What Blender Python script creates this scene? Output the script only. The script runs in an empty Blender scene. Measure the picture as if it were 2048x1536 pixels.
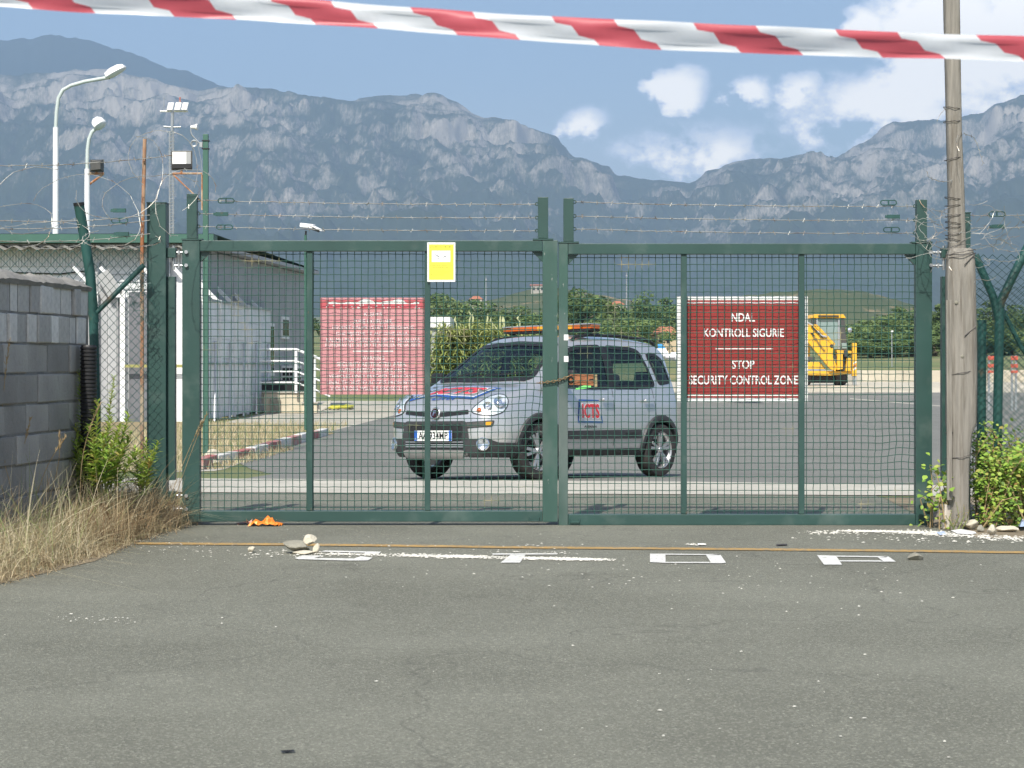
import bpy, bmesh, math, random
import numpy as np
from mathutils import Vector, Matrix
from mathutils.bvhtree import BVHTree
random.seed(11)
rng = np.random.default_rng(11)
scene = bpy.context.scene
COL = scene.collection
R = math.radians

# ------------------------------------------------------------ camera
F, CX, HY, EYE = 4000.0, 1024.0, 722.0, 1.20      # focal length and horizon in photograph pixels, eye height in metres
cam_d = bpy.data.cameras.new('camera'); cam = bpy.data.objects.new('camera', cam_d); COL.objects.link(cam)
cam.location = (0, 0, EYE); cam.rotation_euler = (R(90), 0, 0)
cam_d.sensor_width = 36; cam_d.lens = 36 * F / 2048; cam_d.shift_y = (HY - 768) / 2048
cam_d.clip_start = 0.1; cam_d.clip_end = 60000
cam_d.dof.use_dof = True; cam_d.dof.focus_distance = 24; cam_d.dof.aperture_fstop = 14
scene.camera = cam

# ------------------------------------------------------------ sky, sun, exposure
SUN_EL, SUN_AZ = R(48), R(14)                      # the sun stands behind the camera, 14 degrees to its left
world = bpy.data.worlds.new('World'); scene.world = world; world.use_nodes = True
nt = world.node_tree; nt.nodes.clear()
def N(t, **kw):
    n = nt.nodes.new(t)
    for k, v in kw.items(): setattr(n, k, v)
    return n
def setin(sock, v):
    if isinstance(v, bpy.types.NodeSocket): nt.links.new(v, sock)
    else: sock.default_value = v
def M(op, a, b=0.0, c=0.0, clamp=False):
    n = N('ShaderNodeMath', operation=op, use_clamp=clamp)
    setin(n.inputs[0], a); setin(n.inputs[1], b); setin(n.inputs[2], c)
    return n.outputs[0]
def smooth(v, lo, hi):
    n = N('ShaderNodeMapRange', interpolation_type='SMOOTHSTEP')
    setin(n.inputs[0], v); setin(n.inputs[1], lo); setin(n.inputs[2], hi); n.inputs[3].default_value = 0; n.inputs[4].default_value = 1
    return n.outputs[0]
sky = N('ShaderNodeTexSky', sky_type='NISHITA', sun_disc=False, sun_elevation=SUN_EL, sun_rotation=R(180) + SUN_AZ,
        altitude=50, air_density=1.0, dust_density=2.2, ozone_density=2.0)
tc = N('ShaderNodeTexCoord'); sep = N('ShaderNodeSeparateXYZ'); nt.links.new(tc.outputs['Generated'], sep.inputs[0])
az = M('ARCTAN2', sep.outputs[0], sep.outputs[1])                                  # azimuth from +Y, radians
el = M('ARCSINE', sep.outputs[2])
comb = N('ShaderNodeCombineXYZ'); setin(comb.inputs[0], az); setin(comb.inputs[1], M('MULTIPLY', el, 1.25))
def noise(scale, detail, rough=0.55, off=0.0):
    n = N('ShaderNodeTexNoise'); n.noise_dimensions = '3D'
    a = N('ShaderNodeVectorMath', operation='ADD'); nt.links.new(comb.outputs[0], a.inputs[0]); a.inputs[1].default_value = (off, off * 0.7, off)
    nt.links.new(a.outputs[0], n.inputs['Vector']); n.inputs['Scale'].default_value = scale; n.inputs['Detail'].default_value = detail
    n.inputs['Roughness'].default_value = rough
    return n.outputs['Fac']
n_big, n_puff, n_fine = noise(5.5, 4, 0.5, 3.1), noise(34, 8, 0.62, 1.7), noise(120, 5, 0.6, 0.3)
# cumulus: (azimuth, elevation of its base, half width, height, strength) in pixels of the photograph turned to angles
CL = [(1352, 205, 78, 80, 1.1), (1495, 208, 62, 56, 1.0), (1600, 205, 62, 66, 0.8), (1172, 262, 58, 56, 0.72), (1730, 95, 66, 90, 1.1), (1890, 190, 190, 270, 1.35),
      (2100, 170, 230, 260, 1.4), (1400, 320, 230, 90, 0.45), (1780, 270, 260, 150, 0.85), (2600, 200, 330, 220, 1.2), (-900, 260, 300, 180, 1.0)]
cov = None
wv = N('ShaderNodeCombineXYZ'); warp = M('MULTIPLY_ADD', n_puff, 0.034, -0.017); warp2 = M('MULTIPLY_ADD', n_fine, 0.008, -0.004)
setin(wv.inputs[0], M('ADD', az, warp)); setin(wv.inputs[1], M('ADD', el, M('ADD', warp, warp2)))
for px, py, hw, hh, st in CL:
    a0 = math.atan((px - CX) / F); e0 = math.atan((HY - py + hh * .29) / F)
    v1 = N('ShaderNodeVectorMath', operation='SUBTRACT'); nt.links.new(wv.outputs[0], v1.inputs[0]); v1.inputs[1].default_value = (a0, e0, 0)
    v2 = N('ShaderNodeVectorMath', operation='MULTIPLY'); nt.links.new(v1.outputs[0], v2.inputs[0]); v2.inputs[1].default_value = (F / hw, F / (hh * .71), 0)
    v3 = N('ShaderNodeVectorMath', operation='LENGTH'); nt.links.new(v2.outputs[0], v3.inputs[0])
    blob = M('MULTIPLY_ADD', v3.outputs['Value'], -st, st)
    cov = M('MAXIMUM', 0.0 if cov is None else cov, blob)
puffs = M('ADD', cov, M('MULTIPLY', M('SUBTRACT', n_puff, 0.52), M('MULTIPLY', M('MINIMUM', M('MULTIPLY', cov, 4.0), 1.0), 1.9)))
mask = smooth(puffs, 0.02, 0.21)
# low veil of thin cloud along the whole horizon
veil = M('MULTIPLY', smooth(el, 0.165, 0.06), M('MULTIPLY', smooth(n_big, 0.40, 0.66), 0.55))
shade = smooth(M('ADD', puffs, M('MULTIPLY', M('SUBTRACT', n_fine, 0.5), 0.35)), 0.08, 0.62)
ccol = N('ShaderNodeMix', data_type='RGBA'); setin(ccol.inputs[0], shade)
ccol.inputs[6].default_value = (0.40, 0.46, 0.56, 1); ccol.inputs[7].default_value = (1.0, 0.93, 0.82, 1)
bg_sky = N('ShaderNodeBackground'); nt.links.new(sky.outputs[0], bg_sky.inputs[0]); bg_sky.inputs[1].default_value = 0.125
bg_cl = N('ShaderNodeBackground'); nt.links.new(ccol.outputs[2], bg_cl.inputs[0]); bg_cl.inputs[1].default_value = 1.8
bg_v = N('ShaderNodeBackground'); bg_v.inputs[0].default_value = (0.62, 0.70, 0.82, 1); bg_v.inputs[1].default_value = 1.0
mx0 = N('ShaderNodeMixShader'); setin(mx0.inputs[0], veil); nt.links.new(bg_sky.outputs[0], mx0.inputs[1]); nt.links.new(bg_v.outputs[0], mx0.inputs[2])
mx1 = N('ShaderNodeMixShader'); setin(mx1.inputs[0], M('MULTIPLY', mask, 0.92)); nt.links.new(mx0.outputs[0], mx1.inputs[1]); nt.links.new(bg_cl.outputs[0], mx1.inputs[2])
world.cycles.sampling_method = 'MANUAL'; world.cycles.sample_map_resolution = 512
wout = N('ShaderNodeOutputWorld'); nt.links.new(mx1.outputs[0], wout.inputs[0])

sun_d = bpy.data.lights.new('sun', 'SUN'); sun_o = bpy.data.objects.new('sun', sun_d); COL.objects.link(sun_o)
sun_d.energy = 4.2; sun_d.angle = R(0.53); sun_d.color = (1.0, 0.95, 0.86)
SUNV = Vector((math.sin(SUN_AZ) * math.cos(SUN_EL), math.cos(SUN_AZ) * math.cos(SUN_EL), -math.sin(SUN_EL)))   # the way the light travels
sun_o.rotation_euler = SUNV.to_track_quat('-Z', 'Y').to_euler(); sun_o.location = (0, -20, 30)
scene.view_settings.view_transform = 'Standard'; scene.view_settings.look = 'None'
scene.view_settings.gamma = 1.0; scene.view_settings.use_curve_mapping = False
scene.view_settings.exposure = 0.38
scene.cycles.volume_bounces = 0; scene.cycles.max_bounces = 6; scene.cycles.diffuse_bounces = 2; scene.cycles.glossy_bounces = 4; scene.cycles.transparent_max_bounces = 24
scene.cycles.use_denoising = True
scene.cycles.use_adaptive_sampling = True; scene.cycles.adaptive_threshold = .02
scene.cycles.volume_max_steps = 64

# ------------------------------------------------------------ helpers
def P(px, py, D): return Vector(((px - CX) / F * D, D, EYE - (py - HY) / F * D))     # a point seen at a photograph pixel, D metres away
KN = [(-40, 0), (18.2, 0), (20.2, -.027), (25, -.219), (27.5, -.29), (80, -.30), (84, -.05), (87, .12), (105.5, .10), (106, .12), (112, .72), (140, .95), (200, 1.8), (400, 6),
      (1000, 16), (2500, 55), (4200, 95), (30000, 100)]
KY = [k[0] for k in KN]; KZ = [k[1] for k in KN]
def gz(y): return float(np.interp(y, KY, KZ))
def G(px, py):                                                                     # where the line of sight meets the ground
    lo, hi = 2.0, 400.0
    for _ in range(60):
        m = (lo + hi) / 2
        if EYE - (py - HY) / F * m > gz(m): lo = m
        else: hi = m
    return P(px, py, lo)

class MB:
    def __init__(s): s.v, s.f, s.mi = [], [], []
    def add(s, vs, fs, mi=0):
        b = len(s.v); s.v += [tuple(v) for v in vs]; s.f += [tuple(i + b for i in f) for f in fs]; s.mi += [mi] * len(fs); return s
    def box(s, x0, x1, y0, y1, z0, z1, mi=0):
        return s.add([(x0,y0,z0),(x1,y0,z0),(x1,y1,z0),(x0,y1,z0),(x0,y0,z1),(x1,y0,z1),(x1,y1,z1),(x0,y1,z1)],
                     [(3,2,1,0),(4,5,6,7),(0,1,5,4),(1,2,6,5),(2,3,7,6),(3,0,4,7)], mi)
    def obox(s, c, sz, mat=None, mi=0):
        mat = mat or Matrix.Identity(3); c = Vector(c); hx, hy, hz = sz[0]/2, sz[1]/2, sz[2]/2
        vs = [c + mat @ Vector(p) for p in ((-hx,-hy,-hz),(hx,-hy,-hz),(hx,hy,-hz),(-hx,hy,-hz),(-hx,-hy,hz),(hx,-hy,hz),(hx,hy,hz),(-hx,hy,hz))]
        return s.add(vs, [(3,2,1,0),(4,5,6,7),(0,1,5,4),(1,2,6,5),(2,3,7,6),(3,0,4,7)], mi)
    def bar(s, p, q, w, h=None, up=(0,0,1), mi=0):
        p, q = Vector(p), Vector(q); d = (q - p); L = d.length; d.normalize(); up = Vector(up)
        if abs(d.dot(up)) > .98: up = Vector((0,1,0))
        x = d.cross(up).normalized(); z = x.cross(d).normalized()
        return s.obox((p + q) / 2, (w, L, h or w), Matrix((x, d, z)).transposed(), mi)
    def tube(s, pts, r, n=6, mi=0, cap=True, closed=False):
        pts = [Vector(p) for p in pts]; k = len(pts); rr = r if isinstance(r, (list, tuple)) else [r] * k
        prev = None; rings = []
        for i, p in enumerate(pts):
            a = pts[(i - 1) % k] if (closed or i) else p; b = pts[(i + 1) % k] if (closed or i < k - 1) else p
            d = (b - a)
            d = d.normalized() if d.length > 1e-9 else Vector((0,0,1))
            if prev is None:
                u = Vector((0,0,1)) if abs(d.z) < .9 else Vector((1,0,0)); x = d.cross(u).normalized()
            else:
                x = (prev - d * prev.dot(d)); x = x.normalized() if x.length > 1e-6 else d.orthogonal().normalized()
            prev = x; y = d.cross(x)
            rings.append([p + (x * math.cos(2*math.pi*j/n) + y * math.sin(2*math.pi*j/n)) * rr[i] for j in range(n)])
        vs = [v for rg in rings for v in rg]; fs = []
        for i in range(k if closed else k - 1):
            i2 = (i + 1) % k
            for j in range(n):
                j2 = (j + 1) % n; fs.append((i*n+j, i*n+j2, i2*n+j2, i2*n+j))
        if cap and not closed:
            fs.append(tuple(reversed(range(n)))); fs.append(tuple(range((k-1)*n, k*n)))
        return s.add(vs, fs, mi)
    def prism(s, poly, fn, t0, t1, mi=0):                                          # fn(a, b, t) -> point
        n = len(poly); vs = [fn(a, b, t0) for a, b in poly] + [fn(a, b, t1) for a, b in poly]
        fs = [tuple(range(n)), tuple(reversed(range(n, 2*n)))] + [(i, i+n, (i+1)%n+n, (i+1)%n) for i in range(n)]
        return s.add(vs, fs, mi)
    def lathe(s, prof, n=24, org=(0,0,0), ax=(0,0,1), mi=0, a0=0, a1=2*math.pi):
        ax = Vector(ax).normalized(); u = ax.orthogonal().normalized(); w = ax.cross(u); org = Vector(org)
        full = abs(a1 - a0 - 2*math.pi) < 1e-6; m = n if full else n + 1; k = len(prof); vs = []
        for j in range(m):
            t = a0 + (a1 - a0) * j / n; d = u * math.cos(t) + w * math.sin(t)
            for r, h in prof: vs.append(org + d * r + ax * h)
        fs = []
        for j in range(n):
            j2 = (j + 1) % m
            for i in range(k - 1): fs.append((j*k+i, j2*k+i, j2*k+i+1, j*k+i+1))
        return s.add(vs, fs, mi)
    def ball(s, c, r, n=8, k=6, sc=(1,1,1), mi=0):
        c = Vector(c); prof = [(max(1e-4, math.sin(math.pi*i/k)) * r, -math.cos(math.pi*i/k) * r) for i in range(k+1)]
        b = len(s.v); s.lathe(prof, n, (0,0,0), (0,0,1), mi)
        for i in range(b, len(s.v)): v = s.v[i]; s.v[i] = (c.x + v[0]*sc[0], c.y + v[1]*sc[1], c.z + v[2]*sc[2])
        return s
    def build(s, name, mats, parent=None, smooth=False, local=False, bevel=0.0, base=None):
        if not isinstance(mats, (list, tuple)): mats = [mats]
        me = bpy.data.meshes.new(name); vs = np.array(s.v, dtype=np.float64).reshape(-1, 3)
        off = Vector((0,0,0))
        if parent is None and not local:
            off = Vector(base) if base is not None else Vector(((vs[:,0].min()+vs[:,0].max())/2, (vs[:,1].min()+vs[:,1].max())/2, vs[:,2].min()))
        elif parent is not None and not local: off = ORG.get(parent.name, Vector((0,0,0)))
        me.from_pydata((vs - np.array(off)).tolist(), [], s.f)
        for m in mats: me.materials.append(m)
        if len(mats) > 1: me.polygons.foreach_set('material_index', s.mi)
        bm = bmesh.new(); bm.from_mesh(me)
        bmesh.ops.recalc_face_normals(bm, faces=bm.faces[:])
        if bevel: bmesh.ops.bevel(bm, geom=[e for e in bm.edges if len(e.link_faces) == 2 and e.calc_face_angle(0) > .6], offset=bevel, segments=2, profile=.6, affect='EDGES')
        bm.to_mesh(me); bm.free()
        if smooth: me.polygons.foreach_set('use_smooth', [True] * len(me.polygons)); smooth_angle(me)
        me.update()
        o = bpy.data.objects.new(name, me); COL.objects.link(o); o.parent = parent
        if parent is None and not local: o.location = off
        return o
def smooth_angle(me, ang=0.7):
    bm = bmesh.new(); bm.from_mesh(me)
    for e in bm.edges:
        if len(e.link_faces) == 2 and e.calc_face_angle(0) > ang: e.smooth = False
    bm.to_mesh(me); bm.free()
ORG = {}
def tag(o, label=None, cat=None, group=None, kind=None):
    if label: o['label'] = label
    if cat: o['category'] = cat
    if group: o['group'] = group
    if kind: o['kind'] = kind
    return o
def thing(name, loc, label, cat, group=None, kind=None, rot=None, world_children=True):
    o = bpy.data.objects.new(name, None); COL.objects.link(o); o.location = loc; o.empty_display_size = .1
    if rot is not None: o.rotation_euler = rot
    elif world_children: ORG[o.name] = Vector(loc)
    return tag(o, label, cat, group, kind)
def copy_tree(o, parent=None):
    c = o.copy(); COL.objects.link(c); c.parent = parent
    for ch in list(o.children): copy_tree(ch, c)
    return c
def mesh_np(name, vs, fs, mats, parent=None, tint=None, smooth=False, loc=None, local=True):
    """fast builder: vs (n,3), fs (m,k) arrays; tint (n,) 0..1 per vertex"""
    me = bpy.data.meshes.new(name); vs = np.asarray(vs, np.float32); fs = np.asarray(fs, np.int32); k = fs.shape[1]
    if loc is not None: vs = vs - np.array(loc, np.float32)
    me.vertices.add(len(vs)); me.vertices.foreach_set('co', vs.ravel())
    me.loops.add(fs.size); me.loops.foreach_set('vertex_index', fs.ravel())
    me.polygons.add(len(fs)); me.polygons.foreach_set('loop_start', np.arange(0, fs.size, k, dtype=np.int32))
    me.update(calc_edges=True)
    if smooth: me.polygons.foreach_set('use_smooth', np.ones(len(fs), bool))
    if tint is not None:
        at = me.attributes.new('tint', 'FLOAT', 'POINT'); at.data.foreach_set('value', np.asarray(tint, np.float32))
    for m in (mats if isinstance(mats, (list, tuple)) else [mats]): me.materials.append(m)
    o = bpy.data.objects.new(name, me); COL.objects.link(o); o.parent = parent
    if loc is not None and parent is None: o.location = loc
    return o
def hsh(ix, iy, seed):
    h = (ix.astype(np.int64) * 374761393 + iy.astype(np.int64) * 668265263 + seed * 1442695041) & 0xffffffff
    h = ((h ^ (h >> 13)) * 1274126177) & 0xffffffff
    return ((h ^ (h >> 16)) & 0xffff) / 65535.0
def perlin(x, y, seed=0):
    ix, iy = np.floor(x), np.floor(y); fx, fy = x - ix, y - iy
    u, w = fx*fx*fx*(fx*(fx*6-15)+10), fy*fy*fy*(fy*(fy*6-15)+10)
    def g(dx, dy):
        a = hsh(ix+dx, iy+dy, seed) * 2 * np.pi
        return np.cos(a) * (fx-dx) + np.sin(a) * (fy-dy)
    return ((g(0,0)*(1-u)+g(1,0)*u)*(1-w) + (g(0,1)*(1-u)+g(1,1)*u)*w) * 1.5
def fbm(x, y, oct=4, seed=0, gain=.5):
    s = 0; a = 1; t = 0
    for i in range(oct): s = s + a * perlin(x * 2**i, y * 2**i, seed + i*7); t += a; a *= gain
    return s / t
def ridged(x, y, oct=4, seed=0):
    s = 0; a = 1; t = 0
    for i in range(oct): s = s + a * (1 - np.abs(perlin(x * 2**i, y * 2**i, seed + i*5)) * 2); t += a; a *= .5
    return s / t

# ------------------------------------------------------------ materials
def mat(name, col, rough=.6, metal=0.0, var=.12, vscale=3.0, col2=None, c2scale=2.0, c2lo=.55, c2hi=.7, bump=0.0, bscale=60.0, spec=.5, coat=0.0, tint=None, trans=0.0,
        objrand=0.0, stretch=None, col3=None, c3scale=14.0, c3lo=.66, c3hi=.72):
    m = bpy.data.materials.new(name); m.use_nodes = True; t = m.node_tree; t.nodes.clear(); L = t.links.new
    out = t.nodes.new('ShaderNodeOutputMaterial'); b = t.nodes.new('ShaderNodeBsdfPrincipled')
    b.inputs['Roughness'].default_value = rough; b.inputs['Metallic'].default_value = metal; b.inputs['Specular IOR Level'].default_value = spec
    if coat: b.inputs['Coat Weight'].default_value = coat; b.inputs['Coat Roughness'].default_value = .05
    tcn = t.nodes.new('ShaderNodeTexCoord'); vec = tcn.outputs['Object']
    if stretch:
        mp = t.nodes.new('ShaderNodeMapping'); mp.inputs['Scale'].default_value = stretch; L(vec, mp.inputs[0]); vec = mp.outputs[0]
    def nz(sc, det=5, ro=.6, w=0):
        n = t.nodes.new('ShaderNodeTexNoise'); n.inputs['Scale'].default_value = sc * (1 + .013 * w); n.inputs['Detail'].default_value = min(det, 4); n.inputs['Roughness'].default_value = ro
        L(vec, n.inputs['Vector']); return n.outputs['Fac']
    def mix(f, a, bb, mode='MIX'):
        n = t.nodes.new('ShaderNodeMix'); n.data_type = 'RGBA'; n.blend_type = mode
        for s_, v in ((n.inputs[0], f), (n.inputs[6], a), (n.inputs[7], bb)):
            if isinstance(v, bpy.types.NodeSocket): L(v, s_)
            elif isinstance(v, (int, float)): s_.default_value = v
            else: s_.default_value = (*v, 1) if len(v) == 3 else v
        return n.outputs[2]
    c = col
    if tint:                                                                     # list of colours along the per-vertex tint
        at = t.nodes.new('ShaderNodeAttribute'); at.attribute_name = 'tint'; cr = t.nodes.new('ShaderNodeValToRGB')
        cr.color_ramp.elements[0].color = (*tint[0], 1); cr.color_ramp.elements[1].color = (*tint[-1], 1)
        for i in range(1, len(tint) - 1): e = cr.color_ramp.elements.new(i / (len(tint) - 1)); e.color = (*tint[i], 1)
        L(at.outputs['Fac'], cr.inputs[0]); c = cr.outputs[0]
    if col2 is not None:
        mr = t.nodes.new('ShaderNodeMapRange'); L(nz(c2scale, 6, .65, 3.3), mr.inputs[0]); mr.inputs[1].default_value = c2lo; mr.inputs[2].default_value = c2hi
        c = mix(mr.outputs[0], c, col2)
    if col3 is not None:
        mr = t.nodes.new('ShaderNodeMapRange'); L(nz(c3scale, 4, .7, 12.4), mr.inputs[0]); mr.inputs[1].default_value = c3lo; mr.inputs[2].default_value = c3hi
        c = mix(mr.outputs[0], c, col3)
    if var:
        mr = t.nodes.new('ShaderNodeMapRange'); L(nz(vscale, 6, .6, .7), mr.inputs[0]); mr.inputs[1].default_value = .3; mr.inputs[2].default_value = .7
        mr.inputs[3].default_value = 1 - var; mr.inputs[4].default_value = 1 + var
        n = t.nodes.new('ShaderNodeVectorMath'); n.operation = 'SCALE'
        if isinstance(c, bpy.types.NodeSocket): L(c, n.inputs[0])
        else: n.inputs[0].default_value = c
        L(mr.outputs[0], n.inputs['Scale']); c = n.outputs[0]
        mr2 = t.nodes.new('ShaderNodeMapRange'); L(nz(vscale * 2.3, 4, .6, 5.7), mr2.inputs[0]); mr2.inputs[3].default_value = max(.02, rough - .12); mr2.inputs[4].default_value = min(1, rough + .12)
        L(mr2.outputs[0], b.inputs['Roughness'])
    if objrand:
        oi = t.nodes.new('ShaderNodeObjectInfo'); mr = t.nodes.new('ShaderNodeMapRange'); L(oi.outputs['Random'], mr.inputs[0]); mr.inputs[3].default_value = 1 - objrand; mr.inputs[4].default_value = 1 + objrand
        n = t.nodes.new('ShaderNodeVectorMath'); n.operation = 'SCALE'
        if isinstance(c, bpy.types.NodeSocket): L(c, n.inputs[0])
        else: n.inputs[0].default_value = c
        L(mr.outputs[0], n.inputs['Scale']); c = n.outputs[0]
    if isinstance(c, bpy.types.NodeSocket): L(c, b.inputs['Base Color'])
    else: b.inputs['Base Color'].default_value = (*c, 1)
    if bump:
        bp = t.nodes.new('ShaderNodeBump'); bp.inputs['Strength'].default_value = bump; bp.inputs['Distance'].default_value = .02; L(nz(bscale, 5, .65, 9.1), bp.inputs['Height']); L(bp.outputs[0], b.inputs['Normal'])
    if trans:
        tl = t.nodes.new('ShaderNodeBsdfTranslucent'); ms = t.nodes.new('ShaderNodeMixShader'); ms.inputs[0].default_value = trans
        if isinstance(c, bpy.types.NodeSocket): L(c, tl.inputs[0])
        else: tl.inputs[0].default_value = (*c, 1)
        L(b.outputs[0], ms.inputs[1]); L(tl.outputs[0], ms.inputs[2]); L(ms.outputs[0], out.inputs[0])
    else: L(b.outputs[0], out.inputs[0])
    return m
def glass(name, col, refl=.9, tintf=.75):
    m = bpy.data.materials.new(name); m.use_nodes = True; t = m.node_tree; t.nodes.clear(); L = t.links.new
    out = t.nodes.new('ShaderNodeOutputMaterial'); tr = t.nodes.new('ShaderNodeBsdfTransparent'); gl = t.nodes.new('ShaderNodeBsdfGlossy'); ms = t.nodes.new('ShaderNodeMixShader')
    lw_ = t.nodes.new('ShaderNodeLayerWeight'); pw = t.nodes.new('ShaderNodeMath'); pw.operation = 'POWER'; pw.inputs[1].default_value = 4.5; L(lw_.outputs['Facing'], pw.inputs[0]); fr = t.nodes.new('ShaderNodeMath'); fr.operation = 'MULTIPLY_ADD'; fr.inputs[1].default_value = .85; fr.inputs[2].default_value = .045; L(pw.outputs[0], fr.inputs[0]); tr.inputs[0].default_value = (*col, 1); gl.inputs['Roughness'].default_value = .03; gl.inputs['Color'].default_value = (refl,)*3 + (1,)
    L(fr.outputs[0], ms.inputs[0]); L(tr.outputs[0], ms.inputs[1]); L(gl.outputs[0], ms.inputs[2]); L(ms.outputs[0], out.inputs[0]); return m

GREEN = (.024, .064, .055)
m_gate = mat('gate_green_paint', GREEN, .42, 0, .14, 2.0, col2=(.085, .125, .110), c2scale=2.4, c2lo=.54, c2hi=.80, bump=.08, bscale=70, col3=(.13, .085, .055), c3scale=11, c3lo=.70, c3hi=.76)
m_gate_worn = mat('worn_green_paint', (.030, .078, .062), .5, 0, .2, 3, col2=(.12, .15, .14), c2scale=1.9, c2lo=.47, c2hi=.74, bump=.08, bscale=80, stretch=(1, 1, .45), col3=(.30, .31, .29), c3scale=16, c3lo=.66, c3hi=.72)
m_mesh = mat('mesh_wire_green', (.028, .090, .066), .5, 0, .15, 2, col2=(.40, .33, .18), c2scale=.9, c2lo=.58, c2hi=.64)
m_chain = mat('chainlink_green', (.016, .070, .062), .5, 0, .3, 4, col2=(.10, .075, .045), c2scale=5, c2lo=.58, c2hi=.72)
m_wire = mat('galvanised_wire', (.42, .42, .38), .45, .5, .25, 6, col2=(.20, .12, .07), c2scale=7, c2lo=.5, c2hi=.68)
m_darkwire = mat('dark_old_wire', (.07, .065, .06), .6, .4, .3, 8)
m_rust = mat('rusty_chain', (.22, .15, .08), .65, .5, .4, 40, col2=(.36, .28, .16), c2scale=60, bump=.2, bscale=200)
m_rustpole = mat('rusty_pole', (.42, .34, .24), .7, .1, .3, 6, col2=(.30, .12, .05), c2scale=4, c2lo=.42, c2hi=.58, stretch=(1, 1, .4))
m_white = mat('white_paint', (.74, .75, .74), .45, 0, .07, 3)
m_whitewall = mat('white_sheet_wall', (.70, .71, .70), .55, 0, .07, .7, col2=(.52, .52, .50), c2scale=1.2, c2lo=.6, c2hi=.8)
m_greysheet = mat('grey_sheet', (.36, .37, .38), .5, 0, .08, 1.2)
m_galv = mat('galvanised_steel', (.40, .42, .43), .4, .6, .12, 3)
m_black = mat('black_plastic', (.012, .012, .013), .5, 0, .2, 6)
m_rubber = mat('rubber', (.022, .021, .020), .8, 0, .25, 12, col2=(.07, .06, .05), c2scale=7, c2lo=.5, c2hi=.8)
m_darkglass = mat('dark_glass', (.02, .025, .03), .06, 0, .05, 2, spec=.6)
m_concrete = mat('concrete', (.40, .38, .33), .85, 0, .14, 2.2, col2=(.27, .26, .23), c2scale=3, c2lo=.55, c2hi=.75, bump=.25, bscale=40)
m_stone = mat('pale_stone', (.52, .48, .38), .9, 0, .2, 9, col2=(.34, .30, .22), c2scale=7, bump=.5, bscale=28)
m_stone_dark = mat('grey_stone', (.26, .25, .20), .9, 0, .25, 9, col2=(.15, .14, .11), c2scale=7, bump=.5, bscale=28)
m_red_sign = mat('red_sign_face', (.25, .026, .022), .45, 0, .08, 3, col2=(.32, .06, .05), c2scale=3, c2lo=.6, c2hi=.8)
m_pink_sign = mat('faded_red_sign_face', (.55, .25, .265), .5, 0, .06, 5, col2=(.59, .29, .30), c2scale=4)
m_white_print = mat('white_lettering', (.80, .80, .78), .5, 0, .04, 20)
m_faded_print = mat('faded_lettering', (.78, .70, .69), .5, 0, .06, 20)
m_yellow_notice = mat('yellow_notice', (.80, .75, .07), .4, 0, .05, 9)
m_ink = mat('dark_print', (.20, .19, .05), .6, 0, .1, 30)
m_greyink = mat('grey_print', (.25, .28, .27), .6, 0, .1, 30)

# ------------------------------------------------------------ lettering (turned into meshes before the scene grows)
def text_np(s, bold=0.0, shear=0.0, res=3):
    cu = bpy.data.curves.new('text', 'FONT'); cu.body = s; cu.size = 1; cu.offset = bold; cu.shear = shear; cu.resolution_u = res; cu.fill_mode = 'FRONT'
    o = bpy.data.objects.new('text', cu); COL.objects.link(o)
    dg = bpy.context.evaluated_depsgraph_get(); me = bpy.data.meshes.new_from_object(o.evaluated_get(dg))
    vs = np.array([v.co[:2] for v in me.vertices]); fs = [tuple(p.vertices) for p in me.polygons]
    bpy.data.objects.remove(o); bpy.data.curves.remove(cu); bpy.data.meshes.remove(me)
    lo, hi = vs.min(0), vs.max(0)
    return (vs - lo) / (hi - lo), fs                                              # unit box
LT = ['KUJDES', 'ZONE E KUFIZUAR.', 'LEJOHET KALIMI VETEM I PERSONAVE', 'DHE MJETEVE TE AUTORIZUARA.', 'KALIMI I PAAUTORIZUAR ESHTE I NDALUAR.', 'KUNDRAVAJTESIT DO TE NDIQEN PENALISHT.',
      'WARNING', 'SECURITY RESTRICTED AREA.', 'AUTHORIZED PERSONS AND', 'VEHICLES ONLY BEYOND THIS POINT.', 'UNAUTHORIZED ACCESS PROHIBITED.', 'VIOLATORS WILL BE PROSECUTED.',
      'NDAL', 'KONTROLL SIGURIE', 'STOP', 'SECURITY CONTROL ZONE', 'ALBANIA', 'AA 934MP', 'AL', 'L', 'M', 'Midpoznok', 'ZONE E MONITORUAR ME KAMERA', 'F', 'PANDA']
TXT = {s: text_np(s, .016 if s in LT[12:16] else .004 if s not in ('Midpoznok', 'AA 934MP', 'ALBANIA') else .02, .3 if s in ('ALBANIA', 'Midpoznok') else 0) for s in LT}
TXT['ICTS'] = text_np('ICTS', .035)
def put_text(mb, s, fn, a0, a1, b0, b1, mi=0):
    vs, fs = TXT[s]; mb.add([fn(a0 + (a1 - a0) * x, b0 + (b1 - b0) * y) for x, y in vs], fs, mi)
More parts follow.
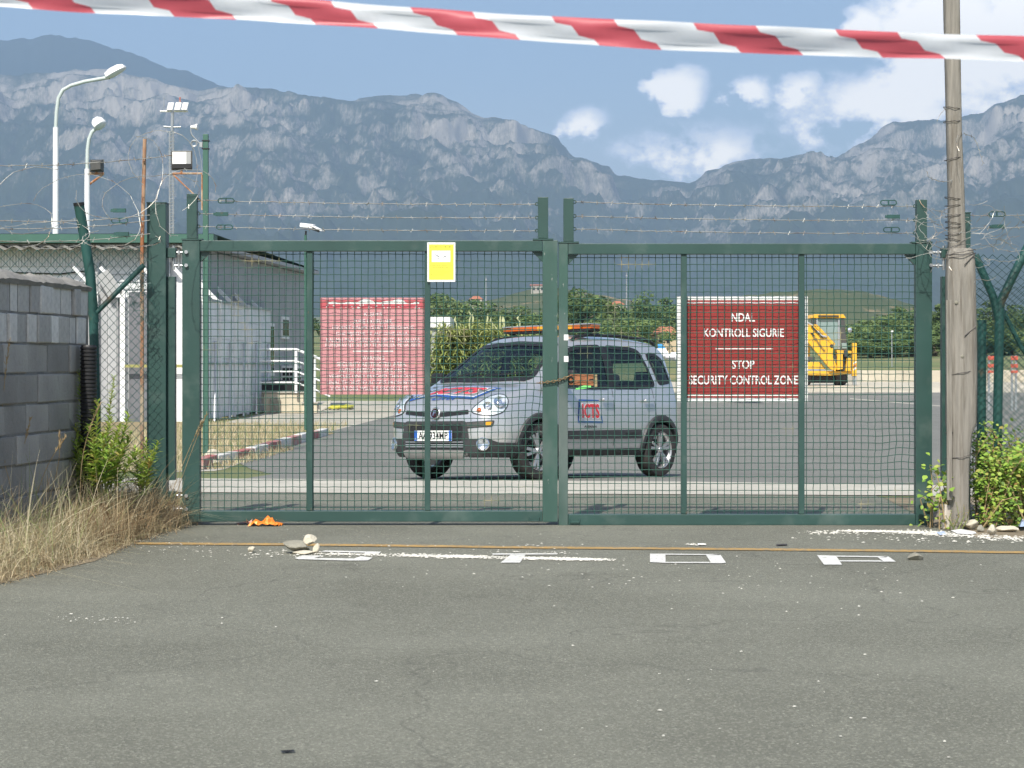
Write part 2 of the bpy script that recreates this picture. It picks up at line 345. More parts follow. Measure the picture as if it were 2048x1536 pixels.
# ------------------------------------------------------------ the ground
def node_mat(name):
    m = bpy.data.materials.new(name); m.use_nodes = True; t = m.node_tree; t.nodes.clear()
    out = t.nodes.new('ShaderNodeOutputMaterial'); b = t.nodes.new('ShaderNodeBsdfPrincipled'); t.links.new(b.outputs[0], out.inputs[0])
    return m, t, b
def asphalt(name, c0, c1, speck):
    m, t, b = node_mat(name); L = t.links.new; tcn = t.nodes.new('ShaderNodeTexCoord'); b.inputs['Roughness'].default_value = .88; b.inputs['Specular IOR Level'].default_value = .3
    def nz(sc, det, ro=.6):
        n = t.nodes.new('ShaderNodeTexNoise'); n.inputs['Scale'].default_value = sc; n.inputs['Detail'].default_value = det; n.inputs['Roughness'].default_value = ro; L(tcn.outputs['Object'], n.inputs['Vector']); return n.outputs['Fac']
    def mr(v, a, bb, c, d):
        n = t.nodes.new('ShaderNodeMapRange'); L(v, n.inputs[0]); n.inputs[1].default_value = a; n.inputs[2].default_value = bb; n.inputs[3].default_value = c; n.inputs[4].default_value = d; return n.outputs[0]
    def mix(f, a, bb):
        n = t.nodes.new('ShaderNodeMix'); n.data_type = 'RGBA'; L(f, n.inputs[0])
        for s_, v in ((n.inputs[6], a), (n.inputs[7], bb)):
            if isinstance(v, bpy.types.NodeSocket): L(v, s_)
            else: s_.default_value = (*v, 1)
        return n.outputs[2]
    c = mix(mr(nz(.55, 3), .35, .65, 0, 1), c0, c1)
    c = mix(mr(nz(.23, 3), .56, .72, 0, .45), c, (c0[0] * .62, c0[1] * .62, c0[2] * .62)); c = mix(mr(nz(3.1, 3), .60, .74, 0, .30), c, (c0[0] * .6, c0[1] * .6, c0[2] * .6))
    vo = t.nodes.new('ShaderNodeTexVoronoi'); vo.inputs['Scale'].default_value = 150; L(tcn.outputs['Object'], vo.inputs['Vector'])
    sx = t.nodes.new('ShaderNodeSeparateColor'); L(vo.outputs['Color'], sx.inputs[0])
    c = mix(mr(sx.outputs[0], .72, 1.0, 0, .60), c, speck)                           # pale aggregate
    c = mix(mr(sx.outputs[1], .72, 1.0, 0, .40), c, (.035, .035, .033))               # dark aggregate
    c = mix(mr(nz(9, 3, .7), .62, .8, 0, .25), c, speck)                              # dusty patches
    # hairline cracks
    ve = t.nodes.new('ShaderNodeTexVoronoi'); ve.feature = 'DISTANCE_TO_EDGE'; ve.inputs['Scale'].default_value = .35
    wv = t.nodes.new('ShaderNodeVectorMath'); wv.operation = 'ADD'; L(tcn.outputs['Object'], wv.inputs[0])
    nn = t.nodes.new('ShaderNodeTexNoise'); nn.inputs['Scale'].default_value = 1.7; nn.inputs['Detail'].default_value = 3; L(tcn.outputs['Object'], nn.inputs['Vector'])
    L(nn.outputs['Color'], wv.inputs[1]); L(wv.outputs[0], ve.inputs['Vector'])
    c = mix(mr(ve.outputs['Distance'], .0, .005, .35, 0), c, (.05, .048, .044))
    L(c, b.inputs['Base Color'])
    bp = t.nodes.new('ShaderNodeBump'); bp.inputs['Strength'].default_value = .55; bp.inputs['Distance'].default_value = .006; L(vo.outputs['Distance'], bp.inputs['Height']); L(bp.outputs[0], b.inputs['Normal'])
    return m
m_asph = asphalt('road_asphalt', (.132, .134, .106), (.173, .176, .141), (.37, .37, .30))
m_apron = asphalt('apron_asphalt', (.158, .160, .145), (.188, .188, .170), (.28, .28, .25))
m_field = mat('field_grass', (.12, .145, .05), .95, 0, .25, .12, col2=(.25, .21, .10), c2scale=.07, c2lo=.50, c2hi=.68, bump=.3, bscale=4)
m_dirt = mat('verge_soil', (.21, .17, .11), .95, 0, .25, 3, col2=(.30, .25, .16), c2scale=5, bump=.5, bscale=30)
m_sand = mat('sandy_gravel', (.46, .42, .33), .95, 0, .16, .8, col2=(.34, .31, .23), c2scale=.5, bump=.2, bscale=8)
m_strip = mat('concrete_strip', (.42, .40, .34), .9, 0, .12, 1.2, col2=(.30, .29, .25), c2scale=2.2, c2lo=.55, c2hi=.75, bump=.15, bscale=50)
m_path = mat('concrete_path', (.38, .36, .30), .9, 0, .13, .8, col2=(.27, .25, .21), c2scale=.6)
m_road_white = mat('white_road_paint', (.62, .62, .58), .7, 0, .12, 6, col2=(.22, .22, .18), c2scale=26, c2lo=.56, c2hi=.72)
m_road_yellow = mat('ochre_road_paint', (.40, .25, .075), .7, 0, .15, 5, col2=(.18, .165, .125), c2scale=20, c2lo=.46, c2hi=.66)
m_drygrass_patch = mat('dry_lawn_soil', (.24, .19, .10), .95, 0, .25, 2, col2=(.15, .16, .06), c2scale=.8, bump=.3, bscale=20)

def sheet(name, poly, off, m, parent=None, kind='structure', yk=None):
    bm = bmesh.new(); bm.faces.new([bm.verts.new((p[0], p[1], 0)) for p in poly])
    for y in KY:
        geom = bm.verts[:] + bm.edges[:] + bm.faces[:]
        bmesh.ops.bisect_plane(bm, geom=geom, plane_co=(0, y, 0), plane_no=(0, 1, 0))
    for v in bm.verts: v.co.z = gz(v.co.y) + off
    bmesh.ops.recalc_face_normals(bm, faces=bm.faces[:])
    if sum(f.normal.z for f in bm.faces) < 0: bmesh.ops.reverse_faces(bm, faces=bm.faces[:])
    bmesh.ops.triangulate(bm, faces=[f for f in bm.faces if len(f.verts) > 4])
    me = bpy.data.meshes.new(name); bm.to_mesh(me); bm.free(); me.materials.append(m)
    o = bpy.data.objects.new(name, me); COL.objects.link(o); o.parent = parent
    if kind and parent is None: o['kind'] = kind
    return o
sheet('ground', [(-9000, -40), (9000, -40), (9000, 10500), (-9000, 10500)], 0, m_field)
# the gate road (camera side) and the apron behind the gate
left_edge = [G(290, 1075).xy, G(190, 1120).xy, G(0, 1166).xy]
road = sheet('road', [(-4.6, -20), (5.5, -20), (5.0, 11), (4.2, 14.1), (3.4, 14.9), (3.2, 18.3), (-2.9, 18.3), (-2.45, 15.2), tuple(left_edge[0]), tuple(left_edge[1]), (-2.95, 10.6), (-3.6, 8)], .004, m_asph)
apron = sheet('apron', [(-2.9, 20.15), (8.5, 19.6), (16, 30), (30, 83), (-3.2, 83), (-3.0, 60), (-3.95, 40), (-3.95, 29), (-3.0, 25)], .006, m_apron)
c1, c2, c3, c4 = G(330, 958), G(1900, 973), G(1900, 993), G(330, 986)
sheet('concrete_threshold', [c1.xy, c2.xy, (c2.x + 3, c2.y - .2), (c3.x + 3, c3.y - .2), c3.xy, c4.xy, (c4.x - 1.0, c4.y), (c1.x - 1.0, c1.y)], .010, m_strip)
sheet('gateway_asphalt', [(-2.95, 18.25), (7.5, 18.0), (7.5, 19.2), (8.5, 19.65), (-2.9, 20.2)], .0055, m_apron)
sheet('gravel_strip', [(-6, 82.6), (60, 82.6), (60, 105.3), (-6, 105.3)], .003, m_sand)
# concrete path beside the left building and the band along the kerb
sheet('path', [(-4.55, 26), (-3.95, 26.5), (-3.93, 40), (-3.0, 60), (-2.6, 75), (-7.2, 75), (-7.0, 50), (-6.8, 40.5), (-4.62, 39.0)], .0045, m_path)
# painted marks of the road: parts of the road
def gp(pts): return [G(x, y).xy for x, y in pts]
def paint(name, polys, m, off=.0085):
    mbs = []
    for p in polys: mbs.append(sheet(name, gp(p), off, m, road, None))
    return mbs
def band(xy, w):                                                                   # a polygon strip from centre-line pixels
    return [(x, y - w) for x, y in xy] + [(x, y + w) for x, y in reversed(xy)]
ylo = paint('ochre_line', [band([(272, 1089), (560, 1091), (900, 1095), (1010, 1097), (1400, 1100), (1800, 1104), (2100, 1108)], 2.1)], m_road_yellow)
S_ = [[(590, 1116), (750, 1122), (735, 1123.5), (600, 1119)], [(640, 1105), (762, 1106), (757, 1110), (650, 1108)], [(590, 1116), (632, 1116), (672, 1119), (605, 1120)], [(718, 1118), (745, 1119), (750, 1122), (712, 1122)]]
for q in [[(589, 1119), (604, 1113.5), (648, 1113.8), (628, 1118.5), (708, 1119.6), (722, 1115), (745, 1118), (736, 1123.5), (700, 1124), (596, 1121)],
          [(640, 1106), (650, 1103.5), (762, 1106), (757, 1111), (728, 1111), (730, 1108)]]:
    sheet('painted_letter', gp(q), .0085, m_road_white, road, None)
for q in [[(985, 1109.5), (1115, 1109), (1115, 1111.5), (985, 1112)], [(1022, 1111.5), (1052, 1111.3), (1040, 1128), (1001, 1128)]]:
    sheet('painted_letter', gp(q), .0085, m_road_white, road, None)
for q in [[(1300, 1110), (1331, 1110), (1331, 1128.5), (1300, 1127)], [(1331, 1110), (1440, 1111), (1440, 1112.8), (1331, 1112)], [(1331, 1126.5), (1419, 1126.5), (1419, 1129), (1331, 1128.5)],
          [(1412, 1112.8), (1440, 1111), (1452, 1128), (1442, 1129.3), (1419, 1129), (1421, 1126.5)]]:
    sheet('painted_letter', gp(q), .0085, m_road_white, road, None)
for q in [[(1634, 1113), (1672, 1114), (1684, 1132), (1648, 1132)], [(1672, 1114), (1776, 1115), (1772, 1117.5), (1674, 1116)], [(1678, 1123.2), (1760, 1123.5), (1768, 1126), (1680, 1125.6)],
          [(1756, 1117.5), (1776, 1115), (1792, 1126), (1768, 1126), (1764, 1123.5)]]:
    sheet('painted_letter', gp(q), .0085, m_road_white, road, None)
wl = sheet('painted_line', [G(1700, 797).xy, G(1900, 813).xy, G(1900, 815).xy, G(1700, 798.5).xy], .010, m_path, apron, None)

# ------------------------------------------------------------ mountains
def mount_mat(name, forest, rock, lo, hi, nsc):
    m, t, b = node_mat(name); L = t.links.new; b.inputs['Roughness'].default_value = .95; b.inputs['Specular IOR Level'].default_value = .1
    tcn = t.nodes.new('ShaderNodeTexCoord'); at = t.nodes.new('ShaderNodeAttribute'); at.attribute_name = 'tint'
    mp = t.nodes.new('ShaderNodeMapping'); mp.inputs['Scale'].default_value = (1.5, .42, .40); L(tcn.outputs['Object'], mp.inputs[0])
    n1 = t.nodes.new('ShaderNodeTexNoise'); n1.inputs['Scale'].default_value = nsc; n1.inputs['Detail'].default_value = 8; n1.inputs['Roughness'].default_value = .72; L(mp.outputs[0], n1.inputs['Vector'])
    n2 = t.nodes.new('ShaderNodeTexNoise'); n2.inputs['Scale'].default_value = nsc * .17; n2.inputs['Detail'].default_value = 6; L(mp.outputs[0], n2.inputs['Vector'])
    a = t.nodes.new('ShaderNodeMath'); a.operation = 'MULTIPLY_ADD'; L(n1.outputs['Fac'], a.inputs[0]); a.inputs[1].default_value = 1.5; a.inputs[2].default_value = -.75
    s_ = t.nodes.new('ShaderNodeMath'); s_.operation = 'ADD'; L(a.outputs[0], s_.inputs[0]); L(at.outputs['Fac'], s_.inputs[1])
    mr = t.nodes.new('ShaderNodeMapRange'); L(s_.outputs[0], mr.inputs[0]); mr.inputs[1].default_value = lo; mr.inputs[2].default_value = hi
    mx = t.nodes.new('ShaderNodeMix'); mx.data_type = 'RGBA'; mx.inputs[6].default_value = (*forest[0], 1); mx.inputs[7].default_value = (*forest[1], 1); L(n2.outputs['Fac'], mx.inputs[0])
    mr3 = t.nodes.new('ShaderNodeMix'); mr3.data_type = 'RGBA'; mr3.inputs[6].default_value = (*rock[0], 1); mr3.inputs[7].default_value = (*rock[1], 1); L(n1.outputs['Fac'], mr3.inputs[0])
    mm = t.nodes.new('ShaderNodeMix'); mm.data_type = 'RGBA'; L(mr.outputs[0], mm.inputs[0]); L(mx.outputs[2], mm.inputs[6]); L(mr3.outputs[2], mm.inputs[7]); L(mm.outputs[2], b.inputs['Base Color'])
    return m
m_mount = mount_mat('mountain_rock_and_scrub', ((.020, .036, .018), (.055, .066, .032)), ((.17, .155, .13), (.50, .455, .37)), .42, 1.0, .13)
m_forest = mount_mat('mountain_forest', ((.012, .026, .014), (.030, .045, .022)), ((.06, .075, .04), (.12, .12, .08)), .55, 1.1, .02)
def mountain(name, sky_pts, Dr, D0, x0, x1, step, rows, mt, rockf, amp, seed, zb):
    px = np.arange(x0, x1 + step, step, dtype=float); sp = np.array(sky_pts, float)
    yy = np.interp(px, sp[:, 0], sp[:, 1]); k = np.ones(5) / 5; yy = np.convolve(np.pad(yy, 2, mode='edge'), k, 'valid')
    yy += perlin(px / 60, px * 0, seed) * 5 + perlin(px / 22, px * 0 + .5, seed + 3) * 2.6 + perlin(px / 9, px * 0 + .5, seed + 4) * 1.5
    t = np.concatenate([np.linspace(0, 1, rows), 1 + np.linspace(.02, .35, 12)])
    U, T = np.meshgrid((px - CX) / F, t); YY = np.broadcast_to(yy, U.shape)
    Dc = Dr * (1 + .06 * perlin(U * 7, U * 0 + .3, seed + 9)); D = D0 + (Dc - D0) * T; X = U * D; Y = D
    zr = EYE + (HY - YY) / F * Dc
    g = np.where(T <= 1, .30 * T + .70 * np.power(np.clip(T, 0, 1), 1.7), 1 - (T - 1) * 1.3)
    wx = fbm(X / 900, Y / 900, 3, seed + 20) * 420
    rel = ridged((X + wx) / 820, (Y + wx * .6) / 2300, 5, seed + 30)
    rel2 = ridged((X - wx * .4) / 260, Y / 620, 4, seed + 40)
    fin = fbm(X / 95, Y / 130, 5, seed + 50)
    env = np.clip(T, 0, 1) ** .7 * np.clip(1.02 - np.clip(T, 0, 1) ** 5, 0, 1)
    Z = zb + (zr - zb) * g + amp * env * ((rel - .45) * 1.15 + (rel2 - .5) * .42 + fin * .34)
    # cliff steps: terraces of pale rock high on the slope
    st = np.clip((T - .70) / .25, 0, 1) * np.clip((1.03 - T) / .08, 0, 1)
    Z += amp * .20 * st * np.tanh(5 * fbm(X / 700, Z / 120, 3, seed + 60))
    # view-independent rockiness: steep faces, crests, cliff band
    dzx = np.gradient(Z, axis=1) / np.maximum(1e-3, np.gradient(X, axis=1)); dzy = np.gradient(Z, axis=0) / np.maximum(1e-3, np.gradient(Y, axis=0))
    slope = np.hypot(dzx, dzy)
    rock = rockf * (np.clip((slope - .42) / .75, 0, 1) * .60 + .30 * np.clip((T - .78) / .16, 0, 1) + .25 * (rel - .42) + .34 * (rel2 - .5) + .75 * fbm(X / 900, Y / 1300, 4, seed + 70) + .55 * fbm(X / 120, Y / 160, 4, seed + 80)) + .10
    rock = rock * np.clip((T - .30) / .35, .15, 1)
    n_r, n_c = U.shape; idx = np.arange(n_r * n_c).reshape(n_r, n_c)
    fs = np.stack([idx[:-1, :-1], idx[:-1, 1:], idx[1:, 1:], idx[1:, :-1]], -1).reshape(-1, 4)
    vs = np.stack([X, Y, Z], -1).reshape(-1, 3)
    o = mesh_np(name, vs, fs, mt, tint=np.clip(rock, 0, 1.2).ravel(), smooth=True); o['kind'] = 'structure'; return o
SKY1 = [(-1400, 190), (-800, 120), (-300, 150), (0, 142), (60, 136), (190, 139), (260, 150), (400, 178), (440, 173), (500, 173), (560, 186), (620, 191), (700, 191), (780, 183), (830, 179), (870, 187), (930, 224),
        (975, 246), (1030, 243), (1080, 260), (1112, 274), (1140, 302), (1170, 308), (1240, 345), (1290, 357), (1345, 356), (1385, 366), (1420, 346), (1470, 326), (1530, 315), (1570, 304), (1620, 296), (1650, 308), (1700, 296),
        (1740, 276), (1785, 252), (1880, 248), (1960, 240), (1990, 214), (2048, 192), (2200, 150), (2500, 120), (3200, 210)]
mountain('mountain_range', SKY1, 7600, 3300, -420, 2460, 3.6, 190, m_mount, 1.0, 225, 3, 70)
SKY2 = [(-1400, 120), (-600, 60), (0, 80), (60, 76), (90, 70), (150, 73), (215, 95), (300, 120), (360, 138), (420, 163), (480, 186), (560, 240), (700, 330)]
mountain('forested_mountain', SKY2, 9200, 7700, -420, 640, 5, 50, m_forest, .25, 60, 12, 700)

# ------------------------------------------------------------ foothills
m_hill = mount_mat('hill_scrub_and_soil', ((.065, .085, .035), (.12, .13, .060)), ((.34, .23, .13), (.46, .33, .20)), .62, .95, .05)
def hill(name, sky_pts, Dr, D0, x0, x1, seed, zb, cols=160, rows=50):
    px = np.linspace(x0, x1, cols); sp = np.array(sky_pts, float); yy = np.interp(px, sp[:, 0], sp[:, 1]); yy = np.convolve(np.pad(yy, 3, mode='edge'), np.ones(7)/7, 'valid')
    yy += perlin(px / 30, px * 0, seed) * 2.5
    t = np.concatenate([np.linspace(0, 1, rows), 1 + np.linspace(.04, .8, 8)]); U, T = np.meshgrid((px - CX) / F, t)
    D = D0 + (Dr - D0) * T; X = U * D; Y = D; zr = EYE + (HY - np.broadcast_to(yy, U.shape)) / F * Dr
    g = np.where(T <= 1, np.sin(np.clip(T, 0, 1) * np.pi / 2) ** 1.15, np.cos((T - 1) * 1.6))
    Z = zb + (zr - zb) * g + fbm(X / 60, Y / 90, 4, seed) * 5 * np.clip(1.1 - T, 0, 1)
    tint = .47 + .85 * fbm(X / 45, Y / 70, 4, seed + 8) + .10 * np.sin(Z / 3.2 + X / 40)
    n_r, n_c = U.shape; idx = np.arange(n_r * n_c).reshape(n_r, n_c)
    fs = np.stack([idx[:-1, :-1], idx[:-1, 1:], idx[1:, 1:], idx[1:, :-1]], -1).reshape(-1, 4)
    o = mesh_np(name, np.stack([X, Y, Z], -1).reshape(-1, 3), fs, m_hill, tint=np.clip(tint, 0, 1).ravel(), smooth=True); o['kind'] = 'structure'; return o
hill('hill', [(560, 680), (780, 640), (870, 612), (930, 606), (985, 604), (1030, 590), (1075, 581), (1110, 580), (1180, 590), (1300, 615), (1450, 640)], 1350, 900, 500, 1500, 5, 14)
hill('hill', [(1250, 640), (1400, 605), (1560, 588), (1640, 583), (1700, 584), (1760, 596), (1830, 615), (1880, 630), (1960, 650), (2100, 665)], 1200, 800, 1200, 2200, 9, 12)

# ------------------------------------------------------------ haze: the air between here and the mountains
hz = MB().box(-9500, 9500, -60, 10600, -3, 1600)
m_haze = bpy.data.materials.new('haze'); m_haze.use_nodes = True; t_ = m_haze.node_tree; t_.nodes.clear()
ho = t_.nodes.new('ShaderNodeOutputMaterial'); hv = t_.nodes.new('ShaderNodeVolumePrincipled'); t_.links.new(hv.outputs[0], ho.inputs['Volume'])
hv.inputs['Color'].default_value = (.50, .715, 1.0, 1); hv.inputs['Density'].default_value = 1.25e-4; hv.inputs['Anisotropy'].default_value = 0.0
hob = hz.build('haze', m_haze, local=True); hob['kind'] = 'stuff'; hob['label'] = 'pale blue haze in the air before the mountains'
# ------------------------------------------------------------ the gate
GD = 14.6
def gx(px, D=GD): return (px - CX) / F * D
def gzp(py, D=GD): return EYE - (py - HY) / F * D
def barbed(mb, p, q, sag=.01, step=.105, r=.0028, seed=0, barb=.017):
    p, q = Vector(p), Vector(q); L = (q - p).length; n = max(6, int(L / .05)); rr = random.Random(seed)
    d = (q - p).normalized(); sx = Vector((0, 0, 1)); pts = []
    for i in range(n + 1):
        t = i / n; pts.append(p.lerp(q, t) + Vector((rr.uniform(-1, 1) * .002, rr.uniform(-1, 1) * .002, -sag * 4 * t * (1 - t) + rr.uniform(-1, 1) * .0025)))
    mb.tube(pts, r, 4)
    k = int(L / step)
    for i in range(k):
        c = p.lerp(q, (i + .5) / k) + Vector((0, 0, -sag * 4 * ((i + .5) / k) * (1 - (i + .5) / k)))
        for _ in range(2):
            a = rr.uniform(0, 6.28); v = Vector((d.x * .35, .3 * math.cos(a), math.sin(a))).normalized() * barb; mb.tube([c - v, c + v], .0022, 3, cap=False)
def ring_eye(mb, c, r, t=.004, ax='y', n=10):
    mb.tube([Vector(c) + (Vector((math.cos(a) * r, 0, math.sin(a) * r)) if ax == 'y' else Vector((0, math.cos(a) * r, math.sin(a) * r))) for a in [6.283 * i / n for i in range(n)]], t, 5, closed=True)
def tensioner(mb, c, kind):                                                       # wire strainer
    c = Vector(c)
    if kind == 'open':
        pts = [c + Vector((math.copysign(.045 + .016 * math.cos(a) * (1 if math.cos(a) > 0 else 1), 1) * 0 + (.04 * (1 if math.cos(a) > 0 else -1) + .018 * math.cos(a)), 0, .017 * math.sin(a))) for a in [6.283 * i / 16 for i in range(16)]]
        mb.tube(pts, .0045, 5, closed=True); mb.tube([c + Vector((0, 0, -.017)), c + Vector((0, 0, .017))], .006, 5)
    else:
        mb.box(c.x - .045, c.x + .045, c.y - .012, c.y + .012, c.z - .014, c.z + .014); mb.box(c.x - .062, c.x - .045, c.y - .009, c.y + .009, c.z - .010, c.z + .010)

def leaf(name, label, xl, xr, wl, wr, ztop, zbot, bars, hinge_left, worn_meet, dents, seed):
    T, y0, y1 = .08, GD - .04, GD + .04                                            # rails 80 mm
    root = thing(name, ((xl + xr) / 2, GD, zbot), label, 'gate')
    def beam(nm, x0, x1, z0, z1, m=m_gate, ya=y0, yb=y1): return MB().box(x0, x1, ya, yb, z0, z1).build(nm, m, root, bevel=.004)
    mL, mR = (m_gate, m_gate_worn) if hinge_left else (m_gate_worn, m_gate)
    beam('stile', xl, xl + wl, zbot, ztop, mL); beam('stile', xr - wr, xr, zbot, ztop, mR)
    beam('top_rail', xl + wl + .002, xr - wr - .002, ztop - T, ztop - .002); beam('bottom_rail', xl + wl + .002, xr - wr - .002, zbot + .002, zbot + T)
    xs = [xl + wl]
    for b in bars: beam('upright', b - .021, b + .021, zbot + T + .002, ztop - T - .002, m_gate, GD - .025, GD + .025); xs += [b - .021, b + .021]
    xs.append(xr - wr); rr = random.Random(seed)
    za, zb_ = zbot + T, ztop - T
    for i in range(0, len(xs), 2):                                                 # welded and crimped 50 mm mesh, one panel between each two uprights
        a, b = xs[i] - .003, xs[i + 1] + .003; mb = MB(); r = .0027
        def bend(x, z):
            dx = dz = dy = 0.0
            for cx, cz, rad, am in dents:
                q = math.exp(-(((x - cx) / rad) ** 2 + ((z - cz) / rad) ** 2)); dx += am * q * math.sin(7 * z + cx); dz += am * q * math.sin(9 * x + cz) ; dy += am * q * .8
            return dx, dy, dz
        near = any(cx - 2 * rad < b and cx + 2 * rad > a for cx, cz, rad, am in dents)
        k = 0; x = math.ceil(a / .05) * .05
        while x < b - .004:
            n = 60 if near else 22; pts = []
            for j in range(n + 1):
                z = za - .002 + (zb_ - za + .004) * j / n; dx, dy, dz = bend(x, z); pts.append((x + dx + .0016 * math.sin(z * 63 + k), GD + .006 + dy + .0035 * math.cos(z * 62.8 + k * 3.14), z + dz))
            mb.tube(pts, r, 4, cap=False); x += .05; k += 1
        z = za + .022; k = 0
        while z < zb_ - .004:
            n = max(8, int((b - a) / (.04 if near else .05))); pts = []
            for j in range(n + 1):
                x = a + (b - a) * j / n; dx, dy, dz = bend(x, z); pts.append((x + dx, GD + .006 + dy - .0035 * math.cos(x * 62.8 + k * 3.14), z + dz + .0012 * math.sin(x * 40 + k)))
            mb.tube(pts, r, 4, cap=False); z += .05; k += 1
        o = mb.build('mesh_panel', m_mesh, root); o['kind'] = 'stuff'
    # corner gussets
    for sx, s in ((xl + wl, 1), (xr - wr, -1)):
        MB().prism([(0, 0), (s * .075, 0), (0, -.075)], lambda p, q, t, sx=sx: (sx + p, t, ztop - T - .003 + q), GD - .008, GD + .03).build('gusset', m_gate, root)
    return root
zg_top, zg_bot = gzp(481), gzp(1044)
lleaf = leaf('gate_leaf', 'left leaf of the green mesh gate with the faded pink sign behind its mesh', gx(366), gx(1115.2), .128, .110, zg_top, gzp(1043), [gx(620), gx(855)], True, True, [(gx(1075), gzp(800), .17, .018)], 1)
rleaf = leaf('gate_leaf', 'right leaf of the green mesh gate with the dark red sign behind its mesh', gx(1117), gx(1862), .068, .118, gzp(487), gzp(1050), [gx(1367.5), gx(1602.5)], False, True, [(gx(1785), gzp(905), .15, .018)], 2)
# stubs on top with three barbed wires each
def stubs(root, pA, pB, ztop, tA, tB, tens, eyes_r):
    for px, tp in ((pA, tA), (pB, tB)):
        x = gx(px); MB().box(x - .037, x + .037, GD - .037, GD + .037, ztop + .014, gzp(tp)).build('stub_post', m_gate, root, bevel=.003)
        MB().box(x - .075, x + .075, GD - .045, GD + .045, ztop + .001, ztop + .012).build('base_plate', m_gate, root)
    for i, (dz, kind, tx) in enumerate(tens):
        xa, xb = gx(pA) + .037, gx(pB) - .037; za = dz; mb = MB(); barbed(mb, (xa + .01, GD, za), (xb - .01, GD, za - .03), .012, seed=i + pA); mb.build('barbed_wire', m_wire, root)
        t = MB(); tensioner(t, (gx(tx), GD - .004, za - .005), kind); t.build('wire_tensioner', m_chain, root)
        for x in (xa + .008, xb - .008):
            e = MB(); ring_eye(e, (x, GD, za - (0 if x < (xa + xb) / 2 else .03)), .011); e.build('wire_eye', m_gate, root)
stubs(lleaf, 385, 1086, zg_top, 388, 395, [(gzp(400), 'open', 452), (gzp(427), 'box', 444), (gzp(453), 'open', 449)], True)
stubs(rleaf, 1137, 1842, gzp(487), 397, 400, [(gzp(404), 'open', 1777), (gzp(432), 'box', 1787), (gzp(458), 'open', 1783)], True)
for root, xs in ((lleaf, (452, )), ): pass
# drop-bolt handles near the meeting stiles, small number stickers
for px, py, root in ((1068, 1037, lleaf), (1149, 1040, rleaf)):
    h = MB(); x, z = gx(px), gzp(py); h.tube([(x - .036, GD - .042, z + .012), (x - .032, GD - .055, z - .012), (x + .032, GD - .055, z - .012), (x + .036, GD - .042, z + .012)], .005, 6); h.build('handle', m_gate, root, smooth=True)
for py, ch in ((675, 'L'), (718, 'M')):
    x, z = gx(1132), gzp(py); st = MB().box(x - .016, x + .016, GD - .0425, GD - .0408, z - .021, z + .021).build('sticker', m_white, rleaf)
    lm = MB(); put_text(lm, ch, lambda a, b: (x + a, GD - .0432, z + b), -.009, .009, -.012, .012); lm.build('sticker_letter', m_black, st, local=False)
ORG['sticker'] = ORG['sticker.001'] = Vector((0, 0, 0))
for o in bpy.data.objects:
    if o.name.startswith('sticker_letter'): o.location = (0, 0, 0)

# hinge posts
def hinge_post(px0, px1, ytop, side, label):
    x0, x1 = gx(px0), gx(px1); root = thing('gate_post', ((x0 + x1) / 2, GD, 0), label, 'post', 'gate posts')
    MB().box(x0, x1, GD - .07, GD + .07, -.05, gzp(ytop)).build('post', m_gate, root, bevel=.006)
    MB().box(x0 - .003, x1 + .003, GD - .073, GD + .073, gzp(ytop) + .001, gzp(ytop) + .008).build('cap', m_gate, root)
    xs = x1 if side > 0 else x0
    MB().box(min(xs + side * .002, xs + side * .058), max(xs + side * .002, xs + side * .058), GD - .02, GD + .05, gzp(960), gzp(553)).build('stop_bar', m_gate, root, bevel=.003)
    for zc in (gzp(519), gzp(1005)):                                               # eye-bolt hinges
        MB().box(min(xs + side * .002, xs + side * .064), max(xs + side * .002, xs + side * .064), GD - .03, GD + .03, zc + .012, zc + .085).build('hinge_bracket', m_gate, root, bevel=.003)
        h = MB()
        for dz in (.052, -.045):
            h.tube([(xs + side * .04, GD, zc + dz), (xs + side * .135, GD, zc + dz)], .0085, 8); h.tube([(xs + side * .145, GD - .06, zc + dz), (xs + side * .145, GD - .05, zc + dz)], .014, 6)
            h.box(xs + side * .085 - .006, xs + side * .085 + .006, GD - .018, GD + .018, zc + dz - .017, zc + dz + .017)
        h.tube([(xs + side * .043, GD, zc + .10), (xs + side * .043, GD, zc - .075)], .011, 8); h.build('hinge_bolts', m_galv, root, smooth=True)
    return root
hinge_post(297, 335, 408, 1, 'square green gate post beside the chain-link panel on the left')
hinge_post(1899, 1937, 428, -1, 'square green gate post mostly hidden behind the wooden pole')

# chain and what hangs on it
chain = MB(); cpts = [P(1074, 766, GD - .052), P(1090, 765, GD - .058), P(1112, 762, GD - .058), P(1128, 757, GD - .056), P(1143, 750, GD - .045)]
def chain_links(mb, pts, pitch=.022, rw=.0085, t=.0032):
    segs = []; tot = 0
    for a, b in zip(pts, pts[1:]): segs.append((a, b, tot)); tot += (b - a).length
    k = int(tot / pitch)
    for i in range(k):
        s = (i + .5) * pitch
        for a, b, s0 in segs:
            if s <= s0 + (b - a).length + 1e-6: break
        d = (b - a).normalized(); c = a + d * (s - s0); up = Vector((0, 0, 1)) if i % 2 else Vector((0, 1, 0)); u = (up - d * up.dot(d)).normalized()
        mb.tube([c + d * (math.cos(w) * pitch * .72) + u * (math.sin(w) * rw) for w in [6.283 * j / 8 for j in range(8)]], t, 5, closed=True)
chain_links(chain, cpts); tag(chain.build('chain', m_rust, smooth=True), 'rusty chain wrapped round the two meeting gate stiles', 'chain')
m_leather = mat('brown_leather', (.30, .115, .045), .6, 0, .2, 20, col2=(.18, .07, .03), c2scale=30, bump=.3, bscale=120)
m_lime = mat('lime_plastic', (.20, .75, .20), .4, 0, .05, 20)
m_tan = mat('tan_edge', (.30, .24, .13), .7, 0, .15, 20)
